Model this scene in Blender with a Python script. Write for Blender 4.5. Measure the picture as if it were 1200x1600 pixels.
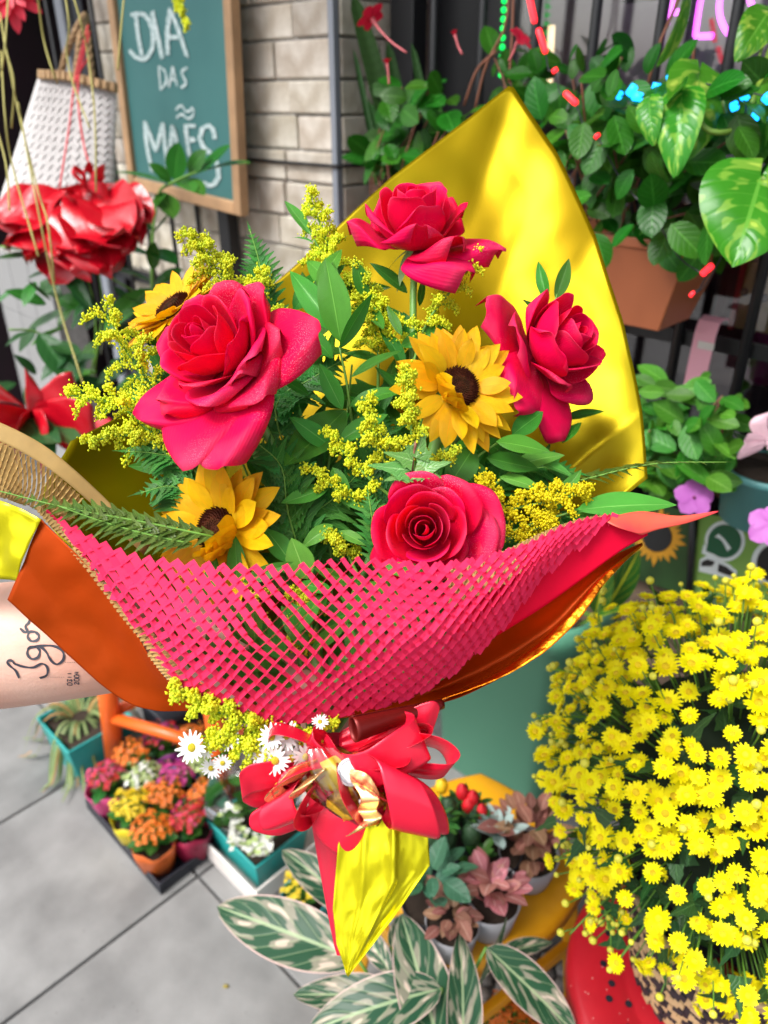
import bpy, math, random
from mathutils import Vector, Matrix, noise
from mathutils.bvhtree import BVHTree
R = math.radians
V = Vector
rnd = random.Random(7)

# ---------------------------------------------------------------- scene, camera, light
for o in list(bpy.data.objects):
    bpy.data.objects.remove(o)
scn = bpy.context.scene
COL = scn.collection
CAM = V((0, 0, 1.45)); TH = R(28.4); F = 1200.0
RT = V((1, 0, 0)); UP = V((0, math.sin(TH), math.cos(TH))); FW = V((0, math.cos(TH), -math.sin(TH)))
cam = bpy.data.cameras.new('camera'); camo = bpy.data.objects.new('camera', cam); COL.objects.link(camo)
camo.location = CAM; camo.rotation_euler = (math.pi/2-TH, 0, 0)
cam.sensor_fit = 'VERTICAL'; cam.sensor_height = 36; cam.sensor_width = 27; cam.lens = 27
cam.clip_start = .02; cam.clip_end = 500
cam.dof.use_dof = True; cam.dof.focus_distance = .52; cam.dof.aperture_fstop = 6.5
scn.camera = camo
scn.view_settings.view_transform = 'Standard'; scn.view_settings.look = 'None'
scn.view_settings.gamma = 1; scn.view_settings.exposure = EXPO = 1.06
scn.view_settings.use_curve_mapping = False
SUN_EL, SUN_AZ = R(57), R(240)       # azimuth measured clockwise from +Y (the view direction)
w = bpy.data.worlds.new('World'); scn.world = w; w.use_nodes = True
nt = w.node_tree; bg = nt.nodes['Background']
sky = nt.nodes.new('ShaderNodeTexSky'); sky.sky_type = 'NISHITA'; sky.sun_disc = False
sky.sun_elevation = SUN_EL; sky.sun_rotation = SUN_AZ; sky.dust_density = 4; sky.air_density = 1.2
hs = nt.nodes.new('ShaderNodeHueSaturation'); hs.inputs['Saturation'].default_value = .3
nt.links.new(sky.outputs[0], hs.inputs['Color']); nt.links.new(hs.outputs[0], bg.inputs[0])
bg.inputs[1].default_value = .135
sl = bpy.data.lights.new('sun', 'SUN'); sl.energy = 1.5; sl.angle = R(24); sl.color = (1, .98, .95)
slo = bpy.data.objects.new('sun', sl); COL.objects.link(slo)
sd = V((math.sin(SUN_AZ)*math.cos(SUN_EL), math.cos(SUN_AZ)*math.cos(SUN_EL), math.sin(SUN_EL)))
slo.rotation_euler = sd.to_track_quat('Z', 'Y').to_euler(); slo.location = sd*6

# ---------------------------------------------------------------- geometry helpers
def P(px, py, d):                     # a photo pixel at depth d along the view axis
    return CAM + RT*((px-600)/F*d) - UP*((py-800)/F*d) + FW*d
def ray(px, py):
    return RT*((px-600)/F) - UP*((py-800)/F) + FW
def G(px, py, z=0.0):                 # pixel on a horizontal plane
    r = ray(px, py); return CAM + r*((z-CAM.z)/r.z)
E1 = V((.719, -.695, 0)); NW = V((.695, .719, 0)); ZZ = V((0, 0, 1))
DG = 1.258; DP = 1.151                # grille plane and pillar face, metres along NW
def WP(px, py, D=DG):                 # pixel on a vertical plane parallel to the facade
    r = ray(px, py); return CAM + r*((D - NW.dot(CAM))/NW.dot(r))
def WS(s, z, D=DG): return E1*s + NW*D + ZZ*z
def C2W(v):                           # camera-space direction (right, up, towards camera)
    return RT*v[0] + UP*v[1] - FW*v[2]

WM = {}
def mk(name, me, m=None, parent=None, M=None, kind=None, smooth=None):
    o = bpy.data.objects.new(name, me); COL.objects.link(o)
    if m is not None and me is not None and hasattr(me, 'materials') and len(me.materials) == 0:
        me.materials.append(m)
    M = M if M is not None else Matrix.Identity(4)
    WM[o] = M
    if parent is not None:
        o.parent = parent; o.matrix_local = WM[parent].inverted() @ M
    else:
        o.matrix_world = M
    if kind: o['kind'] = kind
    return o
def tag(o, label, cat, group=None):
    o['label'] = label; o['category'] = cat
    if group: o['group'] = group
    return o
def thing(name, loc, label, cat, group=None):
    o = mk(name, None, M=Matrix.Translation(loc)); o.empty_display_size = .02
    return tag(o, label, cat, group)
def basis(loc, y, z, s=(1, 1, 1)):
    y = V(y).normalized(); x = y.cross(V(z))
    if x.length < 1e-5: x = y.orthogonal()
    x.normalize(); z = x.cross(y)
    if not hasattr(s, '__len__'): s = (s, s, s)
    M = Matrix.Identity(4)
    for i in range(3):
        M[i][0] = x[i]*s[0]; M[i][1] = y[i]*s[1]; M[i][2] = z[i]*s[2]; M[i][3] = loc[i]
    return M
def zbasis(loc, z, up=(0, 0, 1), s=1):  # local Z along z
    z = V(z).normalized(); x = V(up).cross(z)
    if x.length < 1e-5: x = z.orthogonal()
    x.normalize(); y = z.cross(x)
    M = Matrix.Identity(4)
    for i in range(3):
        M[i][0] = x[i]*s; M[i][1] = y[i]*s; M[i][2] = z[i]*s; M[i][3] = loc[i]
    return M
def mesh(name, vs, fs, smooth=True, uv=None, mi=None, mats=None):
    me = bpy.data.meshes.new(name); me.from_pydata([tuple(v) for v in vs], [], fs)
    if smooth: me.polygons.foreach_set('use_smooth', [True]*len(me.polygons))
    if uv:
        l = me.uv_layers.new(name='UVMap'); buf = []
        for lp in me.loops: buf.extend(uv[lp.vertex_index])
        l.data.foreach_set('uv', buf)
    if mats:
        for m in mats: me.materials.append(m)
    if mi: me.polygons.foreach_set('material_index', mi)
    me.update(); return me
def grid(fn, nu, nv, name='sheet', smooth=True):
    vs, uv, fs = [], [], []
    for j in range(nv+1):
        for i in range(nu+1):
            u, v = i/nu, j/nv; vs.append(fn(u, v)); uv.append((u, v))
    k = nu+1
    for j in range(nv):
        for i in range(nu):
            a = j*k+i; fs.append((a, a+1, a+k+1, a+k))
    return mesh(name, vs, fs, smooth, uv)
def cr(a, b, c, d, t):
    return .5*((2*b)+(c-a)*t+(2*a-5*b+4*c-d)*t*t+(3*b-a-3*c+d)*t*t*t)
def spl(pts, t):
    n = len(pts)-1; x = min(max(t, 0), 1)*n; i = min(int(x), n-1); f = x-i
    p0 = pts[i-1] if i > 0 else pts[i]*2-pts[i+1]
    p3 = pts[i+2] if i+2 <= n else pts[i+1]*2-pts[i]
    return cr(p0, pts[i], pts[i+1], p3, f)
def splf(vals, t): return spl(vals, t)
def path(pts, n): return [spl(pts, k/n) for k in range(n+1)]
class MB:
    def __init__(s): s.v = []; s.f = []; s.mi = []
    def add(s, vs, fs, m=0):
        b = len(s.v); s.v += vs; s.f += [tuple(i+b for i in f) for f in fs]; s.mi += [m]*len(fs)
    def box(s, c, ax, h, m=0):          # centre, three unit axes, half sizes
        c = V(c); vs = []
        for i in (-1, 1):
            for j in (-1, 1):
                for k in (-1, 1): vs.append(c+ax[0]*(i*h[0])+ax[1]*(j*h[1])+ax[2]*(k*h[2]))
        s.add(vs, [(0, 1, 3, 2), (4, 6, 7, 5), (0, 4, 5, 1), (2, 3, 7, 6), (0, 2, 6, 4), (1, 5, 7, 3)], m)
    def tube(s, pts, r, n=8, m=0, cap=True):
        pts = [V(p) for p in pts]; N = len(pts)
        rs = r if hasattr(r, '__len__') else [r]*N
        t = (pts[1]-pts[0]).normalized(); u = t.orthogonal().normalized(); vs = []; fs = []
        for i in range(N):
            t = (pts[min(i+1, N-1)]-pts[max(i-1, 0)])
            if t.length < 1e-9: t = V((0, 0, 1))
            t.normalize(); u = (u-t*u.dot(t))
            if u.length < 1e-6: u = t.orthogonal()
            u.normalize(); w_ = t.cross(u)
            for k in range(n):
                a = 2*math.pi*k/n; vs.append(pts[i]+(u*math.cos(a)+w_*math.sin(a))*rs[i])
        for i in range(N-1):
            for k in range(n):
                k2 = (k+1) % n; fs.append((i*n+k, i*n+k2, (i+1)*n+k2, (i+1)*n+k))
        if cap: fs.append(tuple(range(n-1, -1, -1))); fs.append(tuple((N-1)*n+k for k in range(n)))
        s.add(vs, fs, m)
    def lathe(s, prof, n=24, c=V((0, 0, 0)), m=0, sq=0.0, rot=0.0):
        vs = []; fs = []
        for (r, z) in prof:
            for k in range(n):
                a = 2*math.pi*k/n+rot; ca, sa = math.cos(a), math.sin(a)
                q = 1/(max(abs(math.cos(a-rot)), abs(math.sin(a-rot)))) if sq else 1
                rr = r*((1-sq)+sq*q); vs.append(V((c[0]+rr*ca, c[1]+rr*sa, c[2]+z)))
        for i in range(len(prof)-1):
            for k in range(n):
                k2 = (k+1) % n; fs.append((i*n+k, i*n+k2, (i+1)*n+k2, (i+1)*n+k))
        s.add(vs, fs, m)
    def ball(s, c, r, nu=8, nv=5, m=0, ax=None):
        vs = []; fs = []
        for j in range(nv+1):
            th = math.pi*j/nv
            for k in range(nu):
                a = 2*math.pi*k/nu; p = V((math.sin(th)*math.cos(a), math.sin(th)*math.sin(a), math.cos(th)))
                if hasattr(r, '__len__'): p = V((p.x*r[0], p.y*r[1], p.z*r[2]))
                else: p = p*r
                if ax: p = ax @ p
                vs.append(V(c)+p)
        for j in range(nv):
            for k in range(nu):
                k2 = (k+1) % nu; fs.append((j*nu+k, (j+1)*nu+k, (j+1)*nu+k2, j*nu+k2))
        s.add(vs, fs, m)
    def octa(s, c, r, ax=None, m=0):
        c = V(c); d = [V((r, 0, 0)), V((-r, 0, 0)), V((0, r, 0)), V((0, -r, 0)), V((0, 0, r*1.5)), V((0, 0, -r*1.1))]
        if ax: d = [ax @ x for x in d]
        s.add([c+x for x in d], [(0, 2, 4), (2, 1, 4), (1, 3, 4), (3, 0, 4), (2, 0, 5), (1, 2, 5), (3, 1, 5), (0, 3, 5)], m)
    def poly(s, pts, m=0): s.add([V(p) for p in pts], [tuple(range(len(pts)))], m)
    def ext(s, pts, dv, m=0):           # polygon extruded along dv
        n = len(pts); a = [V(p) for p in pts]; b = [p+dv for p in a]
        s.add(a+b, [tuple(range(n-1, -1, -1)), tuple(range(n, 2*n))]+[(i, (i+1) % n, n+(i+1) % n, n+i) for i in range(n)], m)
    def me(s, name, smooth=False, mats=None):
        return mesh(name, s.v, s.f, smooth, None, s.mi if mats else None, mats)
def build(name, mb, m, parent=None, smooth=False, org=None, kind=None, bevel=0):
    """one mesh object; geometry is in world space, origin moved to org"""
    org = V(org) if org is not None else (WM[parent].translation.copy() if parent else sum(mb.v, V((0, 0, 0)))/len(mb.v))
    mats = m if isinstance(m, (list, tuple)) else None
    me = mesh(name, [v-org for v in mb.v], mb.f, smooth, None, mb.mi if mats else None, mats)
    o = mk(name, me, None if mats else m, parent, Matrix.Translation(org), kind)
    if bevel:
        b = o.modifiers.new('bevel', 'BEVEL'); b.width = bevel; b.segments = 2; b.limit_method = 'ANGLE'
    return o
def put(name, me, m, parent=None, org=None, solid=0, kind=None):
    """a world-space mesh, re-centred on org"""
    org = V(org) if org is not None else (WM[parent].translation.copy() if parent else me.vertices[0].co.copy())
    for v in me.vertices: v.co -= org
    o = mk(name, me, m, parent, Matrix.Translation(org), kind)
    if solid:
        s = o.modifiers.new('thickness', 'SOLIDIFY'); s.thickness = solid; s.offset = 0
    return o
def sheet(ctrl, nu=40, nv=20, wr=0.0, ws=20, seed=0, lin=False, crease=0.0, csc=9):
    """smooth sheet through rows of (px, py, d) control points; wr = wrinkle depth in metres"""
    rows = [[P(*c) for c in r] for r in ctrl]
    def fn(u, v):
        if lin:
            x = u*(len(rows[0])-1); i = min(int(x), len(rows[0])-2); f = x-i
            cs = [r[i].lerp(r[i+1], f) for r in rows]
        else: cs = [spl(r, u) for r in rows]
        p = spl(cs, v) if len(cs) > 1 else cs[0]
        if wr:
            p = p - FW*wr*(noise.noise(p*ws+V((seed, 0, 0)))+.5*noise.noise(p*ws*2.7+V((0, seed, 0))))
        if crease:
            p = p - FW*crease*(abs(noise.noise(p*csc+V((seed, 3, 0))))+.5*abs(noise.noise(p*csc*2.3+V((0, seed, 7)))))*2
        return p
    return grid(fn, nu, nv)

# ---------------------------------------------------------------- materials
def mat(name, col, rough=.5, metal=0.0, var=0.0, hvar=0.0, noi=None, bump=None, transl=0.0, sheen=0.0, spec=.5, coat=0.0,
        emit=None, col2=None, speck=None, aniso=0):
    m = bpy.data.materials.new(name); m.use_nodes = True; t = m.node_tree; N = t.nodes; L = t.links
    b = N['Principled BSDF']; b.inputs['Roughness'].default_value = rough; b.inputs['Metallic'].default_value = metal
    b.inputs['Specular IOR Level'].default_value = spec
    if sheen: b.inputs['Sheen Weight'].default_value = sheen; b.inputs['Sheen Tint'].default_value = (1, .35, .45, 1); b.inputs['Sheen Roughness'].default_value = .4
    if coat: b.inputs['Coat Weight'].default_value = coat; b.inputs['Coat Roughness'].default_value = .15
    c = N.new('ShaderNodeRGB'); c.outputs[0].default_value = (*col, 1); out = c.outputs[0]
    tc = N.new('ShaderNodeTexCoord')
    if noi:
        sc, amt = noi[0], noi[1]
        n = N.new('ShaderNodeTexNoise'); n.inputs['Scale'].default_value = sc; n.inputs['Detail'].default_value = 5
        L.new(tc.outputs['Object'], n.inputs['Vector'])
        rmp = N.new('ShaderNodeMapRange'); rmp.inputs[1].default_value = .32; rmp.inputs[2].default_value = .68
        L.new(n.outputs[0], rmp.inputs[0])
        mx = N.new('ShaderNodeMix'); mx.data_type = 'RGBA'
        c2 = col2 if col2 else tuple(x*(1-amt) for x in col)
        mx.inputs[7].default_value = (*c2, 1); L.new(rmp.outputs[0], mx.inputs[0]); L.new(out, mx.inputs[6]); out = mx.outputs[2]
    if var or hvar:
        oi = N.new('ShaderNodeObjectInfo'); h = N.new('ShaderNodeHueSaturation')
        mr = N.new('ShaderNodeMapRange'); mr.inputs[3].default_value = 1-var; mr.inputs[4].default_value = 1+var
        L.new(oi.outputs['Random'], mr.inputs[0]); L.new(mr.outputs[0], h.inputs['Value'])
        ml = N.new('ShaderNodeMath'); ml.operation = 'MULTIPLY'; ml.inputs[1].default_value = 7.31
        fr = N.new('ShaderNodeMath'); fr.operation = 'FRACT'; L.new(oi.outputs['Random'], ml.inputs[0]); L.new(ml.outputs[0], fr.inputs[0])
        mh = N.new('ShaderNodeMapRange'); mh.inputs[3].default_value = .5-hvar; mh.inputs[4].default_value = .5+hvar
        L.new(fr.outputs[0], mh.inputs[0]); L.new(mh.outputs[0], h.inputs['Hue'])
        L.new(out, h.inputs['Color']); out = h.outputs[0]
    if speck:                           # (scale, size, colour): fine droplets or grains
        vo = N.new('ShaderNodeTexVoronoi'); vo.inputs['Scale'].default_value = speck[0]; L.new(tc.outputs['Object'], vo.inputs['Vector'])
        lt = N.new('ShaderNodeMath'); lt.operation = 'LESS_THAN'; lt.inputs[1].default_value = speck[1]; L.new(vo.outputs['Distance'], lt.inputs[0])
        n2 = N.new('ShaderNodeTexNoise'); n2.inputs['Scale'].default_value = speck[3]; L.new(tc.outputs['Object'], n2.inputs['Vector'])
        gt = N.new('ShaderNodeMapRange'); gt.inputs[1].default_value = .5; gt.inputs[2].default_value = .62; L.new(n2.outputs[0], gt.inputs[0])
        mu = N.new('ShaderNodeMath'); mu.operation = 'MULTIPLY'; L.new(lt.outputs[0], mu.inputs[0]); L.new(gt.outputs[0], mu.inputs[1])
        mx = N.new('ShaderNodeMix'); mx.data_type = 'RGBA'; mx.inputs[7].default_value = (*speck[2], 1)
        L.new(mu.outputs[0], mx.inputs[0]); L.new(out, mx.inputs[6]); out = mx.outputs[2]
    L.new(out, b.inputs['Base Color'])
    if bump:
        n = N.new('ShaderNodeTexNoise'); n.inputs['Scale'].default_value = bump[0]; n.inputs['Detail'].default_value = 4
        L.new(tc.outputs['Object'], n.inputs['Vector'])
        bp = N.new('ShaderNodeBump'); bp.inputs['Strength'].default_value = bump[1]; bp.inputs['Distance'].default_value = bump[2] if len(bump) > 2 else .002
        L.new(n.outputs[0], bp.inputs['Height']); L.new(bp.outputs[0], b.inputs['Normal'])
    if emit:
        b.inputs['Emission Color'].default_value = (*emit[0], 1); b.inputs['Emission Strength'].default_value = emit[1]
    if transl:
        tr = N.new('ShaderNodeBsdfTranslucent'); L.new(out, tr.inputs[0]); ms = N.new('ShaderNodeMixShader'); ms.inputs[0].default_value = transl
        L.new(b.outputs[0], ms.inputs[1]); L.new(tr.outputs[0], ms.inputs[2]); L.new(ms.outputs[0], N['Material Output'].inputs[0])
    return m
def leafmat(name, col, vein, rough=.38, var=.25, hvar=.02, n=9, slant=3.2, w=.12, transl=.22, rib=.035, edge=None, blotch=None, spec=.3, bumpd=.0006):
    """UV leaf: mid-rib and side veins, optional margin colour or cream blotches along the veins"""
    m = bpy.data.materials.new(name); m.use_nodes = True; t = m.node_tree; N = t.nodes; L = t.links
    b = N['Principled BSDF']; b.inputs['Roughness'].default_value = rough; b.inputs['Specular IOR Level'].default_value = spec
    def mth(op, a, c=None, d=None):
        x = N.new('ShaderNodeMath'); x.operation = op
        for i, q in enumerate((a, c, d)):
            if q is None: continue
            if isinstance(q, (int, float)): x.inputs[i].default_value = q
            else: L.new(q, x.inputs[i])
        return x.outputs[0]
    def mix(f, a, c):
        x = N.new('ShaderNodeMix'); x.data_type = 'RGBA'; L.new(f, x.inputs[0])
        for i, q in ((6, a), (7, c)):
            if isinstance(q, tuple): x.inputs[i].default_value = (*q, 1)
            else: L.new(q, x.inputs[i])
        return x.outputs[2]
    uv = N.new('ShaderNodeTexCoord'); sp = N.new('ShaderNodeSeparateXYZ'); L.new(uv.outputs['UV'], sp.inputs[0])
    oi = N.new('ShaderNodeObjectInfo')
    au = mth('ABSOLUTE', mth('SUBTRACT', sp.outputs[0], .5))
    ph = mth('SUBTRACT', mth('MULTIPLY', sp.outputs[1], n), mth('MULTIPLY', au, slant*2))
    fr = mth('ABSOLUTE', mth('SUBTRACT', mth('FRACT', ph), .5))
    side = mth('LESS_THAN', fr, w*.5)
    ribm = mth('LESS_THAN', au, rib)
    nz = N.new('ShaderNodeTexNoise'); nz.inputs['Scale'].default_value = 3; L.new(uv.outputs['UV'], nz.inputs['Vector'])
    c0 = mix(mth('MULTIPLY', nz.outputs[0], .8), col, tuple(x*.6 for x in col))
    if blotch:                          # broad bands running along the side veins
        off = mth('MULTIPLY', oi.outputs['Random'], 37.0)
        cb = N.new('ShaderNodeCombineXYZ'); L.new(mth('MULTIPLY', ph, .62), cb.inputs[0]); L.new(mth('ADD', mth('MULTIPLY', sp.outputs[0], 2.2), off), cb.inputs[1])
        n2 = N.new('ShaderNodeTexNoise'); n2.inputs['Scale'].default_value = 1.5; n2.inputs['Detail'].default_value = 1.5; L.new(cb.outputs[0], n2.inputs['Vector'])
        mr = N.new('ShaderNodeMapRange'); mr.inputs[1].default_value = blotch[1]; mr.inputs[2].default_value = blotch[1]+.05; L.new(n2.outputs[0], mr.inputs[0])
        c0 = mix(mr.outputs[0], c0, blotch[0])
        mr2 = N.new('ShaderNodeMapRange'); mr2.inputs[1].default_value = blotch[1]-.1; mr2.inputs[2].default_value = blotch[1]-.06; L.new(n2.outputs[0], mr2.inputs[0])
        md = mth('MULTIPLY', mth('SUBTRACT', mr2.outputs[0], mr.outputs[0]), .8)
        c0 = mix(md, c0, tuple(.5*(a_+b_) for a_, b_ in zip(col, blotch[0])))
    c1 = mix(mth('MULTIPLY', side, .35), c0, vein)
    c2 = mix(mth('MULTIPLY', ribm, .8), c1, vein)
    if edge: c2 = mix(mth('GREATER_THAN', au, .474), c2, edge)
    h = N.new('ShaderNodeHueSaturation')
    mr = N.new('ShaderNodeMapRange'); mr.inputs[3].default_value = 1-var; mr.inputs[4].default_value = 1+var; L.new(oi.outputs['Random'], mr.inputs[0]); L.new(mr.outputs[0], h.inputs['Value'])
    mh = N.new('ShaderNodeMapRange'); mh.inputs[3].default_value = .5-hvar; mh.inputs[4].default_value = .5+hvar
    L.new(mth('FRACT', mth('MULTIPLY', oi.outputs['Random'], 9.7)), mh.inputs[0]); L.new(mh.outputs[0], h.inputs['Hue']); L.new(c2, h.inputs['Color'])
    L.new(h.outputs[0], b.inputs['Base Color'])
    bp = N.new('ShaderNodeBump'); bp.inputs['Strength'].default_value = .5; bp.inputs['Distance'].default_value = bumpd
    sm = N.new('ShaderNodeMapRange'); sm.inputs[1].default_value = 0; sm.inputs[2].default_value = .22; L.new(fr, sm.inputs[0])
    L.new(sm.outputs[0], bp.inputs['Height']); L.new(bp.outputs[0], b.inputs['Normal'])
    tr = N.new('ShaderNodeBsdfTranslucent'); L.new(h.outputs[0], tr.inputs[0]); ms = N.new('ShaderNodeMixShader'); ms.inputs[0].default_value = transl
    L.new(b.outputs[0], ms.inputs[1]); L.new(tr.outputs[0], ms.inputs[2]); L.new(ms.outputs[0], N['Material Output'].inputs[0])
    return m
def leafmesh(l=1.0, w=.4, a=.8, b=.9, droop=.15, fold=.15, nu=6, nv=10, wave=0.0, tip=1.0, seed=0, name='leaf', twist=0.0):
    """leaf along +Y, face +Z"""
    def fn(u, v):
        s = 2*u-1; p = max(math.sin(math.pi*min(max(v, .0), 1)**a), 0)**b
        if v > .75: p *= 1-(1-tip)*((v-.75)/.25)
        x = s*w/2*max(p, .012); z = -droop*v*v*l + fold*abs(s)*p*w*.5 + wave*math.sin(v*9+s*2+seed)*abs(s)*w*.5
        return V((x, v*l, z+twist*s*v*w*.5))
    return grid(fn, nu, nv, name)

# ---------------------------------------------------------------- shared materials
M = {}
M['concrete'] = mat('concrete', (.25, .248, .243), .8, noi=(7, .42), bump=(140, .35, .0015), speck=(46, .09, (.13, .125, .12), 10), var=.05)
M['joint'] = mat('joint', (.10, .10, .10), .9, noi=(40, .4))
M['asphalt'] = mat('ground', (.16, .155, .15), .9, noi=(12, .3), bump=(90, .4, .002))
M['setts'] = mat('setts', (.20, .185, .175), .75, var=.35, noi=(70, .3), bump=(120, .4, .002))
M['stone'] = mat('stone', (.64, .59, .51), .85, var=.2, hvar=.012, noi=(22, .3), col2=(.44, .38, .30), bump=(50, .7, .005))
M['grout'] = mat('grout', (.52, .50, .47), .9, noi=(60, .3))
M['black_metal'] = mat('black_metal', (.012, .012, .014), .42, bump=(60, .15, .001))
M['greymetal'] = mat('grey_metal', (.24, .26, .30), .45)
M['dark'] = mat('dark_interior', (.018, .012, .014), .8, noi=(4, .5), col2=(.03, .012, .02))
M['plaster'] = mat('plaster', (.30, .29, .31), .85, noi=(3, .3))
M['wood'] = mat('weathered_wood', (.16, .105, .07), .75, noi=(30, .5), bump=(60, .5, .002), var=.2)
M['frame_wood'] = mat('frame_wood', (.52, .31, .16), .6, noi=(14, .3), bump=(70, .3, .001), var=.12)
M['board'] = mat('chalkboard', (.030, .135, .135), .6, noi=(5, .25), col2=(.045, .165, .16))
M['chalk'] = mat('chalk', (.66, .74, .74), .95, noi=(140, .45), col2=(.22, .36, .36))
M['terracotta'] = mat('terracotta_plastic', (.42, .125, .05), .42, noi=(6, .12), bump=(30, .05, .001))
M['soil'] = mat('soil', (.03, .018, .011), .95, bump=(90, .9, .004))
M['teal'] = mat('teal_plastic', (.02, .36, .34), .38, noi=(8, .15))
M['tealgrey'] = mat('teal_grey_plastic', (.09, .28, .28), .45, noi=(8, .15))
M['sage'] = mat('sage_plastic', (.095, .30, .19), .46, noi=(3, .1), bump=(200, .04, .0005))
M['sage_dark'] = mat('dark_green_plastic', (.02, .04, .03), .5)
M['orange_plastic'] = mat('orange_plastic', (.82, .13, .015), .35, noi=(10, .12))
M['yellow_plastic'] = mat('yellow_plastic', (.80, .37, .008), .36, noi=(9, .12))
M['red_plastic'] = mat('red_plastic', (.50, .009, .02), .38, noi=(12, .25), speck=(90, .07, (.75, .45, .4), 9))
M['white_plastic'] = mat('white_plastic', (.72, .67, .63), .4, noi=(20, .15))
M['black_plastic'] = mat('black_plastic', (.012, .014, .022), .45)
M['pink_plastic'] = mat('pink_plastic', (.80, .38, .47), .4)
M['stem'] = mat('stem_green', (.13, .30, .035), .5, var=.2)
M['brown_stem'] = mat('stem_brown', (.22, .085, .05), .6, var=.3)

def glassmat(name, tint=(1, 1, 1), refl=.5, rough=.02):
    m = bpy.data.materials.new(name); m.use_nodes = True; t = m.node_tree; N = t.nodes; L = t.links
    N.remove(N['Principled BSDF'])
    tr = N.new('ShaderNodeBsdfTransparent'); tr.inputs[0].default_value = (*tint, 1)
    gl = N.new('ShaderNodeBsdfGlossy'); gl.inputs['Roughness'].default_value = rough
    fr = N.new('ShaderNodeFresnel'); fr.inputs[0].default_value = 1.5
    ml = N.new('ShaderNodeMath'); ml.operation = 'MULTIPLY_ADD'; ml.inputs[1].default_value = 1; ml.inputs[2].default_value = refl
    L.new(fr.outputs[0], ml.inputs[0])
    ms = N.new('ShaderNodeMixShader'); L.new(ml.outputs[0], ms.inputs[0]); L.new(tr.outputs[0], ms.inputs[1]); L.new(gl.outputs[0], ms.inputs[2])
    L.new(ms.outputs[0], N['Material Output'].inputs[0]); return m
M['glass'] = glassmat('window_glass', (.9, .9, .92), .09)
M['film'] = glassmat('clear_film', (.96, .96, .96), .06, .08)

# ---------------------------------------------------------------- ground and pavement
gm = MB(); gm.poly([(-60, -60, -.012), (60, -60, -.012), (60, 60, -.012), (-60, 60, -.012)])
build('ground', gm, M['asphalt'], org=(0, 0, -.012))['kind'] = 'structure'
pv = mk('pavement', None); pv['kind'] = 'structure'
T = .436; jt = .006
bed = MB(); bed.box(NW*.2+E1*-1.2+ZZ*-.007, (E1, NW, ZZ), (2.4, 2.0, .004)); build('joint_bed', bed, M['joint'], pv)
def tile(s0, s1, n0, n1):
    b = MB(); c = E1*((s0+s1)/2)+NW*((n0+n1)/2)
    b.box(V((0, 0, 0)), (E1, NW, ZZ), ((s1-s0)/2-jt/2, (n1-n0)/2-jt/2, .005))
    me = b.me('tile'); me.materials.append(M['concrete'])
    o = mk('tile', me, None, pv, Matrix.Translation(c+ZZ*(-.001+rnd.uniform(-.0008, .0008))))
    bv = o.modifiers.new('bevel', 'BEVEL'); bv.width = .003; bv.segments = 2
for i in range(-5, 2):
    for j in range(-3, 2):
        s0 = -1.019+i*T; n0 = .49+j*T
        if s0 > -.6 and n0 > .3: continue          # setts there
        tile(s0, s0+T, n0, min(n0+T, 1.15))
for i in range(-5, -1):
    tile(-1.019+i*T, -1.019+(i+1)*T, .49+T-.001 if False else .49+T, 1.14) if False else None
# small grey setts at the foot of the grille
settme = []
for k in range(5):
    pts = []; n = 5+k % 2
    for q in range(n):
        a = 2*math.pi*q/n+rnd.uniform(-.25, .25); r = rnd.uniform(.013, .017); pts.append((r*math.cos(a), r*math.sin(a)))
    top = [V((x*.86, y*.86, .009)) for x, y in pts]; low = [V((x, y, .004)) for x, y in pts]; bot = [V((x, y, -.006)) for x, y in pts]
    fs = [tuple(range(n))]+[(n+i, n+(i+1) % n, (i+1) % n, i) for i in range(n)]+[(2*n+i, 2*n+(i+1) % n, n+(i+1) % n, n+i) for i in range(n)]
    me = mesh('sett', top+low+bot, fs); me.materials.append(M['setts']); settme.append(me)
stp = .031
i = 0
while i*stp < .62:
    j = 0
    while j*stp*.9 < .52:
        s = -.575+i*stp+(j % 2)*stp*.5+rnd.uniform(-.003, .003); nn = .35+j*stp*.9+rnd.uniform(-.003, .003)
        px = E1*s+NW*nn
        if px.y > .45:
            mk('sett', settme[rnd.randrange(5)], None, pv, Matrix.Translation(px) @ Matrix.Rotation(rnd.uniform(0, 6), 4, 'Z'))
        j += 1
    i += 1

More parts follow.
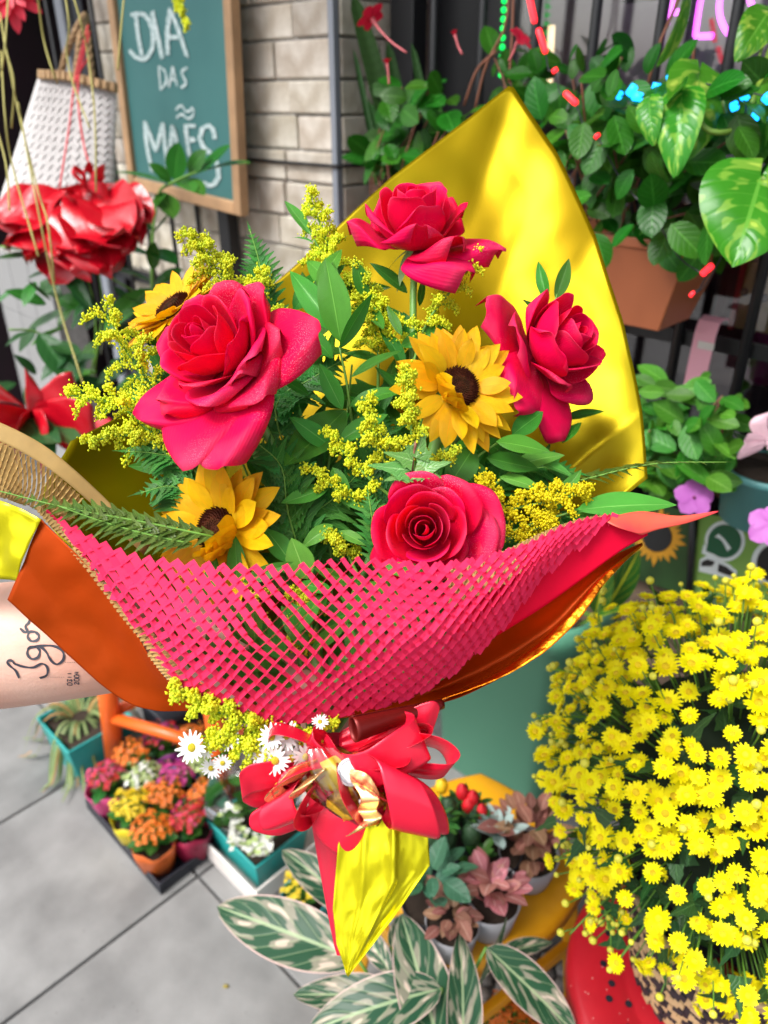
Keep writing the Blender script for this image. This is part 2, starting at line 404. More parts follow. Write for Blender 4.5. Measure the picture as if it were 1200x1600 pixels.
# ---------------------------------------------------------------- stone pillar
pil = thing('stone_pillar', WS(-1.6, 0, DP), 'pale split-stone pillar with dark corner strip behind the chalkboard', 'pillar')
core = MB(); core.box(WS(-1.70, 1.3, DP+.151), (E1, NW, ZZ), (.452, .145, 1.3)); build('core', core, M['grout'], pil)
z = .0; row = 0
while z < 2.55:
    h = rnd.choice((.062, .066, .07))
    s = -2.15; k = 0
    cuts = [-2.15]
    while True:
        wd = rnd.choice((.09, .15, .19, .13, .17)); nx = cuts[-1]+wd
        if nx > -1.30: cuts.append(-1.250); break
        cuts.append(nx)
    for a, b in zip(cuts[:-1], cuts[1:]):
        q = MB(); q.box(V((0, 0, 0)), (E1, NW, ZZ), ((b-a)/2-.0025, .012, h/2-.0025))
        me = q.me('stone'); me.materials.append(M['stone'])
        o = mk('stone', me, None, pil, Matrix.Translation(WS((a+b)/2, z+h/2, DP+.008+rnd.uniform(-.004, .003))) @ Matrix.Rotation(rnd.uniform(-.012, .012), 4, 'Z'))
        bv = o.modifiers.new('bevel', 'BEVEL'); bv.width = .004; bv.segments = 2
    for a, b in ((DP+.006, DP+.006+(.07 if row % 2 else .11)), (DP+.006+(.07 if row % 2 else .11), DP+.26)):
        q = MB(); q.box(V((0, 0, 0)), (NW, E1, ZZ), ((b-a)/2-.0025, .010, h/2-.0025))
        me = q.me('stone'); me.materials.append(M['stone'])
        o = mk('stone', me, None, pil, Matrix.Translation(E1*(-1.252+.008+rnd.uniform(-.003, .003))+NW*((a+b)/2)+ZZ*(z+h/2)))
        bv = o.modifiers.new('bevel', 'BEVEL'); bv.width = .003; bv.segments = 2
    z += h; row += 1
cs = MB(); cs.box(WS(-1.2425, 1.3, DP-.0015), (E1, NW, ZZ), (.0075, .0075, 1.3)); build('corner_strip', cs, M['greymetal'], pil, bevel=.001)
cb = MB(); cb.tube([WS(-2.0, 1.325, DP-.012), WS(-1.6, 1.327, DP-.012), WS(-1.26, 1.328, DP-.013), WS(-1.232, 1.328, DP-.013), E1*-1.228+NW*(DP+.03)+ZZ*1.328, E1*-1.228+NW*(DP+.1)+ZZ*1.326], .0035, 8)
tag(build('wall_cable', cb, M['black_metal'], smooth=True), 'thin black cable running level across the pale stone pillar', 'cable')

# ---------------------------------------------------------------- folded gate in front of the pillar
gt = thing('metal_gate', WS(-1.9, 0, 1.12), 'black barred metal gate folded back against the stone pillar', 'gate')
for s in (-2.32, -2.20, -2.085, -1.96, -1.837, -1.718):
    b = MB(); b.tube([WS(s, .1, 1.12), WS(s, 2.3, 1.12)], .006, 8); build('bar', b, M['black_metal'], gt, smooth=True)
b = MB(); b.box(WS(-1.594, 1.2, 1.12), (E1, NW, ZZ), (.021, .014, 1.1)); build('post', b, M['black_metal'], gt, bevel=.002)
for z in (.12, 1.0, 2.28):
    b = MB(); b.box(WS(-1.96, z, 1.133), (E1, NW, ZZ), (.365, .005, .016)); build('rail', b, M['black_metal'], gt)

# ---------------------------------------------------------------- chalkboard
bd = 1.085
c0 = WS(-1.948, 1.246, bd); ex = (WS(-1.476, 1.217, bd)-c0); WB = ex.length; ex.normalize(); ey = ex.cross(NW).normalized()
if ey.z < 0: ey = -ey
HB = .60
cbd = thing('chalkboard', c0, 'green chalkboard in a pale wooden frame with white chalk lettering', 'chalkboard')
q = MB(); q.box(c0+ex*(WB/2)+ey*(HB/2)+NW*.004, (ex, NW, ey), (WB/2-.02, .004, HB/2-.02)); build('slate', q, M['board'], cbd)
fw = .027
for (a, b_, ax) in ((0, WB, 'h0'), (0, WB, 'h1')):
    y = fw/2 if ax == 'h0' else HB-fw/2
    q = MB(); q.box(c0+ex*(WB/2)+ey*y, (ex, NW, ey), (WB/2-fw-.0005, .011, fw/2)); build('frame_rail', q, M['frame_wood'], cbd, bevel=.003)
for x in (fw/2, WB-fw/2):
    q = MB(); q.box(c0+ex*x+ey*(HB/2), (ex, NW, ey), (fw/2, .0118, HB/2)); build('frame_stile', q, M['frame_wood'], cbd, bevel=.003)
def onboard(px, py):
    r = ray(px, py); n = ex.cross(ey); return CAM+r*((c0-NW*.0015-CAM).dot(n)/r.dot(n))
CH = [ # chalk strokes in photo pixels
 [(212,20),(216,55),(222,88)], [(206,22),(226,22),(238,45),(238,75),(226,92),(212,88),(203,78)], [(238,18),(246,55),(254,92)],
 [(266,14),(262,50),(262,86)], [(266,14),(280,50),(292,88)], [(262,58),(284,58)],
 [(248,104),(251,140)], [(248,104),(258,112),(260,128),(251,140)], [(270,104),(264,136)], [(270,104),(277,135)], [(266,124),(275,124)], [(292,106),(284,112),(287,121),(291,130),(283,137)],
 [(275,172),(283,164),(292,176),(301,168),(302,180),(294,186),(284,178),(276,184)],
 [(226,190),(230,230),(238,268)], [(226,190),(244,236)], [(244,236),(254,192)], [(254,192),(262,262)], [(270,196),(264,252)], [(270,196),(282,250)], [(266,230),(278,230)],
 [(290,196),(296,244)], [(290,196),(304,196)], [(292,218),(304,218)], [(296,244),(308,242)],
 [(336,216),(330,196),(316,200),(313,222),(326,236),(338,250),(342,276),(330,290),(318,284)]]
lm = None; LET = {0: 'D', 2: 'I', 3: 'A', 6: 'D', 8: 'A', 11: 'S', 12: '~', 13: 'M', 17: 'A', 20: 'E', 24: 'S'}
for si, st in enumerate(CH):
    if si in LET:
        if lm is not None: build('chalk_letter', lm, M['chalk'], cbd)
        lm = MB()
    pts = [onboard(*p) for p in st]
    big = st[0][1] < 95 or st[0][1] > 185
    for k in range(3 if big else 2):
        off = (ex*(k-1)*.0058 + ey*rnd.uniform(-.002, .002)) if big else ex*(k-.5)*.004
        pp = path(pts, 12) if len(pts) > 2 else [pts[0].lerp(pts[1], t/6) for t in range(7)]
        pp = [p+off+ex*rnd.uniform(-.0007, .0007) for p in pp]; wd = .0034 if big else .0024
        vs = []
        for i, p in enumerate(pp):
            t = (pp[min(i+1, len(pp)-1)]-pp[max(i-1, 0)]).normalized(); sd_ = t.cross(NW).normalized()*wd*rnd.uniform(.8, 1.15)
            vs += [p-sd_-NW*(.0004*k), p+sd_-NW*(.0004*k)]
        lm.add(vs, [(2*i, 2*i+1, 2*i+3, 2*i+2) for i in range(len(pp)-1)])
build('chalk_letter', lm, M['chalk'], cbd)

# ---------------------------------------------------------------- shop room and window grille
room = mk('shop_room', None); room['kind'] = 'structure'
rb = MB()
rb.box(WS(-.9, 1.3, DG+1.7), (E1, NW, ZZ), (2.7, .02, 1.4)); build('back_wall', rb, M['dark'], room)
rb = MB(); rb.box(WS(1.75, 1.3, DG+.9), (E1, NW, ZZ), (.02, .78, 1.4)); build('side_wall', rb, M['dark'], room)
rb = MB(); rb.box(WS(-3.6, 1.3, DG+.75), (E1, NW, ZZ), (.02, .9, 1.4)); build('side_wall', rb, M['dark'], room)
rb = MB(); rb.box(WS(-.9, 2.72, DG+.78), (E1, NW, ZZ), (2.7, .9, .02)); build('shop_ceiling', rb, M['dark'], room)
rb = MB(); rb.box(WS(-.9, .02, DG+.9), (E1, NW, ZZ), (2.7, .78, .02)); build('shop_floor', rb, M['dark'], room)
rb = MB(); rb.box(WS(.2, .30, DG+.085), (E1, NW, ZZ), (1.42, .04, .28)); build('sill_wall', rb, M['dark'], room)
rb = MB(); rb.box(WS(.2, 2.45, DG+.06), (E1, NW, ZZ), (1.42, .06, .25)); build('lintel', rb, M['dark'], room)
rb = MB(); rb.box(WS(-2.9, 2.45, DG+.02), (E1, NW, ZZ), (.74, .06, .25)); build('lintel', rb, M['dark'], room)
# display things seen through the glass, and pale panels for its reflections
def boxt(name, px0, py0, px1, py1, D, dep, m, label, cat, bevel=.004):
    a = WP(px0, py0, D); b = WP(px1, py1, D); q = MB()
    c = (a+b)/2+NW*dep/2; hs_ = abs((b-a).dot(E1))/2; hz = abs(a.z-b.z)/2
    q.box(c, (E1, NW, ZZ), (hs_, dep/2, hz)); return tag(build(name, q, m, bevel=bevel), label, cat)
M['pale_reflection'] = mat('reflection_grey', (.80, .80, .86), .5, noi=(2.2, .5), col2=(.30, .22, .34))  # pale grey and purple stand in for bright reflections in the glass
M['palegreen'] = mat('pale_green_panel', (.30, .38, .22), .6, noi=(4, .3))
M['purple'] = mat('purple_wrap', (.20, .015, .10), .3, noi=(9, .5), bump=(20, .6, .01))
M['kraft_box'] = mat('kraft_card', (.50, .34, .12), .7, noi=(20, .2))
M['maroon'] = mat('maroon_cloth', (.10, .012, .02), .7, noi=(8, .6))
boxt('reflection_panel', 862, -190, 1010, 330, DG+.45, .03, M['pale_reflection'], 'pale grey panel standing in for glass reflections beside the lit tube', 'panel')
boxt('reflection_panel', 1050, -190, 1330, 300, DG+.55, .03, M['pale_reflection'], 'pale grey panel standing in for glass reflections behind the pink neon', 'panel')
boxt('green_shutter', 733, -190, 778, 330, DG+.10, .03, M['palegreen'], 'narrow pale green upright shutter board behind the bars', 'shutter')
for i, (a, b, c, d, D, m, lb, ct) in enumerate((
    (1085, 610, 1200, 415, DG+.10, M['maroon'], 'dark maroon cloth bundle stacked inside the window', 'bundle'),
    (1150, 600, 1330, 520, DG+.09, M['purple'], 'purple wrapped gift package behind the horizontal grille rail', 'package'),
    (1000, 500, 1075, 440, DG+.16, M['maroon'], 'dark red box inside the window behind the terracotta planter', 'box'))):
    boxt(('cloth_bundle', 'gift_package', 'display_box')[i], a, b, c, d, D, .16, m, lb, ct, .02)
kb = thing('kraft_box', WP(1175, 510, DG+.08), 'kraft card gift box with two black dots and red edge', 'box')
q = MB(); a = WP(1140, 512, DG+.08); q.box(a+E1*.09+ZZ*.055+NW*.05, (E1, NW, ZZ), (.085, .05, .055)); build('carton', q, M['kraft_box'], kb, bevel=.004)
q = MB(); q.box(a+E1*.002+ZZ*.055+NW*.048, (E1, NW, ZZ), (.004, .052, .057)); build('edge_band', q, mat('red_band', (.6, .02, .03), .5), kb)
for px, py in ((1163, 456), (1194, 466)):
    q = MB(); q.ball(WP(px, py, DG+.079), (.007, .007, .007)); build('dot', q, M['black_plastic'], kb, smooth=True)

# awning added out of view above the window: keeps the sky off the facade
aw = thing('shade_awning', WS(-1.0, 2.5, DG), 'unseen dark awning added to shade the shop window', 'awning')
q = MB(); q.box(WS(-1.0, 2.50, DG-.36), (E1, (NW+ZZ*.12).normalized(), (ZZ-NW*.12).normalized()), (3.2, .40, .006)); build('canvas', q, mat('shade_canvas', (.10, .11, .10), .8, bump=(60, .3, .002)), aw)
for s in (-3.4, -1.2, 1.0):
    q = MB(); q.tube([WS(s, 2.2, DG+.0), WS(s, 2.42, DG-.72)], .012, 8); build('arm', q, M['black_metal'], aw, smooth=True)

gr = thing('window_grille', WS(-.5, .55, DG), 'black iron window grille of round upright bars and flat rails', 'grille')
s = -1.088
while s < 1.2:
    b = MB(); b.tube([WS(s, .60, DG), WS(s, 2.2, DG)], .0085, 10); build('bar', b, M['black_metal'], gr, smooth=True); s += .1115
for z in (.61, 1.094, 2.19):
    b = MB(); b.box(WS(.02, z, DG+.012), (E1, NW, ZZ), (1.2, .004, .013)); b2 = build('rail', b, M['black_metal'], gr, bevel=.0015)
b = MB(); b.box(WS(-1.175, 1.4, DG+.025), (E1, NW, ZZ), (.03, .02, .8)); build('jamb', b, M['black_metal'], gr, bevel=.002)
b = MB(); b.box(WS(-1.05, 1.4, DG+.09), (E1, NW, ZZ), (.10, .012, .8)); build('jamb_panel', b, M['black_metal'], gr)
b = MB(); b.box(WS(.1, 1.4, DG+.05), (E1, NW, ZZ), (1.05, .002, .8)); build('glass_pane', b, M['glass'], gr)

# door opening to the far left: grey jamb and white tiled low wall
b = MB(); b.box(WS(-2.36, 1.35, 1.20), (E1, NW, ZZ), (.022, .03, 1.35)); tag(build('door_jamb', b, M['greymetal'], bevel=.003), 'blue-grey steel door jamb at the dark shop entrance', 'door jamb')
M['whitetile'] = mat('white_wall_tile', (.32, .32, .32), .3, var=.06)
lw = thing('tiled_low_wall', WS(-3.0, 0, 1.18), 'low wall clad in pale grey tiles beside the shop entrance', 'wall')
q = MB(); q.box(WS(-3.1, .46, 1.26), (E1, NW, ZZ), (.25, .05, .46)); build('core', q, M['grout'], lw)
for i in range(3):
    for j in range(4):
        q = MB(); q.box(WS(-3.27+i*.17, .115+j*.23, 1.206), (E1, NW, ZZ), (.083, .006, .1135)); build('wall_tile', q, M['whitetile'], lw, bevel=.002)

# wooden slats under the window
bench = thing('wooden_pallet', WP(1000, 930, 1.20), 'dark weathered wooden slats under the printed banner', 'pallet')
for k in range(4):
    q = MB(); q.box(WS(-.35, .70-k*.085, 1.215+.004*k), (E1, NW, ZZ), (.36, .012, .036)); build('slat', q, M['wood'], bench, bevel=.003)
for s in (-.62, -.2):
    q = MB(); q.box(WS(s, .45, 1.236), (E1, NW, ZZ), (.03, .008, .40)); build('post', q, M['wood'], bench)

# printed banners
D_ = 1.19
def pan(px, py, k=0): return WP(px, py, D_)-NW*(.0012*k)
def flat(name, pts, m, parent, k, th=.0008):
    q = MB(); q.ext([pan(x, y, k) for x, y in pts], NW*th); return build(name, q, m, parent)
def circ(cx, cy, r, n=36, sx=1, sy=1, rot=0):
    return [(cx+r*(sx*math.cos(2*math.pi*i/n)*math.cos(rot)-sy*math.sin(2*math.pi*i/n)*math.sin(rot)), cy+r*(sx*math.cos(2*math.pi*i/n)*math.sin(rot)+sy*math.sin(2*math.pi*i/n)*math.cos(rot))) for i in range(n)]
pg = mat('print_green', (.12, .26, .035), .5, noi=(12, .4), col2=(.20, .36, .08))
pdg = mat('print_dark_green', (.006, .085, .035), .5); pw = mat('print_white', (.62, .68, .68), .5); pb = mat('print_black', (.01, .011, .013), .5)
pdk = mat('print_deep_green', (.02, .07, .015), .5, noi=(12, .5)); py_ = mat('print_petal', (.55, .26, .015), .5, noi=(30, .3))
bn = thing('phone_banner', pan(1150, 880), 'green printed banner with a white-ringed telephone icon', 'banner')
flat('panel', [(1093, 800), (1330, 852), (1320, 990), (1080, 935)], pg, bn, 0, .003)
flat('icon_ring', circ(1133, 845, 32, sx=.98, sy=1.0)+[], pw, bn, 1)
flat('icon_tail_ring', [(1100, 850), (1097, 864), (1102, 866), (1122, 878)], pw, bn, 1.2)
flat('icon_bubble', circ(1133, 845, 26), pdg, bn, 2)
flat('icon_tail', [(1107, 846), (1104, 860), (1124, 868)], pdg, bn, 2.2)
ph = []
for t in range(11):
    a = t/10; x = 1118+a*24; y = 832+a*27+6*math.sin(a*math.pi)*-1+4; ww = 4.2+3.0*abs(2*a-1)**2
    ph.append((x, y, ww))
tx, ty = .66, .75
up_ = [(x+ww*ty*.8, y-ww*tx*.8) for x, y, ww in ph]; dn_ = [(x-ww*ty*.5, y+ww*tx*.5) for x, y, ww in reversed(ph)]
flat('icon_handset', [(1131+(x-1131)*.82, 846+(y-848)*.82) for x, y in up_+dn_], pw, bn, 3)
flat('letter_outline', [(1094, 874), (1104, 868), (1122, 873), (1140, 882), (1152, 892), (1150, 906), (1092, 892)], pw, bn, 1)
flat('letter', [(1097, 877), (1106, 873), (1118, 877), (1113, 884), (1096, 884)], pb, bn, 2)
flat('letter', [(1124, 880), (1136, 885), (1147, 894), (1143, 900), (1122, 892)], pb, bn, 2)
flat('letter_outline', circ(1212, 880, 38), pw, bn, 1); flat('letter', circ(1214, 880, 31), pb, bn, 2)
bs = thing('flower_poster', pan(1040, 870), 'dark green poster printed with a sunflower beside the green banner', 'poster')
flat('panel', [(960, 766), (1083, 796), (1070, 930), (950, 890)], pdk, bs, 0, .003)
cx, cy = 1028, 838
for i in range(22):
    a = 2*math.pi*i/22; l = 44+5*math.sin(i*2.3)
    flat('printed_petal', [(cx+20*math.cos(a-.2), cy+20*math.sin(a-.2)), (cx+l*.75*math.cos(a-.13), cy+l*.75*math.sin(a-.13)), (cx+l*math.cos(a), cy+l*math.sin(a)), (cx+l*.75*math.cos(a+.13), cy+l*.75*math.sin(a+.13)), (cx+20*math.cos(a+.2), cy+20*math.sin(a+.2))], py_, bs, 1+(i % 2)*.3, .0003)
flat('printed_disc', circ(cx, cy, 23), pb, bs, 2.6)
q = MB(); q.tube([pan(1088, 760, 6), pan(1078, 960, 6)], .006, 8); tag(build('banner_pole', q, M['black_metal'], smooth=True), 'black upright pole between the poster and the green banner', 'pole')
q = MB(); q.box(WS(-.30, WP(1150, 790, 1.19).z+.012, 1.20), (E1, NW, ZZ), (.30, .006, .006)); tag(build('banner_rail', q, M['wood']), 'brown wooden rail along the top of the green banner', 'rail')

# ================================================================ THE BOUQUET
def rosemat():
    m = mat('rose_petal', (.92, .003, .082), .48, var=.08, hvar=.006, transl=.32, sheen=.06, spec=.12)
    t = m.node_tree; N = t.nodes; L = t.links; b = N['Principled BSDF']
    src = b.inputs['Base Color'].links[0].from_socket; tc = N.new('ShaderNodeTexCoord'); sp = N.new('ShaderNodeSeparateXYZ'); L.new(tc.outputs['UV'], sp.inputs[0])
    def mix(f, a, c, lin=True):
        x = N.new('ShaderNodeMix'); x.data_type = 'RGBA'; L.new(f, x.inputs[0]); L.new(a, x.inputs[6]); x.inputs[7].default_value = (*c, 1); return x.outputs[2]
    def mr(a, lo, hi, t0, t1):
        x = N.new('ShaderNodeMapRange'); L.new(a, x.inputs[0])
        for k, v_ in enumerate((lo, hi, t0, t1)): x.inputs[k+1].default_value = v_
        return x.outputs[0]
    col = mix(mr(sp.outputs[1], .0, .5, .75, 0), src, (.36, .0, .012))           # deep red throat of the petal
    nz = N.new('ShaderNodeTexNoise'); nz.inputs['Scale'].default_value = 42; nz.inputs['Detail'].default_value = 6; L.new(tc.outputs['Object'], nz.inputs['Vector'])
    col = mix(mr(nz.outputs[0], .45, .75, 0, .5), col, (.55, .002, .05))
    rim = N.new('ShaderNodeMath'); rim.operation = 'MULTIPLY'; L.new(mr(sp.outputs[1], .80, 1.0, 0, .5), rim.inputs[0]); L.new(mr(nz.outputs[0], .38, .62, 0, 1), rim.inputs[1])
    col = mix(rim.outputs[0], col, (.95, .10, .22))                               # paler pink lip
    vo = N.new('ShaderNodeTexVoronoi'); vo.inputs['Scale'].default_value = 1300; L.new(tc.outputs['Object'], vo.inputs['Vector'])
    lt = N.new('ShaderNodeMath'); lt.operation = 'LESS_THAN'; lt.inputs[1].default_value = .22; L.new(vo.outputs['Distance'], lt.inputs[0])
    n2 = N.new('ShaderNodeTexNoise'); n2.inputs['Scale'].default_value = 26; L.new(tc.outputs['Object'], n2.inputs['Vector'])
    mu = N.new('ShaderNodeMath'); mu.operation = 'MULTIPLY'; L.new(lt.outputs[0], mu.inputs[0]); L.new(mr(n2.outputs[0], .52, .68, 0, .75), mu.inputs[1])
    col = mix(mu.outputs[0], col, (.92, .45, .58))                                # fine mist droplets
    L.new(col, b.inputs['Base Color'])
    for l in list(t.links):
        if l.to_node.type == 'BSDF_TRANSLUCENT': t.links.remove(l)
    tr = [n for n in N if n.type == 'BSDF_TRANSLUCENT'][0]; L.new(col, tr.inputs[0])
    wv = N.new('ShaderNodeTexWave'); wv.inputs['Scale'].default_value = 9; wv.inputs['Distortion'].default_value = 3; wv.inputs['Detail'].default_value = 3
    L.new(tc.outputs['UV'], wv.inputs['Vector']); ad = N.new('ShaderNodeMath'); ad.operation = 'ADD'; L.new(wv.outputs['Fac'], ad.inputs[0]); L.new(nz.outputs[0], ad.inputs[1])
    bp = N.new('ShaderNodeBump'); bp.inputs['Strength'].default_value = .13; bp.inputs['Distance'].default_value = .0012; L.new(ad.outputs[0], bp.inputs['Height']); L.new(bp.outputs[0], b.inputs['Normal'])
    return m
M['rose'] = rosemat()
M['sepal'] = mat('sepal', (.26, .42, .14), .5, transl=.2, noi=(60, .3))
M['sunpetal'] = leafmat('sunflower_petal', (1.0, .57, .002), (1.0, .42, .0), rough=.45, var=.10, hvar=.012, n=0, slant=10, w=.25, transl=.22, rib=.012, bumpd=.0016)
M['disc'] = mat('sunflower_disc', (.030, .006, .004), .8, noi=(240, .6), col2=(.07, .018, .006), spec=.1)
M['disc_mid'] = mat('sunflower_disc_centre', (.035, .018, .006), .8, spec=.1)
M['calyx'] = mat('calyx', (.16, .33, .05), .5, noi=(60, .3), var=.15, transl=.15)
M['solidago'] = mat('goldenrod_bud', (.95, .90, .02), .55, var=.1, noi=(200, .3), col2=(.72, .86, .04), transl=.42)
M['solidago_y'] = mat('goldenrod_bloom', (1.0, .88, .006), .55, noi=(200, .2), transl=.42)
M['rose_stem'] = mat('rose_stem', (.14, .33, .06), .45)
M['ruscus'] = leafmat('ruscus_leaf', (.055, .27, .022), (.14, .42, .06), rough=.33, n=0, slant=14, w=.22, rib=.016, var=.25, hvar=.015)
M['ruscus_light'] = leafmat('ruscus_leaf_light', (.10, .40, .045), (.24, .56, .12), rough=.32, n=0, slant=14, w=.22, rib=.02, var=.1)
M['fern'] = leafmat('fern_pinna', (.045, .22, .028), (.09, .32, .05), rough=.42, n=8, slant=2.5, w=.14, var=.3, hvar=.015)
M['fern_olive'] = leafmat('fern_pinna_olive', (.085, .16, .018), (.15, .24, .05), rough=.42, n=8, slant=2.5, w=.14, var=.25)
M['celery'] = leafmat('lobed_leaf', (.16, .36, .08), (.30, .50, .18), rough=.3, n=6, slant=2.0, w=.14, var=.15)

BZ = [ # openness key: f, bezier (r,z) points, half angle
 (0.0, ((.02, .1), (.12, .35), (.14, .80), (.05, .97)), 1.9),
 (.22, ((.03, .05), (.27, .2), (.27, .8), (.20, 1.0)), 1.45),
 (.45, ((.04, .0), (.46, .05), (.47, .75), (.44, 1.0)), 1.05),
 (.70, ((.05, -.05), (.66, -.05), (.72, .55), (.80, .88)), .80),
 (1.0, ((.06, -.1), (.72, -.15), (.98, .20), (1.22, .42)), .62)]
def keyf(f):
    for a, b in zip(BZ[:-1], BZ[1:]):
        if f <= b[0]:
            t = (f-a[0])/(b[0]-a[0]); return [((p[0]*(1-t)+q[0]*t), (p[1]*(1-t)+q[1]*t)) for p, q in zip(a[1], b[1])], a[2]*(1-t)+b[2]*t
    return list(BZ[-1][1]), BZ[-1][2]
def petal_mesh(f, phi, sz, rg, ext=1.0, roll=0.0, drop=0.0, pt=1.0):
    bz, ha = keyf(f); ha *= rg.uniform(.92, 1.1)
    tk = -.06 if rg.random() < .5 else .06
    curl = (.10+.75*f*f)*rg.uniform(.7, 1.3); roll = roll or (.05+.6*f)*rg.uniform(.6, 1.4)
    p1, p2 = rg.uniform(0, 6), rg.uniform(0, 6); asym = rg.uniform(-.25, .25)*f
    kk = min(1, max(0, (f-.42)/.35)); ph3 = rg.uniform(0, 6); tipx = rg.uniform(-.25, .25)*kk
    def fn(u, v):
        s = 2*u-1; t = v*(1-(.16-.13*kk)*s*s-(.20-.15*kk)*s**4)
        m_ = 1-t
        r = m_**3*bz[0][0]+3*m_*m_*t*bz[1][0]+3*m_*t*t*bz[2][0]+t**3*bz[3][0]
        z = m_**3*bz[0][1]+3*m_*m_*t*bz[1][1]+3*m_*t*t*bz[2][1]+t**3*bz[3][1]
        r *= 1+tk*s*(1-.4*f); r *= 1+(ext-1)*t
        g = 1-max(0, (v-.55)/.45)**1.7*.80*pt                       # outer petals narrow to a point
        gw = 1+(g-1)*kk
        e = max(0, (abs(s)-.35)/.65)**2*max(0, t-.35)/.65*curl   # side edges roll back
        r += e*.16*(1-kk); z -= e*(.22+.20*kk)
        l = max(0, (t-.78)/.22)
        r += roll*.10*l*l; z -= roll*.13*l*l
        z -= drop*t*t
        rf = (.014+.055*kk)*t*t*abs(s)
        z += rf*math.sin(7*v+5*s+ph3)+.03*f*math.sin(3.1*s+p1)*t; r += .6*rf*math.sin(9*v-4*s+p2)
        a = phi+s*ha*gw*(1+.22*kk)*(.62+.38*min(1, t*1.8)) + (asym*.3+tipx)*t*t
        return V((r*math.cos(a)*sz, r*math.sin(a)*sz, z*sz))
    return grid(fn, 20, 18, 'petal')
NECK = P(505, 1150, .50)
def stem_to(root, start, name='stem', r=.0028, m=None, end=None, bend=.03):
    e = end if end is not None else NECK+V((rnd.uniform(-.012, .012), rnd.uniform(-.01, .01), rnd.uniform(-.01, .02)))
    mid = start.lerp(e, .5)+V((rnd.uniform(-bend, bend), rnd.uniform(0, bend), 0))
    q = MB(); q.tube(path([start, mid, e], 10), r, 7); return build(name, q, m or M['rose_stem'], root, smooth=True)
def rose(px, py, d, sz, face, seed, label, n=24, extra=(), up=(0, 1, 0), pt=1.0):
    rg = random.Random(seed); loc = P(px, py, d)
    root = thing('rose', loc, label, 'rose', 'red roses in the bouquet')
    B = zbasis(loc, C2W(face), C2W(up))
    for i in range(n):
        f = (i/(n-1))**.75
        phi = i*2.39996+rg.uniform(-.2, .2)
        me = petal_mesh(min(1, f*rg.uniform(.96, 1.03)), phi, sz*rg.uniform(.95, 1.05), rg, pt=pt*rg.uniform(.75, 1.05))
        o = mk('petal', me, M['rose'], root, B)
        so = o.modifiers.new('thickness', 'SOLIDIFY'); so.thickness = .0002
    for (phi, f, ext, drop) in extra:                  # big outer petals pulled out of the whorl
        me = petal_mesh(f, phi, sz, rg, ext, .8, drop, pt); o = mk('petal', me, M['rose'], root, B)
        so = o.modifiers.new('thickness', 'SOLIDIFY'); so.thickness = .0002
    sp = leafmesh(sz*.8, sz*.22, .6, .9, .5, .1)
    for k in range(5):
        a = k*1.2566+seed; dr = B.to_3x3() @ V((math.cos(a), math.sin(a), -.35)); nn = B.to_3x3() @ V((0, 0, 1))
        mk('sepal', sp, M['sepal'], root, basis(loc-nn*sz*.12, dr, nn))
    q = MB(); q.ball(loc-(B.to_3x3() @ V((0, 0, 1)))*sz*.16, sz*.16, 10, 6); build('receptacle', q, M['sepal'], root, smooth=True)
    stem_to(root, loc-(B.to_3x3() @ V((0, 0, 1)))*sz*.25)
    return root
rose(352, 560, .50, .0385, (-.42, .34, .82), 11, 'large red rose with wide pointed outer petals beside two sunflowers', 22, extra=((-.75, .92, 1.35, .15), (-1.75, .97, 1.75, .10), (-1.3, 1.0, 1.75, .10), (-2.2, .97, 1.5, .15), (.10, 1.0, 1.50, .20), (-1.25, .82, 1.25, .0), (-.35, .8, 1.2, .0), (1.1, .9, 1.15, .1), (2.6, .95, 1.1, .1), (-2.3, .9, 1.2, .15)))
rose(648, 378, .58, .0410, (-.02, .80, .60), 23, 'red rose standing highest, in front of the gold foil', 19, extra=((-1.2, 1.0, 1.25, .45), (-.3, 1, 1.3, .35)))
rose(846, 552, .57, .0400, (.62, .30, .62), 35, 'red rose turned sideways in front of the gold foil edge', 19, extra=((2.6, .98, 1.3, .3), (-2.4, 1.0, 1.3, .4), (-1.5, 1.0, 1.35, .45)))
rose(664, 832, .49, .0310, (-.08, .12, .97), 47, 'red rose with tightly spiralled centre behind the pink honeycomb paper', 22, extra=((.35, .95, 1.35, .1), (-.2, .9, 1.3, .05), (.75, .85, 1.2, .0)), pt=.45)

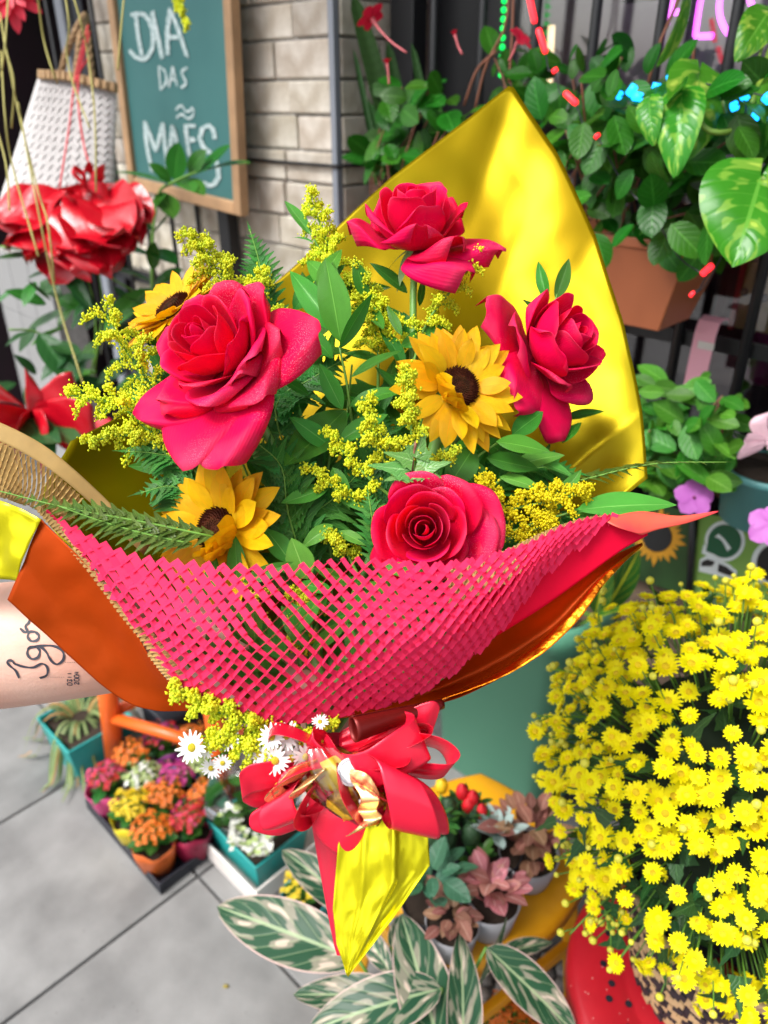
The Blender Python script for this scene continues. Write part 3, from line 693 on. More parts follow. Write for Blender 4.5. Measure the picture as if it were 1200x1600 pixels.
# ------------------------------------------------ sunflowers
def sunflower(px, py, d, rad, face, seed, label, fold=None, up=(0, 1, 0)):
    rg = random.Random(seed); loc = P(px, py, d); B = zbasis(loc, C2W(face), C2W(up)); B3 = B.to_3x3()
    root = thing('sunflower', loc, label, 'sunflower', 'sunflowers in the bouquet')
    rd = rad*.31
    q = MB(); prof = [(rd*.02, .10*rad), (rd*.35, .085*rad), (rd*.7, .10*rad), (rd*.95, .05*rad), (rd*1.0, -.02*rad), (rd*.6, -.12*rad), (.002, -.16*rad)]
    q.lathe(prof, 24); me = q.me('disc', True); mk('disc', me, M['disc'], root, B)
    fl = MB()
    for k in range(260):
        r = rd*math.sqrt((k+.5)/260); a = k*2.39996; zz = .10*rad-.05*rad*max(0, (r/rd-.7)/.3)**2*1.2
        hgt = .055*rad if r > rd*.55 else .02*rad
        ax = V((math.cos(a)*.5*(r/rd), math.sin(a)*.5*(r/rd), 1)).normalized(); p = V((r*math.cos(a), r*math.sin(a), zz-.012*rad))
        x = ax.orthogonal().normalized()*.022*rad; y = ax.cross(x)
        fl.add([p+x, p-x*.5+y*.8, p-x*.5-y*.8, p+ax*hgt*rg.uniform(.7, 1.3)], [(0, 1, 3), (1, 2, 3), (2, 0, 3)], 0 if r > rd*.5 else 1)
    mk('floret', fl.me('florets', False, [M['disc'], M['disc_mid']]), None, root, B, kind='stuff')
    for lay in range(3):
        n = (21, 19, 13)[lay]
        for k in range(n):
            a = 2*math.pi*(k+lay*.5)/n+rg.uniform(-.12, .12)
            el = (.10, .28, .50)[lay]+rg.uniform(-.12, .15)
            L_ = rad*(.74, .70, .56)[lay]*rg.uniform(.88, 1.1)
            w_ = rad*.32*rg.uniform(.8, 1.12); dr = .18; fo = 1.0
            if fold is not None:
                da = (a-fold+math.pi) % (2*math.pi)-math.pi
                if abs(da) < .70 and lay > 0: el = rg.uniform(1.12, 1.3); L_ *= .92; dr = -rg.uniform(.18, .26); w_ *= 1.3; fo = 1.12
            me = leafmesh(L_, w_, .84, .66, rg.uniform(-.1, .25) if dr > 0 else dr, rg.uniform(-.1, .2), 6, 9, .06, .8, rg.uniform(0, 6), 'petal')
            pos = V((math.cos(a)*rd*.9*fo, math.sin(a)*rd*.9*fo, -.03*rad+lay*.02*rad)); rd_ = V((math.cos(a), math.sin(a), 0))
            y = rd_*math.cos(el)+V((0, 0, 1))*math.sin(el); z = V((0, 0, 1))*math.cos(el)-rd_*math.sin(el)
            mk('petal', me, M['sunpetal'], root, B @ basis(pos, y, z))
    sp = leafmesh(rad*.42, rad*.22, .55, .8, .2, .1)
    for k in range(12):
        a = 2*math.pi*k/12+.1; pos = V((math.cos(a)*rd*.8, math.sin(a)*rd*.8, -.10*rad)); el = -.25 if k % 2 else -.5
        y = V((math.cos(a)*math.cos(el), math.sin(a)*math.cos(el), math.sin(el)))
        mk('sepal', sp, M['calyx'], root, B @ basis(pos, y, V((0, 0, 1))))
    stem_to(root, loc-B3 @ V((0, 0, rad*.12)), r=.0045)
    return root
sunflower(716, 605, .525, .0455, (.30, .18, .92), 5, 'sunflower with petals folded over its dark disc beside the sideways rose', fold=R(215))
sunflower(340, 828, .505, .0480, (-.42, .08, .86), 6, 'sunflower leaning over the pink honeycomb paper edge', fold=R(-35))
sunflower(272, 482, .575, .0460, (-.50, .62, .60), 8, 'sunflower seen from the side behind the largest rose')

# ------------------------------------------------ goldenrod
def goldenrod(pts, nb, bl, seed, label, m=None, bud=.00092, dens=1.0, droop=.35, wild=1.0, group='goldenrod sprigs in the bouquet'):
    rg = random.Random(seed); pp = [P(*p) for p in pts]; root = thing('goldenrod', pp[0], label, 'goldenrod', group)
    st = MB(); st.tube(path(pp, 14), [.0013*(1-.6*k/14) for k in range(15)], 6); bd_ = MB()
    for k in range(nb):
        t = .25+.75*k/max(1, nb-1); o = spl(pp, t); tn = (spl(pp, min(1, t+.03))-spl(pp, max(0, t-.03))).normalized()
        a = k*2.4+rg.uniform(-.5, .5); x = tn.orthogonal().normalized(); y = tn.cross(x)
        side = (x*math.cos(a)+y*math.sin(a)); side = (side - FW*.15*side.dot(FW)).normalized()
        L_ = bl*(1-.65*t)*rg.uniform(.7, 1.25)*(1.0 if k < nb-1 else .8)
        dr = (side*wild+tn*.75).normalized()
        q = [o, o+dr*L_*.5+ZZ*L_*.08, o+dr*L_+V((0, 0, -droop*L_))]
        bp = path(q, 6); st.tube(bp, .0005, 4)
        n = int(84*dens*(.45+L_/bl))
        for j in range(n):
            u = .12+.88*j/n; c = spl(q, u)+V((rg.gauss(0, 1), rg.gauss(0, 1), rg.gauss(0, 1)+.7))*(.0023*(1-.5*u))
            ax = V((rg.gauss(0, .5), rg.gauss(0, .5), 1)).normalized().to_track_quat('Z', 'Y').to_matrix()
            bd_.octa(c, bud*rg.uniform(.65, 1.25), ax)
    build('stem', st, M['stem'], root, smooth=True)
    build('blossom', bd_, m or M['solidago'], root, smooth=True, kind='stuff')
    return root
goldenrod([(290, 740, .535), (255, 640, .53), (210, 570, .53), (165, 490, .53)], 19, .042, 1, 'lime goldenrod sprig spreading past the left side of the largest rose', dens=1.5)
goldenrod([(300, 720, .53), (240, 680, .525), (185, 632, .52), (112, 618, .52)], 16, .028, 2, 'goldenrod sprig drooping over the olive foil', dens=1.2)
goldenrod([(300, 760, .52), (250, 700, .515), (195, 680, .51), (136, 692, .51)], 10, .014, 31, 'slim goldenrod tip hanging near the kraft paper edge', dens=1.3)
goldenrod([(380, 520, .56), (355, 450, .56), (330, 410, .56), (298, 370, .56)], 18, .030, 3, 'goldenrod sprig above the sideways sunflower', dens=1.5)
goldenrod([(430, 560, .565), (420, 480, .565), (400, 450, .565), (410, 430, .565)], 8, .022, 32, 'short goldenrod tuft beside the upright fern', dens=1.2)
goldenrod([(520, 560, .59), (525, 450, .59), (512, 380, .59), (483, 312, .59)], 22, .036, 4, 'tall goldenrod sprig left of the highest rose', dens=1.5)
goldenrod([(590, 640, .575), (590, 540, .575), (575, 480, .575), (556, 425, .575)], 22, .034, 5, 'goldenrod sprig under the highest rose', dens=1.4)
goldenrod([(630, 640, .57), (660, 520, .565), (700, 460, .56), (745, 402, .56)], 13, .026, 6, 'goldenrod sprig rising to the right petal of the highest rose', dens=1.5)
goldenrod([(640, 600, .575), (620, 540, .57), (600, 505, .57), (590, 470, .57)], 10, .026, 33, 'goldenrod tuft beside the broad green leaves', dens=1.3)
goldenrod([(650, 780, .49), (645, 700, .485), (640, 640, .48), (636, 580, .48)], 12, .018, 7, 'goldenrod sprig crossing the folded sunflower petals', dens=1.6)
goldenrod([(640, 780, .50), (600, 720, .495), (585, 680, .49), (575, 632, .49)], 11, .02, 8, 'goldenrod sprig below the folded sunflower', dens=1.4)
goldenrod([(640, 800, .505), (580, 750, .50), (545, 715, .50), (512, 680, .50)], 8, .014, 9, 'goldenrod sprig reaching towards the dark fern', dens=1.3)
goldenrod([(600, 840, .51), (560, 790, .51), (520, 760, .505), (482, 735, .505)], 9, .014, 10, 'goldenrod sprig above the spiral rose', dens=1.3)
goldenrod([(560, 900, .51), (545, 870, .51), (530, 850, .505), (515, 840, .505)], 6, .014, 34, 'small goldenrod cluster peeping over the pink paper', dens=1.3)
goldenrod([(700, 700, .51), (690, 715, .505), (700, 720, .50), (712, 708, .50)], 4, .010, 35, 'tiny goldenrod tuft by the lobed pale leaf', dens=1.0)
goldenrod([(730, 840, .53), (790, 800, .52), (850, 785, .515), (915, 770, .51)], 14, .030, 11, 'bright yellow goldenrod sprig right of the spiral rose', m=M['solidago_y'], dens=1.7, bud=.0010)
goldenrod([(740, 830, .52), (770, 800, .515), (765, 770, .51), (755, 752, .51)], 7, .018, 36, 'bright yellow goldenrod tip against the spiral rose', m=M['solidago_y'], dens=1.5)
goldenrod([(760, 860, .53), (800, 840, .52), (840, 825, .515), (860, 815, .51)], 7, .020, 37, 'low bright goldenrod tuft over the pink paper rim', m=M['solidago_y'], dens=1.5)
goldenrod([(560, 1180, .475), (450, 1150, .465), (360, 1120, .455), (275, 1082, .455)], 18, .022, 12, 'goldenrod sprig hanging out under the pink honeycomb paper', dens=2.0, bud=.0011)
goldenrod([(540, 1190, .47), (450, 1175, .46), (390, 1165, .455), (330, 1160, .455)], 14, .022, 13, 'goldenrod sprig mixed with the white asters', dens=1.8, bud=.0011)
goldenrod([(460, 1120, .475), (470, 1150, .465), (485, 1160, .46), (520, 1135, .46)], 7, .016, 38, 'goldenrod tuft beside the rolled foil', dens=1.3)
goldenrod([(420, 1150, .47), (430, 1190, .462), (436, 1205, .46), (441, 1216, .458)], 5, .008, 39, 'goldenrod tip dangling under the white asters', dens=1.3)
goldenrod([(480, 1080, .50), (470, 1020, .50), (480, 960, .50), (460, 930, .50)], 12, .03, 40, 'goldenrod sprig seen through the open pink mesh', dens=1.3)
goldenrod([(400, 1060, .50), (390, 990, .50), (400, 940, .50), (390, 910, .50)], 10, .03, 41, 'goldenrod sprig behind the pink mesh under the leaning sunflower', dens=1.2)

# ------------------------------------------------ fern fronds
def pinna(nl=8, seed=0):
    """serrated leaflet along +Y"""
    vs, fs, uv = [], [], []
    n = nl*2
    for j in range(n+1):
        v = j/n; p = (1-v)**.8*(.55+.45*math.sin(math.pi*min(1, v*1.6+.2))); tooth = 1.0 if j % 2 == 0 else .70
        w_ = .19*p*tooth+.004; z = -.10*v*v
        vs += [V((-w_, v-(.04 if j % 2 == 0 else 0)+.03, z+w_*.25)), V((0, v, z)), V((w_, v-(.04 if j % 2 == 0 else 0)+.03, z+w_*.25))]
        uv += [(0, v), (.5, v), (1, v)]
    for j in range(n):
        a = 3*j; fs += [(a, a+1, a+4, a+3), (a+1, a+2, a+5, a+4)]
    return mesh('pinna', vs, fs, True, uv)
PIN = pinna(); PIN0 = PIN.copy()
def fern(pts, face, L_, seed, label, n=14, m=None, w=1.0, cat='fern'):
    rg = random.Random(seed); n = int(n*1.35); pp = [P(*p) for p in pts]; root = thing('fern_frond', pp[0], label, 'fern')
    q = MB(); q.tube(path(pp, 12), [.0009*(1-.6*k/12) for k in range(13)], 5); build('stem', q, M['stem'], root, smooth=True)
    me = PIN if m is None else PIN0.copy(); fz = C2W(face).normalized()
    for k in range(n):
        t = .04+.94*k/(n-1); o = spl(pp, t); tn = (spl(pp, min(1, t+.03))-spl(pp, max(0, t-.03))).normalized(); sd_ = tn.cross(fz).normalized()
        l = L_*max(.12, math.sin(math.pi*(.28+.70*t)))*rg.uniform(.9, 1.1)
        for sgn in (-1, 1):
            y = (sd_*sgn*.85+tn*.55+fz*rg.uniform(-.15, .15)).normalized()
            mk('pinna', me, m or M['fern'], root, basis(o, y, fz+sd_*rg.uniform(-.15, .15), (l*w*2.0, l, l)))
    o = pp[-1]; tn = (pp[-1]-spl(pp, .95)).normalized()
    mk('pinna', me, m or M['fern'], root, basis(o, tn, fz, (L_*.3, L_*.35, L_*.3)))
    return root
fern([(430, 560, .575), (415, 470, .575), (405, 410, .575), (390, 358, .575)], (.1, .2, 1), .020, 1, 'upright fern frond between the sideways sunflower and broad leaves')
fern([(480, 900, .52), (450, 800, .515), (440, 730, .51), (400, 690, .50)], (-.3, .2, 1), .030, 2, 'dark fern frond in the middle under the largest rose', 13)
fern([(520, 880, .53), (500, 780, .53), (480, 720, .53), (470, 650, .53)], (.3, .2, 1), .032, 3, 'dark fern frond behind the middle goldenrod', 13)
fern([(470, 900, .525), (460, 830, .52), (520, 780, .52), (560, 740, .52)], (.3, .3, 1), .030, 14, 'dark fern frond left of the spiral rose', 13)
fern([(380, 860, .525), (300, 730, .52), (250, 710, .515), (195, 705, .51)], (-.2, .5, 1), .024, 4, 'green fern frond over the olive foil', 12)
fern([(370, 860, .535), (300, 650, .535), (270, 600, .535), (215, 590, .53)], (-.2, .3, 1), .022, 5, 'fern frond tucked behind the left edge of the largest rose', 12)
fern([(380, 870, .53), (310, 790, .52), (270, 760, .515), (220, 770, .51)], (-.2, .5, 1), .026, 6, 'fern frond above the dark olive frond', 12)
fern([(340, 840, .49), (220, 815, .485), (110, 795, .48), (-10, 765, .48)], (.1, .75, .6), .017, 7, 'olive fern frond lying along the kraft paper towards the gold corner', 15, M['fern_olive'])
fern([(300, 850, .485), (230, 835, .48), (160, 815, .478), (90, 790, .475)], (.0, .6, .8), .016, 8, 'short olive fern frond above the zigzag paper edge', 12, M['fern_olive'])
fern([(800, 780, .55), (910, 750, .55), (1020, 725, .54), (1135, 722, .53)], (.1, .93, .3), .018, 9, 'thin fern frond curving out past the right foil edge', 16, M['fern_olive'])
fern([(700, 800, .55), (790, 745, .55), (850, 730, .55), (905, 740, .55)], (.2, .6, .8), .030, 10, 'dark fern frond below the sideways rose', 12)
fern([(600, 820, .54), (580, 740, .54), (590, 690, .54), (600, 650, .54)], (0, .2, 1), .028, 11, 'dark fern frond behind the lobed pale leaf', 12)
fern([(480, 780, .56), (430, 640, .56), (490, 590, .56), (540, 560, .56)], (0, .3, 1), .030, 12, 'dark fern frond between the largest rose and broad leaves', 12)
fern([(590, 880, .50), (585, 840, .495), (580, 800, .49), (575, 770, .49)], (-.1, .2, 1), .014, 15, 'small fern tip at the left edge of the spiral rose', 9)

# lobed pale leaf
root = thing('lobed_leaf_sprig', P(640, 760, .49), 'pale green lobed leaf sprig above the spiral rose', 'leaf sprig')
q = MB(); q.tube(path([P(640, 770, .49), P(645, 720, .485), P(650, 690, .48)], 6), .0009, 6); build('stem', q, M['brown_stem'], root, smooth=True)
LB = pinna(4)
for (a, b, l) in (((640, 735), (575, 725), .022), ((645, 720), (600, 705), .018), ((650, 715), (665, 668), .022), ((655, 735), (705, 720), .020), ((648, 735), (690, 745), .018), ((640, 740), (600, 750), .016)):
    p0 = P(*a, .483); p1 = P(*b, .478); y = p1-p0; mk('leaflet', LB, M['celery'], root, basis(p0, y, C2W((0, .35, 1)), (l*2.6, y.length, l)))

# ------------------------------------------------ broad smooth leaves (ruscus and filler branches)
RL = [leafmesh(1, .36, .85, .85, dr, .22, 8, 12, .02, 1, k, 'leaf') for k, dr in enumerate((.12, .25, -.08))]
RW = [leafmesh(1, .50, .85, .85, dr, .16, 8, 12, .02, 1, k, 'leaf') for k, dr in enumerate((.12, .2, -.05))]
def branch(label, stem, leaves, m, cat='leaf sprig', lib=RL, name='leaf_branch'):
    pp = [P(*p) for p in stem]; root = thing(name, pp[0], label, cat)
    q = MB(); q.tube(path(pp, 10), [.0012*(1-.4*k/10) for k in range(11)], 6); build('stem', q, M['stem'], root, smooth=True)
    mm = [x.copy() for x in lib]
    for i, (a, b, fc, ws) in enumerate(leaves):
        p0, p1 = P(*a), P(*b); y = p1-p0
        mk('leaf', mm[i % 3], m, root, basis(p0, y, C2W(fc), (y.length*ws, y.length, y.length)))
    return root
branch('broad bright green leaves standing right of the largest rose', [(560, 760, .545), (545, 620, .54), (530, 540, .535)],
       [((532, 535, .535), (510, 398, .53), (.15, .1, 1), 1.05), ((528, 520, .536), (446, 412, .54), (-.3, .3, 1), .8), ((530, 545, .535), (577, 456, .53), (.7, .1, .6), .8), ((548, 590, .535), (622, 540, .525), (.2, .8, .6), .9),
        ((545, 635, .53), (628, 595, .52), (.3, .6, .7), .9), ((540, 640, .53), (445, 735, .505), (-.2, .3, 1), 1.3), ((520, 560, .54), (470, 500, .54), (-.2, .5, .9), .9)], M['ruscus'])
branch('small glossy leaf curling out above the tall goldenrod', [(520, 430, .59), (500, 390, .59), (483, 362, .59)], [((484, 366, .59), (447, 308, .59), (.5, .2, .8), .95), ((490, 380, .59), (458, 362, .595), (0, .8, .5), .6), ((500, 400, .59), (545, 372, .59), (0, .8, .5), .6)], M['ruscus_light'])
branch('pair of pointed leaves above the sideways rose', [(850, 520, .60), (865, 480, .60), (870, 460, .60)], [((868, 468, .60), (893, 402, .60), (.3, .1, 1), .95), ((855, 470, .60), (838, 405, .60), (-.4, .1, .9), .8), ((850, 490, .60), (815, 470, .60), (0, .5, .9), .9)], M['ruscus'])
branch('long light green leaf pointing right over the red paper', [(800, 830, .52), (860, 810, .515), (908, 796, .51)], [((900, 797, .51), (1058, 776, .50), (-.15, .75, .75), .92), ((880, 805, .515), (960, 800, .51), (0, .6, .8), .9), ((860, 800, .52), (905, 735, .53), (.3, .2, 1), .9)], M['ruscus_light'])
branch('green leaves under the folded sunflower', [(700, 780, .535), (740, 720, .53), (780, 690, .53)], [((775, 690, .52), (862, 700, .515), (.1, .6, .8), .9), ((740, 700, .525), (700, 760, .51), (0, .2, 1), 1.2), ((760, 715, .53), (840, 735, .53), (0, .5, .8), .9), ((800, 680, .535), (850, 640, .54), (0, .3, 1), 1), ((745, 720, .53), (745, 790, .52), (.2, .2, 1), 1.1)], M['ruscus'], lib=RW)
branch('light leaf beside the leaning sunflower', [(480, 900, .50), (470, 880, .495), (455, 870, .49)], [((480, 905, .49), (455, 842, .485), (-.1, .3, 1), 1.3), ((455, 880, .495), (415, 820, .50), (.3, .3, .9), 1.0)], M['ruscus_light'], lib=RW)
branch('leaves behind the left side of the largest rose', [(330, 760, .56), (290, 660, .56), (270, 600, .56)], [((285, 640, .555), (240, 590, .555), (-.3, .4, .9), 1), ((290, 680, .55), (215, 660, .545), (-.2, .7, .7), .9), ((285, 700, .55), (190, 720, .54), (-.2, .8, .6), .8), ((275, 600, .56), (230, 545, .56), (-.2, .5, .8), 1)], M['ruscus'])
branch('fresh light green leaves filling the middle of the bouquet', [(520, 900, .53), (510, 760, .53), (530, 640, .53)],
       [((520, 700, .515), (455, 650, .505), (-.2, .4, 1), 1.1), ((530, 690, .515), (600, 640, .51), (.2, .5, .9), 1.0), ((515, 760, .512), (440, 790, .505), (-.2, .5, .9), 1.1), ((525, 770, .512), (590, 800, .505), (.2, .5, .9), 1.0), ((520, 820, .508), (470, 850, .50), (-.1, .4, 1), 1.2), ((535, 640, .52), (500, 570, .525), (-.1, .3, 1), 1.0), ((530, 830, .508), (575, 850, .50), (.2, .4, 1), 1.0), ((520, 730, .515), (545, 790, .505), (0, .3, 1), 1.1)], M['ruscus_light'])
branch('fresh light green leaves above the bright yellow goldenrod', [(700, 850, .53), (760, 770, .535), (820, 720, .54)],
       [((780, 745, .53), (850, 760, .52), (.2, .6, .8), 1.0), ((800, 730, .535), (880, 700, .53), (.2, .6, .8), 1.0), ((760, 765, .53), (700, 730, .52), (-.2, .5, .9), 1.0), ((830, 715, .54), (900, 740, .53), (.3, .6, .7), .9)], M['ruscus_light'])
for bi, (x0, x1, y0, y1, lab) in enumerate(((250, 480, 520, 860, 'dark leafy filler branch deep behind the largest rose'), (440, 660, 440, 700, 'dark leafy filler branch deep under the highest rose'),
                                 (460, 700, 680, 900, 'dark leafy filler branch deep behind the spiral rose'), (640, 900, 640, 880, 'dark leafy filler branch deep under the sideways rose'), (300, 700, 900, 1080, 'dark leafy filler branch behind the pink mesh'))):
    rg = random.Random(90+bi); lv = []
    for k in range(46 if bi != 4 else 80):
        x, y = rg.uniform(x0, x1), rg.uniform(y0, y1); d = rg.uniform(.555, .60) if bi != 4 else rg.uniform(.472, .515); a = rg.uniform(0, 6.28); l = rg.uniform(60, 110)
        lv.append(((x, y, d), (x+l*math.cos(a), y-abs(l*math.sin(a))*.9+10, d+rg.uniform(-.02, .02)), (rg.uniform(-.5, .5), rg.uniform(0, .7), 1), rg.uniform(.7, 1.1)))
    xm, ym = (x0+x1)/2, (y0+y1)/2
    branch(lab, [(505, 1120, .52), (xm*.5+252, ym*.5+520, .56), (xm, ym, .575)], lv, M['ruscus'])

# ------------------------------------------------ white asters
M['aster'] = mat('aster_petal', (.82, .82, .80), .5, transl=.2, var=.05); M['aster_eye'] = mat('aster_eye', (.70, .55, .02), .7, bump=(300, .8, .001))
def daisy_mesh(n=15, w=.20, cup=.15, seed=0, two=True, nm='petal_ring'):
    rg = random.Random(seed); q = MB()
    for lay in range(2 if two else 1):
        for k in range(n):
            a = 2*math.pi*(k+lay*.5)/n+rg.uniform(-.1, .1); l = rg.uniform(.85, 1.05)*(1 if lay == 0 else .8); x = V((math.cos(a), math.sin(a), 0)); y = V((-math.sin(a), math.cos(a), 0)); c = cup+rg.uniform(-.12, .12)+lay*.22
            q.add([x*.16-y*w*.3, x*.16+y*w*.3, x*.62*l+y*w*.55+V((0, 0, c*.45)), x*l+y*w*.2+V((0, 0, c*.6)), x*l-y*w*.2+V((0, 0, c*.6)), x*.62*l-y*w*.55+V((0, 0, c*.45))], [(0, 1, 2, 5), (5, 2, 3, 4)])
    return q.me(nm, True)
def eye_mesh(r=.28, h=.18):
    q = MB(); q.lathe([(r, .02), (r*.95, h*.6), (r*.6, h), (.01, h*1.05)], 10); return q.me('eye', True)
AS = [daisy_mesh(16, .22, .2, s, False) for s in range(3)]; AE = eye_mesh(.26)
asp = thing('aster_sprig', P(430, 1160, .46), 'spray of small white asters under the pink honeycomb paper', 'aster')
qs = MB()
for k, (x, y, sc, fx, fy) in enumerate(((300, 1168, 27, -.3, .2), (322, 1172, 15, .2, .5), (330, 1200, 18, 0, -.2), (425, 1152, 22, -.2, .4), (447, 1150, 24, .1, .4), (437, 1172, 24, 0, .2), (430, 1188, 26, -.1, -.1), (455, 1185, 24, .1, .0), (474, 1165, 22, .4, .2), (478, 1182, 24, .4, -.1), (405, 1178, 20, -.3, .0), (358, 1152, 22, -.5, .5), (348, 1192, 16, 0, -.2), (500, 1128, 14, 0, .8))):
    d = .447+.004*(k % 3); loc = P(x, y, d); B = zbasis(loc, C2W((fx, fy, .9)), s=sc/F*d)
    o = mk('flower', AS[k % 3], M['aster'], asp, B); mk('eye', AE, M['aster_eye'], o, B)
    qs.tube(path([loc, loc+FW*.012+ZZ*.004, P(470, 1150, .48)], 5), .0006, 4)
build('stem', qs, M['stem'], asp, smooth=True)

# ------------------------------------------------ wrapping sheets
def foil(name, col, rough, wr, wscale, metal=1.0, back=None):
    m = mat(name, col, rough, metal, bump=(wscale, wr, .004)); return m
M['gold'] = mat('gold_foil', (.30, .255, .002), .27, .62, noi=(4, .2), col2=(.37, .235, .001), bump=(10, .10, .004), spec=.2, transl=.22)  # orange noise colour stands in for warm reflections on the foil
M['gold_tail'] = foil('gold_foil_tail', (.70, .64, .006), .24, .3, 14, .7)
M['copper'] = mat('copper_foil', (.56, .060, .001), .38, .45, noi=(9, .4), col2=(.32, .045, .001), bump=(24, .3, .004), spec=.2, transl=.22)
M['rim'] = foil('orange_foil', (.80, .22, .012), .28, 1.0, 44)
M['maroonfoil'] = foil('maroon_foil', (.17, .008, .006), .4, .4, 26, .4)
M['redpaper'] = mat('red_paper', (.62, .002, .030), .6, spec=.08, bump=(60, .12, .001))
M['pinkmesh'] = mat('pink_paper', (.92, .034, .125), .62, noi=(30, .10), transl=.22, spec=.12)
M['kraft'] = mat('kraft_paper', (.48, .31, .10), .7, noi=(60, .2), bump=(150, .2, .001), transl=.1)
M['ribbon'] = mat('red_satin', (.84, .012, .048), .27, .22, coat=.25, bump=(300, .05, .0005), transl=.05, spec=.5)
M['goldribbon'] = mat('gold_ribbon', (.86, .56, .24), .25, .75, bump=(60, .1, .001))
def satin(m):                          # fine lengthwise threads from the ribbon's own UV
    t = m.node_tree; N = t.nodes; L = t.links; b = N['Principled BSDF']; tc = N.new('ShaderNodeTexCoord'); mp = N.new('ShaderNodeMapping'); mp.inputs['Scale'].default_value = (120, 2.5, 1)
    nz = N.new('ShaderNodeTexNoise'); nz.inputs['Scale'].default_value = 1; L.new(tc.outputs['UV'], mp.inputs[0]); L.new(mp.outputs[0], nz.inputs['Vector'])
    bp = N.new('ShaderNodeBump'); bp.inputs['Strength'].default_value = .25; bp.inputs['Distance'].default_value = .0004; L.new(nz.outputs[0], bp.inputs['Height']); L.new(bp.outputs[0], b.inputs['Normal'])
satin(M['ribbon']); satin(M['goldribbon'])
wrap = thing('gold_foil_sheet', P(505, 1130, .56), 'tall gold foil sheet standing behind the roses with a pointed corner', 'foil wrap')
top = [(112, 690, .555), (300, 590, .66), (428, 446, .70), (612, 277, .72), (798, 134, .73), (868, 236, .71), (930, 368, .69), (972, 500, .665), (1000, 640, .64), (1010, 748, .61)]
mid = [(70, 800, .525), (350, 720, .66), (460, 600, .69), (590, 480, .70), (720, 400, .71), (770, 470, .70), (815, 560, .68), (845, 660, .66), (865, 760, .64), (880, 850, .60)]
low = [(200, 930, .51), (330, 900, .56), (480, 860, .61), (550, 800, .62), (620, 780, .63), (650, 800, .63), (680, 840, .62), (700, 880, .60), (715, 930, .58), (720, 980, .56)]
bot = [(400, 1110, .50), (450, 1120, .52), (495, 1120, .55), (505, 1120, .56), (515, 1120, .56), (520, 1120, .56), (525, 1120, .55), (530, 1120, .54), (535, 1120, .53), (540, 1120, .525)]
me = sheet([top, mid, low, bot], 120, 80, .0022, 13, 3, lin=True, crease=.0034, csc=4.5); put('foil_back', me, M['gold'], wrap, solid=.0001)
# gold corner on the far left
cg = sheet([[(-150, 770, .50), (-60, 778, .49), (0, 782, .482), (66, 811, .478)], [(-150, 840, .50), (-60, 845, .495), (0, 848, .485), (42, 862, .482)], [(-150, 900, .51), (-60, 905, .50), (0, 905, .49), (24, 908, .486)]], 30, 16, .005, 30, 9)
put('foil_corner', cg, M['gold_tail'], wrap, solid=.0004)

cw = thing('copper_foil_sheet', P(505, 1135, .50), 'copper orange foil outer wrap flaring left and right under the paper', 'foil wrap')
me = sheet([[(66, 811, .482), (140, 888, .478), (210, 985, .476), (262, 1062, .478), (330, 1100, .485), (470, 1130, .495)],
            [(40, 872, .484), (115, 950, .490), (190, 1030, .49), (250, 1082, .486), (330, 1108, .488), (470, 1135, .495)],
            [(12, 937, .488), (95, 1012, .495), (178, 1084, .495), (240, 1110, .49), (330, 1112, .49), (470, 1140, .495)]], 70, 40, .0015, 26, 5, crease=.0016, csc=14)
put('left_wing', me, M['copper'], cw, solid=.0004)
me = sheet([[(520, 1100, .485), (640, 1070, .487), (740, 1005, .488), (830, 950, .49), (910, 890, .495), (1003, 848, .505)],
            [(525, 1110, .490), (655, 1085, .498), (770, 1035, .50), (860, 975, .502), (930, 905, .503), (1003, 849, .506)],
            [(530, 1122, .485), (690, 1098, .488), (800, 1047, .485), (885, 985, .488), (945, 908, .495), (1004, 850, .506)]], 70, 40, .0012, 26, 6, crease=.0014, csc=14)
put('right_wing', me, M['copper'], cw, solid=.0004)
me = sheet([[(690, 1094, .487), (795, 1040, .486), (878, 976, .488), (938, 905, .495), (1002, 851, .505)],
            [(690, 1096, .476), (800, 1038, .474), (882, 968, .478), (941, 900, .488), (1003, 851, .504)],
            [(650, 1108, .470), (800, 1050, .468), (889, 985, .472), (948, 908, .484), (1004, 851, .503)]], 60, 10, .0016, 60, 8)
put('folded_rim', me, M['rim'], cw, solid=.0004)
# rolled corner
def roll(u, v):
    a = P(552, 1140, .440); b = P(692, 1100, .470); ax = b-a; c = a+ax*u; t = ax.normalized(); x = UP-t*UP.dot(t); x.normalize(); y = t.cross(x)
    an = v*6.9; r = (.0078*(1-.62*u))*(1-.10*v); return c+(x*math.cos(an)-y*math.sin(an)*.75)*r
put('rolled_corner', grid(roll, 24, 24), M['maroonfoil'], cw, solid=.0004)

rp = thing('red_paper_sheet', P(720, 980, .49), 'smooth crimson paper sheet flaring right to a pointed tip painted with orange foil glow', 'paper wrap')
me = sheet([[(690, 930, .478), (800, 880, .478), (880, 838, .483), (955, 810, .492), (1000, 800, .498)], [(700, 990, .482), (800, 930, .483), (880, 885, .488), (960, 836, .494), (1005, 818, .498)],
            [(690, 1040, .482), (790, 985, .485), (875, 930, .489), (965, 864, .495), (1012, 836, .499)]], 40, 16, .0012, 22, 4)
put('paper', me, M['redpaper'], rp, solid=.0004)
me = sheet([[(940, 811, .490), (1000, 799, .497), (1060, 806, .498), (1122, 798, .50)], [(965, 824, .486), (1010, 818, .494), (1065, 813, .497), (1122, 799, .50)], [(1003, 836, .491), (1030, 827, .495), (1075, 817, .498), (1122, 800, .50)]], 30, 8, .0006, 50, 2)
put('paper_tip', me, mat('foil_glow_tip', (.80, .14, .05), .5, noi=(20, .5), col2=(.75, .05, .06)), rp, solid=.0004)  # coral on the red tip: orange cast of the foil behind, painted in

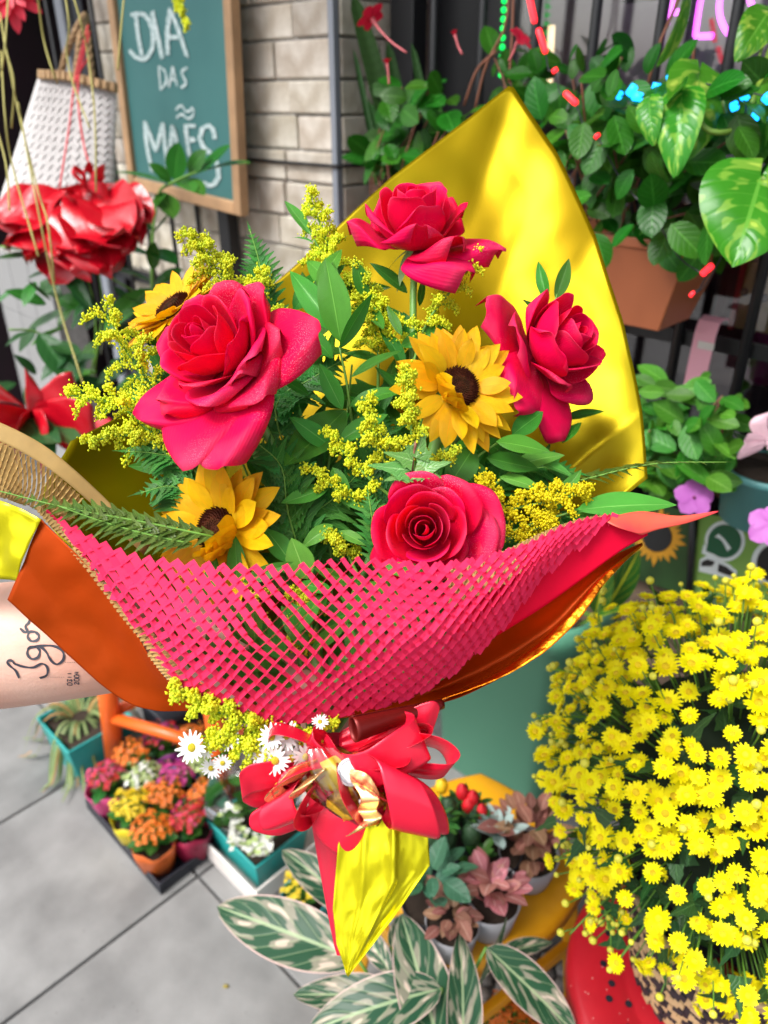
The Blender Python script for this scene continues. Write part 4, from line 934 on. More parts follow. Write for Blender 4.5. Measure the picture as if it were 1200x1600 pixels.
# honeycomb paper: slit paper pulled open; every link is a tilted strip
def honeycomb(ctrl, ncol, pitch, fopen, seed, wfac=.60, vis=lambda u, v: True):
    rows = [[P(*c) for c in r] for r in ctrl]
    def S(u, v): return spl([spl(r, u) for r in rows], v)
    q = MB(); seen = {}
    def nod(i, j):
        k = (i, j)
        if k not in seen:
            u = (i+(.5 if j % 2 else 0))/ncol; ln = sum((S(u, (t+1)/6)-S(u, t/6)).length for t in range(6))
            v_ = j*pitch/max(ln, 1e-4); wn = noise.noise(V((u*13, v_*5, seed)))
            seen[k] = (u+.0045*wn, v_+(.03*noise.noise(V((u*17, v_*4, seed+5))) if j else .012*noise.noise(V((i*1.7, 0, seed)))))
        return seen[k]
    for i in range(-1, ncol+1):
        for j in range(0, 90):
            u, v = nod(i, j)
            if u < 0 or u > 1 or v > 1.02 or v < -.05: continue
            for sgn in (1, -1):
                i2 = i+(1 if j % 2 else 0) if sgn > 0 else i+(0 if j % 2 else -1)
                u2, v2 = nod(i2, j+1)
                if u2 < -.001 or u2 > 1.001 or v2 > 1.15: continue
                if not vis((u+u2)/2, (v+v2)/2): continue
                a, b = S(u, v), S(u2, min(v2, 1.1)); dirn = (b-a); l = dirn.length
                if l < 1e-5: continue
                dirn /= l; e = .01
                n = (S(min(u+e, 1), v)-S(max(u-e, 0), v)).cross(S(u, min(v+e, 1.1))-S(u, max(v-e, 0)))
                if n.length < 1e-12: continue
                n.normalize()
                if n.dot(FW) > 0: n = -n
                op = fopen(u, v)
                tilt = (.15+.25*op if sgn > 0 else .30+1.0*op)+noise.noise(V((u*30, v*20, seed)))*.12
                sd_ = dirn.cross(n).normalized(); wv = (sd_*math.cos(tilt)+n*math.sin(tilt)*(1 if sgn > 0 else -1))*(pitch*wfac*(1.0 if sgn > 0 else .85)*(1-.55*op)); hh = n*pitch*.09*(1 if sgn > 0 else -1)
                ee = dirn*l*.07
                q.add([a-wv*.5-ee+hh, a+wv*.5-ee+hh, b+wv*.5+ee-hh, b-wv*.5+ee-hh], [(0, 1, 2, 3)])
    return q
pc = [[(72, 800, .490), (190, 862, .472), (310, 880, .455), (440, 884, .443), (560, 872, .438), (690, 880, .443), (810, 855, .456), (890, 820, .474), (962, 803, .492)],
      [(76, 806, .490), (190, 905, .462), (300, 985, .438), (425, 1010, .424), (555, 1000, .422), (680, 985, .427), (790, 925, .446), (872, 852, .470), (964, 806, .492)],
      [(80, 813, .490), (188, 948, .472), (288, 1070, .458), (415, 1126, .460), (540, 1114, .462), (662, 1078, .464), (766, 1002, .466), (856, 895, .476), (966, 812, .492)]]
def op(u, v):
    g = math.exp(-((u-.40)/.09)**2-((v-.48)/.28)**2)*1.1 + math.exp(-((u-.77)/.10)**2-((v-.45)/.3)**2)*.75 + math.exp(-((u-.45)/.1)**2-((v-.02)/.12)**2)*.5+math.exp(-((u-.2)/.05)**2-((v-.95)/.2)**2)*.9
    return max(0, min(1, g*1.3+.11+noise.noise(V((u*11, v*5, 3)))*.40))
hp = thing('honeycomb_paper', P(505, 1120, .47), 'bright pink honeycomb slit paper wrapped round the bouquet front', 'paper wrap')
hq = honeycomb(pc, 42, .0057, op, 1, .98)
put('paper_mesh', mesh('paper_mesh', hq.v, hq.f, False), M['pinkmesh'], hp)
kc = [[(58, 792, .486), (130, 866, .474), (205, 965, .468), (265, 1045, .466), (310, 1085, .466)], [(62, 802, .485), (118, 868, .476), (190, 968, .470), (250, 1052, .468), (300, 1095, .466)]]
kc2 = [[(58, 788, .488), (140, 866, .480), (215, 960, .476), (285, 1045, .470), (340, 1090, .470)], [(60, 800, .486), (118, 870, .478), (192, 970, .474), (258, 1056, .472), (305, 1096, .470)]]
kp = thing('kraft_honeycomb_paper', P(150, 900, .48), 'brown kraft honeycomb paper lining under the pink paper with a plain band', 'paper wrap')
kq = honeycomb(kc2, 58, .0042, lambda u, v: .55, 2, .8); put('paper_mesh', mesh('paper_mesh', kq.v, kq.f, False), M['kraft'], kp)
kt = [[(880, 816, .482), (920, 808, .488), (955, 804, .492)], [(850, 838, .480), (905, 822, .486), (958, 808, .492)], [(800, 880, .474), (895, 850, .480), (962, 815, .492)]]
kq = honeycomb([[(700, 893, .462), (780, 865, .470), (850, 832, .480), (905, 812, .488), (962, 803, .494)], [(700, 950, .465), (790, 910, .470), (860, 860, .478), (910, 830, .487), (964, 808, .494)]], 44, .0040, lambda u, v: .2, 3, .95)
put('paper_mesh', mesh('paper_mesh', kq.v, kq.f, False), M['kraft'], kp)
me = sheet([[(-60, 640, .50), (0, 660, .50), (75, 700, .505), (150, 765, .515), (235, 850, .53)], [(-60, 668, .498), (0, 690, .498), (70, 728, .503), (140, 785, .513), (225, 868, .528)]], 40, 6, .001, 30, 3)
put('plain_band', me, M['kraft'], kp, solid=.0004)
kq = honeycomb([[(-60, 672, .497), (0, 692, .497), (70, 730, .502), (128, 778, .508)], [(-60, 720, .49), (0, 735, .49), (60, 765, .493), (122, 798, .50)], [(-60, 760, .485), (0, 775, .485), (40, 790, .487), (115, 815, .495)]], 26, .0058, lambda u, v: .6+.4*math.exp(-((u-.62)/.2)**2), 4, .8)
put('paper_mesh', mesh('paper_mesh', kq.v, kq.f, False), M['kraft'], kp)

# ------------------------------------------------ ribbon bow, packet, tail
bow = thing('ribbon_bow', P(520, 1185, .46), 'red satin ribbon bow with many loops tied under the bouquet', 'ribbon')
def strip(name, ctr, wdir, wpx, m, parent, n=36, tw=0.0):
    """ribbon along (px,py,d) points; wdir = width direction in camera space, may be a list"""
    pp = [P(*c) for c in ctr]; wd = [V(x) for x in (wdir if isinstance(wdir, list) else [wdir]*len(ctr))]
    def fn(u, v):
        p = spl(pp, v); w_ = C2W(spl(wd, v).normalized()); k_ = .42+.58*math.sin(math.pi*v)**.6; return p+w_*((u-.5)*wpx*1.12*k_/F*.46)+FW*(-.0006*math.sin(u*math.pi)+.0011*(1-k_)*math.sin(u*16)+.0007*noise.noise(V((v*9, u*1.5, wpx))))
    return put(name, grid(fn, 14, n*2), m, parent, solid=.00015)
rb_ = M['ribbon']
strip('loop', [(505, 1160, .455), (530, 1200, .445), (570, 1205, .435), (620, 1180, .435), (660, 1150, .445), (600, 1140, .462), (530, 1160, .464)], [(.25, 1, .2), (.1, 1, .3), (-.1, 1, .3), (-.3, 1, .2), (-.4, 1, 0), (0, 1, 0), (0, 1, 0)], 62, rb_, bow)
strip('loop', [(560, 1185, .455), (590, 1190, .435), (622, 1205, .424), (640, 1250, .420), (650, 1300, .426), (630, 1290, .440), (590, 1220, .452), (550, 1190, .46)], [(1, -.5, .1), (1, -.5, .1), (1, -.48, .0), (1, -.35, -.1), (1, -.25, -.1), (1, -.3, 0), (1, -.4, 0), (1, -.4, 0)], 66, rb_, bow)
strip('loop', [(580, 1185, .458), (640, 1215, .440), (668, 1260, .436), (672, 1300, .442), (640, 1280, .455), (580, 1200, .462)], [(1, -.5, -.4), (.9, -.5, -.5), (.9, -.4, -.6), (.9, -.3, -.5), (1, -.3, 0), (1, -.3, 0)], 62, rb_, bow)
strip('loop', [(560, 1175, .458), (620, 1155, .450), (680, 1160, .446), (707, 1182, .444), (698, 1204, .446), (650, 1203, .452), (570, 1185, .46)], [(.05, .85, .7), (.1, .75, .75), (.2, .6, .8), (.4, .5, .8), (.2, .75, .75), (0, .9, .6), (0, .9, .6)], 42, rb_, bow)
strip('loop', [(560, 1170, .465), (620, 1135, .460), (668, 1118, .458), (678, 1135, .462), (640, 1160, .466), (560, 1180, .467)], [(.2, 1, .2), (.3, 1, .2), (.3, 1, .1), (.3, 1, .1), (.2, 1, 0), (0, 1, 0)], 44, rb_, bow)
strip('loop', [(500, 1195, .458), (440, 1208, .450), (392, 1218, .448), (378, 1234, .452), (420, 1240, .460), (490, 1205, .464)], [(.1, 1, .2), (.1, 1, .3), (.0, .95, .4), (0, .9, .5), (0, 1, .2), (0, 1, 0)], 50, rb_, bow)
strip('loop', [(505, 1200, .456), (462, 1222, .444), (432, 1252, .438), (440, 1284, .438), (478, 1276, .444), (505, 1240, .450), (512, 1205, .458)], [(.7, .7, .2), (.75, .65, .2), (.85, .5, .2), (.9, .4, .1), (.9, .4, 0), (.8, .6, 0), (.8, .6, 0)], 56, rb_, bow)
strip('loop', [(500, 1205, .460), (440, 1240, .455), (412, 1262, .453), (420, 1290, .454), (470, 1292, .458), (505, 1230, .462)], [(.8, .6, .1), (.8, .6, .1), (.85, .5, .1), (.9, .4, .1), (.9, .4, 0), (.8, .5, 0)], 44, rb_, bow)
strip('tail', [(515, 1190, .455), (512, 1240, .448), (520, 1285, .446), (550, 1308, .446), (590, 1285, .450), (620, 1262, .455)], [(1, .1, 0), (1, .15, .1), (.7, .7, .2), (.2, 1, .2), (-.3, 1, .2), (-.3, 1, .2)], 62, rb_, bow)
strip('loop', [(520, 1165, .462), (490, 1150, .452), (480, 1175, .446), (520, 1200, .448), (545, 1190, .455)], [(0, 1, .3), (.2, 1, .3), (.5, .8, .3), (.3, 1, .2), (0, 1, 0)], 44, rb_, bow)
for k_, (a, L_, w_, dd) in enumerate(((2.75, 120, 40, .452), (3.55, 105, 40, .446), (.35, 150, 44, .452), (-.5, 130, 46, .440), (-1.05, 110, 50, .436), (4.2, 110, 44, .444), (.05, 110, 36, .444))):
    cx, cy = 530, 1192; ca, sa = math.cos(a), -math.sin(a)
    strip('loop', [(cx, cy, dd+.008), (cx+ca*L_*.45-sa*16, cy+sa*L_*.45+ca*16, dd-.006), (cx+ca*L_*.9-sa*14, cy+sa*L_*.9+ca*14, dd-.008), (cx+ca*L_, cy+sa*L_, dd), (cx+ca*L_*.85+sa*14, cy+sa*L_*.85-ca*14, dd+.008), (cx+ca*L_*.4+sa*10, cy+sa*L_*.4-ca*10, dd+.010), (cx, cy, dd+.010)], (-sa*.35, ca*.35+.15, .95), w_, rb_, bow, 24)
gbow = thing('gold_ribbon_curl', P(520, 1190, .455), 'narrow gold ribbon curls tied into the red bow', 'ribbon')
gm_ = M['goldribbon']
strip('curl', [(505, 1190, .452), (470, 1206, .438), (438, 1220, .433), (428, 1240, .438), (450, 1246, .444)], [(.6, .9, .1), (.6, .9, .1), (.7, .8, .1), (.8, .7, .1), (.8, .7, .1)], 36, gm_, gbow)
strip('curl', [(500, 1200, .448), (488, 1215, .434), (470, 1232, .430), (462, 1246, .436)], [(1, .5, .1), (1, .6, .1), (1, .6, .1), (1, .5, .1)], 34, gm_, gbow)
strip('curl', [(540, 1200, .446), (562, 1225, .434), (578, 1248, .428), (574, 1266, .432), (582, 1280, .426), (562, 1296, .428), (545, 1304, .434)], [(1, -.2, .1), (1, -.2, .1), (1, 0, .1), (1, .1, .1), (1, .2, .1), (1, .4, .1), (.9, .5, .1)], 26, gm_, gbow)
strip('curl', [(530, 1195, .447), (545, 1210, .436), (570, 1220, .432), (588, 1245, .432)], [(1, .3, .2), (.6, .9, .2), (.5, .9, .2), (.9, .3, .2)], 20, gm_, gbow)

pk = thing('candy_packet', P(540, 1245, .45), 'clear packet of golden candy with white round label in the bow', 'packet')
rg = random.Random(3)
def lump(c, r, seed, nm, m, am=.25, nu=22, nv=14):
    q = MB(); q.ball(c, r, nu, nv)
    for i, v in enumerate(q.v):
        dv = v-V(c); q.v[i] = v+dv*am*noise.noise(dv*160+V((seed, 0, 0)))
    return build(nm, q, m, pk, smooth=True)
lump(P(552, 1252, .448), (.014, .010, .012), 1, 'candy', mat('gold_candy', (.75, .42, .03), .35, .5, bump=(200, .8, .002)), .5)
lump(P(540, 1208, .449), (.020, .010, .012), 2, 'yellow_card', mat('yellow_card', (.72, .55, .03), .4), .08)
B = zbasis(P(548, 1206, .4365), C2W((.1, .25, 1)))
q = MB(); q.lathe([(.0078, 0), (.0078, .0008), (.0002, .0009)], 28); o = mk('label_disc', q.me('label_disc', True), mat('white_label', (.74, .72, .72), .5), pk, B)
q = MB(); q.lathe([(.0062, .0012), (.0066, .0012)], 28); mk('label_ring', q.me('label_ring'), mat('label_ink', (.25, .25, .3), .6), pk, B)
q = MB(); q.ball(P(570, 1252, .436), (.004, .002, .004)); build('button', q, M['white_plastic'], pk, smooth=True)
def cello(u, v):
    a = 2*math.pi*u; t = v; c = P(500+75*t, 1165+125*t, .447); r = .021*(math.sin(math.pi*min(.97, t*.9+.08)))**.6; cr_ = 1+.16*math.sin(9*a+3*t)+.1*math.sin(17*a+9*t)
    return c+RT*math.cos(a)*r*cr_+C2W((.2, 0, 1))*math.sin(a)*r*.55*cr_
put('film', grid(cello, 48, 24), M['film'], pk)

hs_ = thing('stem_wrap', P(505, 1200, .47), 'narrow red wrap around the flower stems tapering below the bow', 'stem wrap')
def cone(u, v):
    a = 2*math.pi*u; c = P(512, 1150, .485).lerp(P(530, 1492, .474), v); r = .0165*(1-v)**.8+.0016; r *= 1+.10*math.sin(5*a+2*v)
    return c+RT*math.cos(a)*r+C2W((0, .1, 1))*math.sin(a)*r*.7
put('wrap', grid(cone, 30, 24), mat('red_wrap', (.50, .010, .035), .35, bump=(20, .3, .003)), hs_)
tl = thing('gold_foil_tail', P(590, 1300, .45), 'shiny yellow foil tail hanging to a point below the bow', 'foil wrap')
def tail(u, v):
    L_ = [V((560, 1240, 0)), V((528, 1320, 0)), V((520, 1420, 0)), V((526, 1475, 0)), V((542, 1524, 0))]; R_ = [V((648, 1235, 0)), V((668, 1292, 0)), V((672, 1352, 0)), V((612, 1438, 0)), V((544, 1526, 0))]
    x_ = v*4; i_ = min(int(x_), 3); a, b = L_[i_].lerp(L_[i_+1], x_-i_), R_[i_].lerp(R_[i_+1], x_-i_); p = a.lerp(b, u); w_ = (b-a).length/150
    d = .438+.0022*math.sin(u*7.5+v*1.2)*w_-.0045*math.exp(-abs(u-.62)/.05)*w_-.003*math.exp(-abs(u-.3)/.04)*w_+.010*(1-v)+.0022*noise.noise(V((u*5, v*7, 1)))+.0012*abs(noise.noise(V((u*11, v*9, 4))))
    return P(p.x, p.y, d)
put('foil', grid(tail, 48, 40), M['gold_tail'], tl, solid=.0003)

# ================================================================ PERSON'S ARM
M['skin'] = mat('skin', (.74, .46, .36), .48, noi=(22, .2), col2=(.68, .36, .27), bump=(420, .35, .0008), spec=.35)
M['skin'].node_tree.nodes['Principled BSDF'].inputs['Subsurface Weight'].default_value = .12
M['skin'].node_tree.nodes['Principled BSDF'].inputs['Subsurface Radius'].default_value = (.01, .004, .002)
M['ink'] = mat('tattoo_ink', (.035, .035, .05), .6)
armroot = thing('person', P(-380, 1040, .62), 'bare forearm with a dark handwritten tattoo holding the bouquet', 'person')
AP = [P(-560, 620, .68), P(-470, 860, .66), P(-380, 1030, .62), P(-200, 1022, .585), P(-20, 1010, .566), P(160, 992, .556), P(300, 985, .55), P(390, 1030, .54), P(440, 1090, .532)]
AR = [.050, .049, .046, .0475, .0465, .0425, .034, .030, .030]
q = MB(); pp = path(AP, 48); rr = [splf(AR, k/48) for k in range(49)]; q.tube(pp, rr, 24)
arm_bvh = BVHTree.FromPolygons([tuple(v) for v in q.v], q.f)
q.ball(P(445, 1100, .53), (.034, .02, .036), 12, 8)
for k in range(4):                                   # fingers closing round the stems
    o = P(470, 1082+k*24, .525); e = .045-.004*abs(k-1.2)
    f0 = [o, o+RT*.022-FW*.012, o+RT*.040-FW*.004+FW*0, o+RT*.046+FW*.012, o+RT*.036+FW*.024]
    q.tube(path(f0, 10), [.0088-.0003*i for i in range(11)], 8)
q.tube(path([P(430, 1075, .52), P(455, 1062, .505), P(490, 1075, .50), P(520, 1090, .503)], 8), [.012, .0115, .011, .0105, .010, .010, .0095, .009, .007], 8)
org = WM[armroot].translation.copy()
arm = build('arm', q, M['skin'], armroot, smooth=True)
rm = arm.modifiers.new('fuse', 'REMESH'); rm.mode = 'VOXEL'; rm.voxel_size = .003; rm.use_smooth_shade = True
sm = arm.modifiers.new('soft', 'SMOOTH'); sm.iterations = 4
sl_ = MB(); sp_ = path(AP[:3], 16)[:10]; sl_.tube(sp_, [.064-.0006*k for k in range(10)], 24, cap=False)
o = build('sleeve', sl_, mat('dark_cloth', (.03, .03, .04), .8, bump=(200, .3, .001)), armroot, smooth=True); so = o.modifiers.new('thickness', 'SOLIDIFY'); so.thickness = .003
def onarm(px, py):
    r = ray(px, py); h = arm_bvh.ray_cast(CAM, r.normalized())
    if h[0] is None: return None, None
    n = h[1]; n = n if n.dot(r) < 0 else -n
    return h[0]+n*.0004, n
tq = MB()
def ink(st, wd, scale=.41667, oy=700, closed=False):
    cp = [V((x*scale, y*scale+oy, 0)) for x, y in st]
    pts = [spl(cp, t/(8*len(cp))) for t in range(8*len(cp)+1)]
    vs = []
    for i, p in enumerate(pts):
        a, n = onarm(p.x, p.y)
        if a is None: return
        t = pts[min(i+1, len(pts)-1)]-pts[max(i-1, 0)]; s3 = V((-t.y, t.x, 0)).normalized()
        sdv = (RT*s3.x-UP*s3.y); sdv = (sdv-n*sdv.dot(n)).normalized()*wd*(.75+.5*abs(math.sin(i*.21)))
        vs += [a-sdv, a+sdv]
    tq.add(vs, [(2*i, 2*i+1, 2*i+3, 2*i+2) for i in range(len(pts)-1)])
for st in ([(72, 862), (60, 835), (40, 818), (28, 802), (42, 796), (60, 812)], [(50, 806), (85, 818), (125, 822), (158, 808), (178, 822), (176, 850), (150, 862)],
           [(140, 745), (112, 748), (103, 770), (118, 790), (142, 785), (150, 762), (140, 745)], [(103, 752), (150, 742), (200, 742), (234, 760), (238, 792), (215, 810), (192, 796), (172, 762), (150, 742)],
           [(135, 690), (112, 690), (105, 708), (118, 724), (140, 720), (146, 704), (135, 690)], [(76, 676), (92, 690), (104, 688), (96, 668), (108, 656), (112, 640)]):
    ink(st, .00075)
def digits(txt, x0, y0):
    S7 = {'0': [[(0, 0), (1, 0), (1, 1), (0, 1), (0, 0)]], '3': [[(0, 0), (0, 1), (.5, .6), (1, 1), (1, 0)]], '1': [[(0, .5), (1, .5)]], '2': [[(.2, 0), (0, .5), (.2, 1), (1, 0), (1, 1)]], '4': [[(0, .2), (.6, 0), (.6, 1)], [(0, .8), (1, .8)]]}
    for i, c in enumerate(txt):
        for st in S7[c]: ink([(x0+p[0]*15, y0-i*13-p[1]*8) for p in st], .00032)
digits('0311', 254, 888); digits('2004', 280, 885)
for a, b, y in ((190, 246, 858), (246, 292, 803)):
    x = a
    while x < b: ink([(x, y), (x+3, y)], .0002); x += 8
build('tattoo', tq, M['ink'], armroot)

# ================================================================ CHRYSANTHEMUM ON RED STOOL
M['mum'] = mat('mum_petal', (.96, .86, .004), .5, var=.08, hvar=.006, transl=.12, spec=.15); M['mumeye'] = mat('mum_eye', (.84, .58, .004), .7, var=.1, bump=(300, .6, .001))
M['mumbud'] = mat('mum_bud', (.66, .62, .05), .5, var=.2); M['mumleaf'] = leafmat('mum_leaf', (.035, .115, .028), (.07, .19, .05), n=6, slant=2, w=.12, var=.3)
MC = P(1135, 1235, .86); MR = V((.196, .21, .235))
mum = thing('chrysanthemum_plant', V((MC.x, MC.y, .60)), 'big mound of small yellow chrysanthemums in a woven basket', 'flowers')
MUM = [daisy_mesh(17, .26, .22, s+10, True, 'petal_ring') for s in range(4)]; ME_ = eye_mesh(.30, .20)
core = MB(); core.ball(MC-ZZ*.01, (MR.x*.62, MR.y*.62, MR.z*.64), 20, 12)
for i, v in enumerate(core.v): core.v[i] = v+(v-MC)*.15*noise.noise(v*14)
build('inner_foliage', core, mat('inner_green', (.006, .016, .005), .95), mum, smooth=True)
rg = random.Random(44); pts = []; buds = MB(); stalks = MB(); tries = 0
vdir = (CAM-MC).normalized()
extra_fl = MB()
while len(pts) < 440 and tries < 90000:
    tries += 1
    a = rg.uniform(0, 2*math.pi); z = rg.uniform(-.75, 1); n = V((math.sqrt(1-z*z)*math.cos(a), math.sqrt(1-z*z)*math.sin(a), z))
    if n.dot(vdir) < -.12: continue
    if z < .0 and rg.random() < .45: continue
    lumpy = 1+.13*noise.noise(n*3.1)+.08*noise.noise(n*8)
    rs = rg.uniform(.86, 1.05)*lumpy; p = MC+V((n.x*MR.x, n.y*MR.y, n.z*MR.z))*rs
    if p.z < .60: continue
    c = p-CAM; px = 600+F*c.dot(RT)/c.dot(FW)
    if px > 1275: continue
    if p.z < .68 and px < 1000: continue
    if any((p-b).length < .0150 for b in pts): continue
    pts.append(p)
    face = (n*.75+ZZ*.35+vdir*.35+V((rg.gauss(0, .28), rg.gauss(0, .28), rg.gauss(0, .28)))).normalized()
    B = zbasis(p, face, V((rg.uniform(-1, 1), rg.uniform(-1, 1), .3)), .0122*rg.uniform(.68, 1.12))
    if len(pts) > 300:
        mm_ = MUM[rg.randrange(4)]; extra_fl.add([B @ v_.co for v_ in mm_.vertices], [tuple(p_.vertices) for p_ in mm_.polygons]); extra_fl.add([B @ v_.co for v_ in ME_.vertices], [tuple(p_.vertices) for p_ in ME_.polygons], 1)
        stalks.tube([p, p-n*.05-ZZ*.01], .0009, 4); continue
    o = mk('flower', MUM[rg.randrange(4)], M['mum'], mum, B); mk('eye', ME_, M['mumeye'], o, B)
    stalks.tube([p, p-n*.05-ZZ*.01], .0009, 4)
build('flower', extra_fl, [M['mum'], M['mumeye']], mum, kind='stuff')
for k in range(230):
    a = rg.uniform(0, 2*math.pi); z = rg.uniform(-.8, 1); n = V((math.sqrt(1-z*z)*math.cos(a), math.sqrt(1-z*z)*math.sin(a), z))
    if n.dot(vdir) < -.2: continue
    p = MC+V((n.x*MR.x, n.y*MR.y, n.z*MR.z))*rg.uniform(.95, 1.11)*(1+.10*noise.noise(n*3.1))
    if p.z < .57: continue
    buds.ball(p, .0042*rg.uniform(.6, 1.2), 7, 5); stalks.tube(path([p, p-n*.02-ZZ*.006, p-n*.07+V((rg.uniform(-.01, .01),)*3)], 4), .0008, 4)
build('bud', buds, M['mumbud'], mum, smooth=True, kind='stuff'); build('stalk', stalks, M['stem'], mum, smooth=True, kind='stuff')
ML = [pinna(3, k) for k in range(1)]
for k in range(420):
    a = rg.uniform(0, 2*math.pi); z = rg.uniform(-.95, .95); n = V((math.sqrt(1-z*z)*math.cos(a), math.sqrt(1-z*z)*math.sin(a), z))
    if n.dot(vdir) < -.2: continue
    p = MC+V((n.x*MR.x, n.y*MR.y, n.z*MR.z))*rg.uniform(.66, .97)
    if p.z < .55: continue
    y = (n*.6+V((rg.gauss(0, .6), rg.gauss(0, .6), rg.gauss(0, .4)-.1))).normalized(); l = rg.uniform(.026, .042)
    mk('leaf', ML[0], M['mumleaf'], mum, basis(p, y, n+ZZ*.5, (l*1.9, l, l)))
# long flowering shoots drooping past the basket
sh = MB(); shb = MB()
for st in ([(960, 1330, .86), (900, 1330, .84), (880, 1335, .835)], [(960, 1400, .84), (930, 1420, .82), (890, 1460, .81)], [(960, 1350, .85), (945, 1400, .83), (950, 1450, .82)], [(985, 1380, .84), (950, 1450, .82), (972, 1440, .81)], [(930, 1120, .86), (870, 1120, .85), (835, 1118, .85)], [(930, 1060, .88), (890, 1050, .88), (860, 1045, .88)], [(950, 1010, .9), (935, 960, .9), (945, 915, .9)], [(930, 1180, .86), (880, 1160, .85), (862, 1155, .85)]):
    sh = MB(); pp = path([P(*s) for s in st], 8); sh.tube(pp, .0011, 5)
    for k in range(5):
        e = pp[8-k]+V((rg.gauss(0, .006), rg.gauss(0, .006), rg.gauss(0, .006))); sh.tube([pp[max(0, 7-k)], e], .0007, 4); shb.ball(e, rg.uniform(.003, .0048), 7, 5)
    build('shoot', sh, M['stem'], mum, smooth=True)
build('shoot_bud', shb, M['mumbud'], mum, smooth=True, kind='stuff')
# basket
bk = V((MC.x+.055, MC.y-.02, 0)); bz0 = .452
M['cane'] = mat('natural_cane', (.50, .33, .17), .6, var=.15); M['cane_dark'] = mat('dark_cane', (.025, .02, .025), .6)
bas = thing('woven_basket', bk+ZZ*bz0, 'beige and black chevron woven basket standing on the red stool', 'basket')
wv = MB(); nr, ncb = 18, 64
for j in range(nr):
    z0 = bz0+.012+j*.0092; r0 = .115+.028*(j/nr); 
    for i in range(ncb):
        a = 2*math.pi*(i+.5*(j % 2))/ncb; x = V((math.cos(a), math.sin(a), 0)); y = V((-math.sin(a), math.cos(a), 0))
        dark = ((i*2+(j if (j//4) % 2 else -j)) % 6) < 3
        wv.box(bk+x*(r0+.0015*(1 if (i+j) % 2 else -1))+ZZ*z0, ((y+ZZ*.25*(1 if (j//4) % 2 else -1)).normalized(), ZZ, x), (.0062, .0042, .0022), 1 if dark else 0)
build('weave', wv, [M['cane'], M['cane_dark']], bas, kind='stuff')
lin = MB(); lin.lathe([(.02, .004), (.108, .004), (.110, .02), (.138, .17), (.134, .172), (.105, .02)], 32, bk+ZZ*bz0); build('liner', lin, M['cane_dark'], bas, smooth=True)
rim_ = MB(); rim_.tube([bk+V((.146*math.cos(t*.2094), .146*math.sin(t*.2094), bz0+.178)) for t in range(31)], .005, 8, cap=False); build('rim', rim_, M['cane'], bas, smooth=True)
# red stool
def stool(name, c, rad, h, m, label, holes=True, rot=0.0, rail=.30, sq=.0):
    root = thing(name, V((c.x, c.y, 0)), label, 'stool')
    q = MB(); q.lathe([(.01, h), (rad*.62, h), (rad*.64, h-.0015), (rad*.66, h), (rad*.94, h-.002), (rad, h-.010), (rad*1.01, h-.030), (rad*.97, h-.032), (rad*.93, h-.014), (.01, h-.012)], 64, V((c.x, c.y, 0)), 0, sq, rot)
    build('seat', q, m, root, smooth=True)
    for k in range(4):
        a = rot+math.pi/4+k*math.pi/2; d = V((math.cos(a), math.sin(a), 0)); y = V((-math.sin(a), math.cos(a), 0))
        q = MB(); t0 = V((c.x, c.y, h-.028))+d*rad*.80*(1.2 if sq else 1); t1 = V((c.x, c.y, .0))+d*rad*1.08*(1.2 if sq else 1)
        for p, w_ in ((t0, .024), (t1, .019)):
            pass
        ax = (t0-t1).normalized(); q.box((t0+t1)/2, (y, ax.cross(y).normalized(), ax), (.021, .012, (t0-t1).length/2)); build('leg', q, m, root, bevel=.005)
        d2 = V((math.cos(a+math.pi/2), math.sin(a+math.pi/2), 0)); f = .96*(1.2 if sq else 1); p0 = V((c.x, c.y, rail))+d*rad*f; p1 = V((c.x, c.y, rail))+d2*rad*f; ax = (p1-p0).normalized()
        q = MB(); q.box((p0+p1)/2, (ax, ZZ, ax.cross(ZZ)), ((p1-p0).length/2-.018, .013, .007)); build('stretcher', q, m, root, bevel=.004)
    return root
rs = V((MC.x+.05, MC.y-.04, 0))
rstool = stool('red_stool', rs, .195, .45, M['red_plastic'], 'glossy red plastic stool with drilled seat under the woven basket', rot=.3)
hol = MB()
for a0, r in [(2.5+k*.19, .128+.014*(k % 2)) for k in range(16)]+[(2.6+k*.3, .150) for k in range(6)]:
    hol.lathe([(.0045, .4507), (.0002, .4508)], 12, V((rs.x+r*math.cos(a0), rs.y+r*math.sin(a0), .0)))
for a0 in (3.55, 4.4):
    dd = V((math.cos(a0), math.sin(a0), 0)); hol.box(rs+dd*.158+ZZ*.4498, (dd, V((-dd.y, dd.x, 0)), ZZ), (.012, .0025, .001))
build('drain_hole', hol, M['black_plastic'], rstool)

# ================================================================ SAGE BIN
near = G(838, 1300, 0); hs0 = .15
bc = near-E1*hs0+NW*hs0; bc.z = 0
sb = thing('sage_planter', bc, 'tall sage green square plastic planter behind the yellow stool', 'planter')
ang = math.atan2(E1.y, E1.x)
def rsq(h, z, rc, n=8):
    out = []
    for k, (sx, sy) in enumerate(((1, 1), (-1, 1), (-1, -1), (1, -1))):
        for i in range(n+1):
            a = k*math.pi/2+i/n*math.pi/2; out.append(bc+E1*(sx*(h-rc)+rc*math.cos(a))+NW*(sy*(h-rc)+rc*math.sin(a))+ZZ*z)
    return out
def rings(rl, m, name, parent):
    q = MB(); n = len(rl[0]); vs = [p for r in rl for p in r]; fs = []
    for j in range(len(rl)-1):
        for k in range(n): fs.append((j*n+k, j*n+(k+1) % n, (j+1)*n+(k+1) % n, (j+1)*n+k))
    q.add(vs, fs); return build(name, q, m, parent, smooth=True)
rings([rsq(.135, .0, .04), rsq(.15, .03, .045), rsq(.175, .515, .05), rsq(.188, .52, .055), rsq(.190, .575, .055), rsq(.180, .58, .05), rsq(.172, .565, .045), rsq(.165, .40, .045)], M['sage'], 'body', sb)
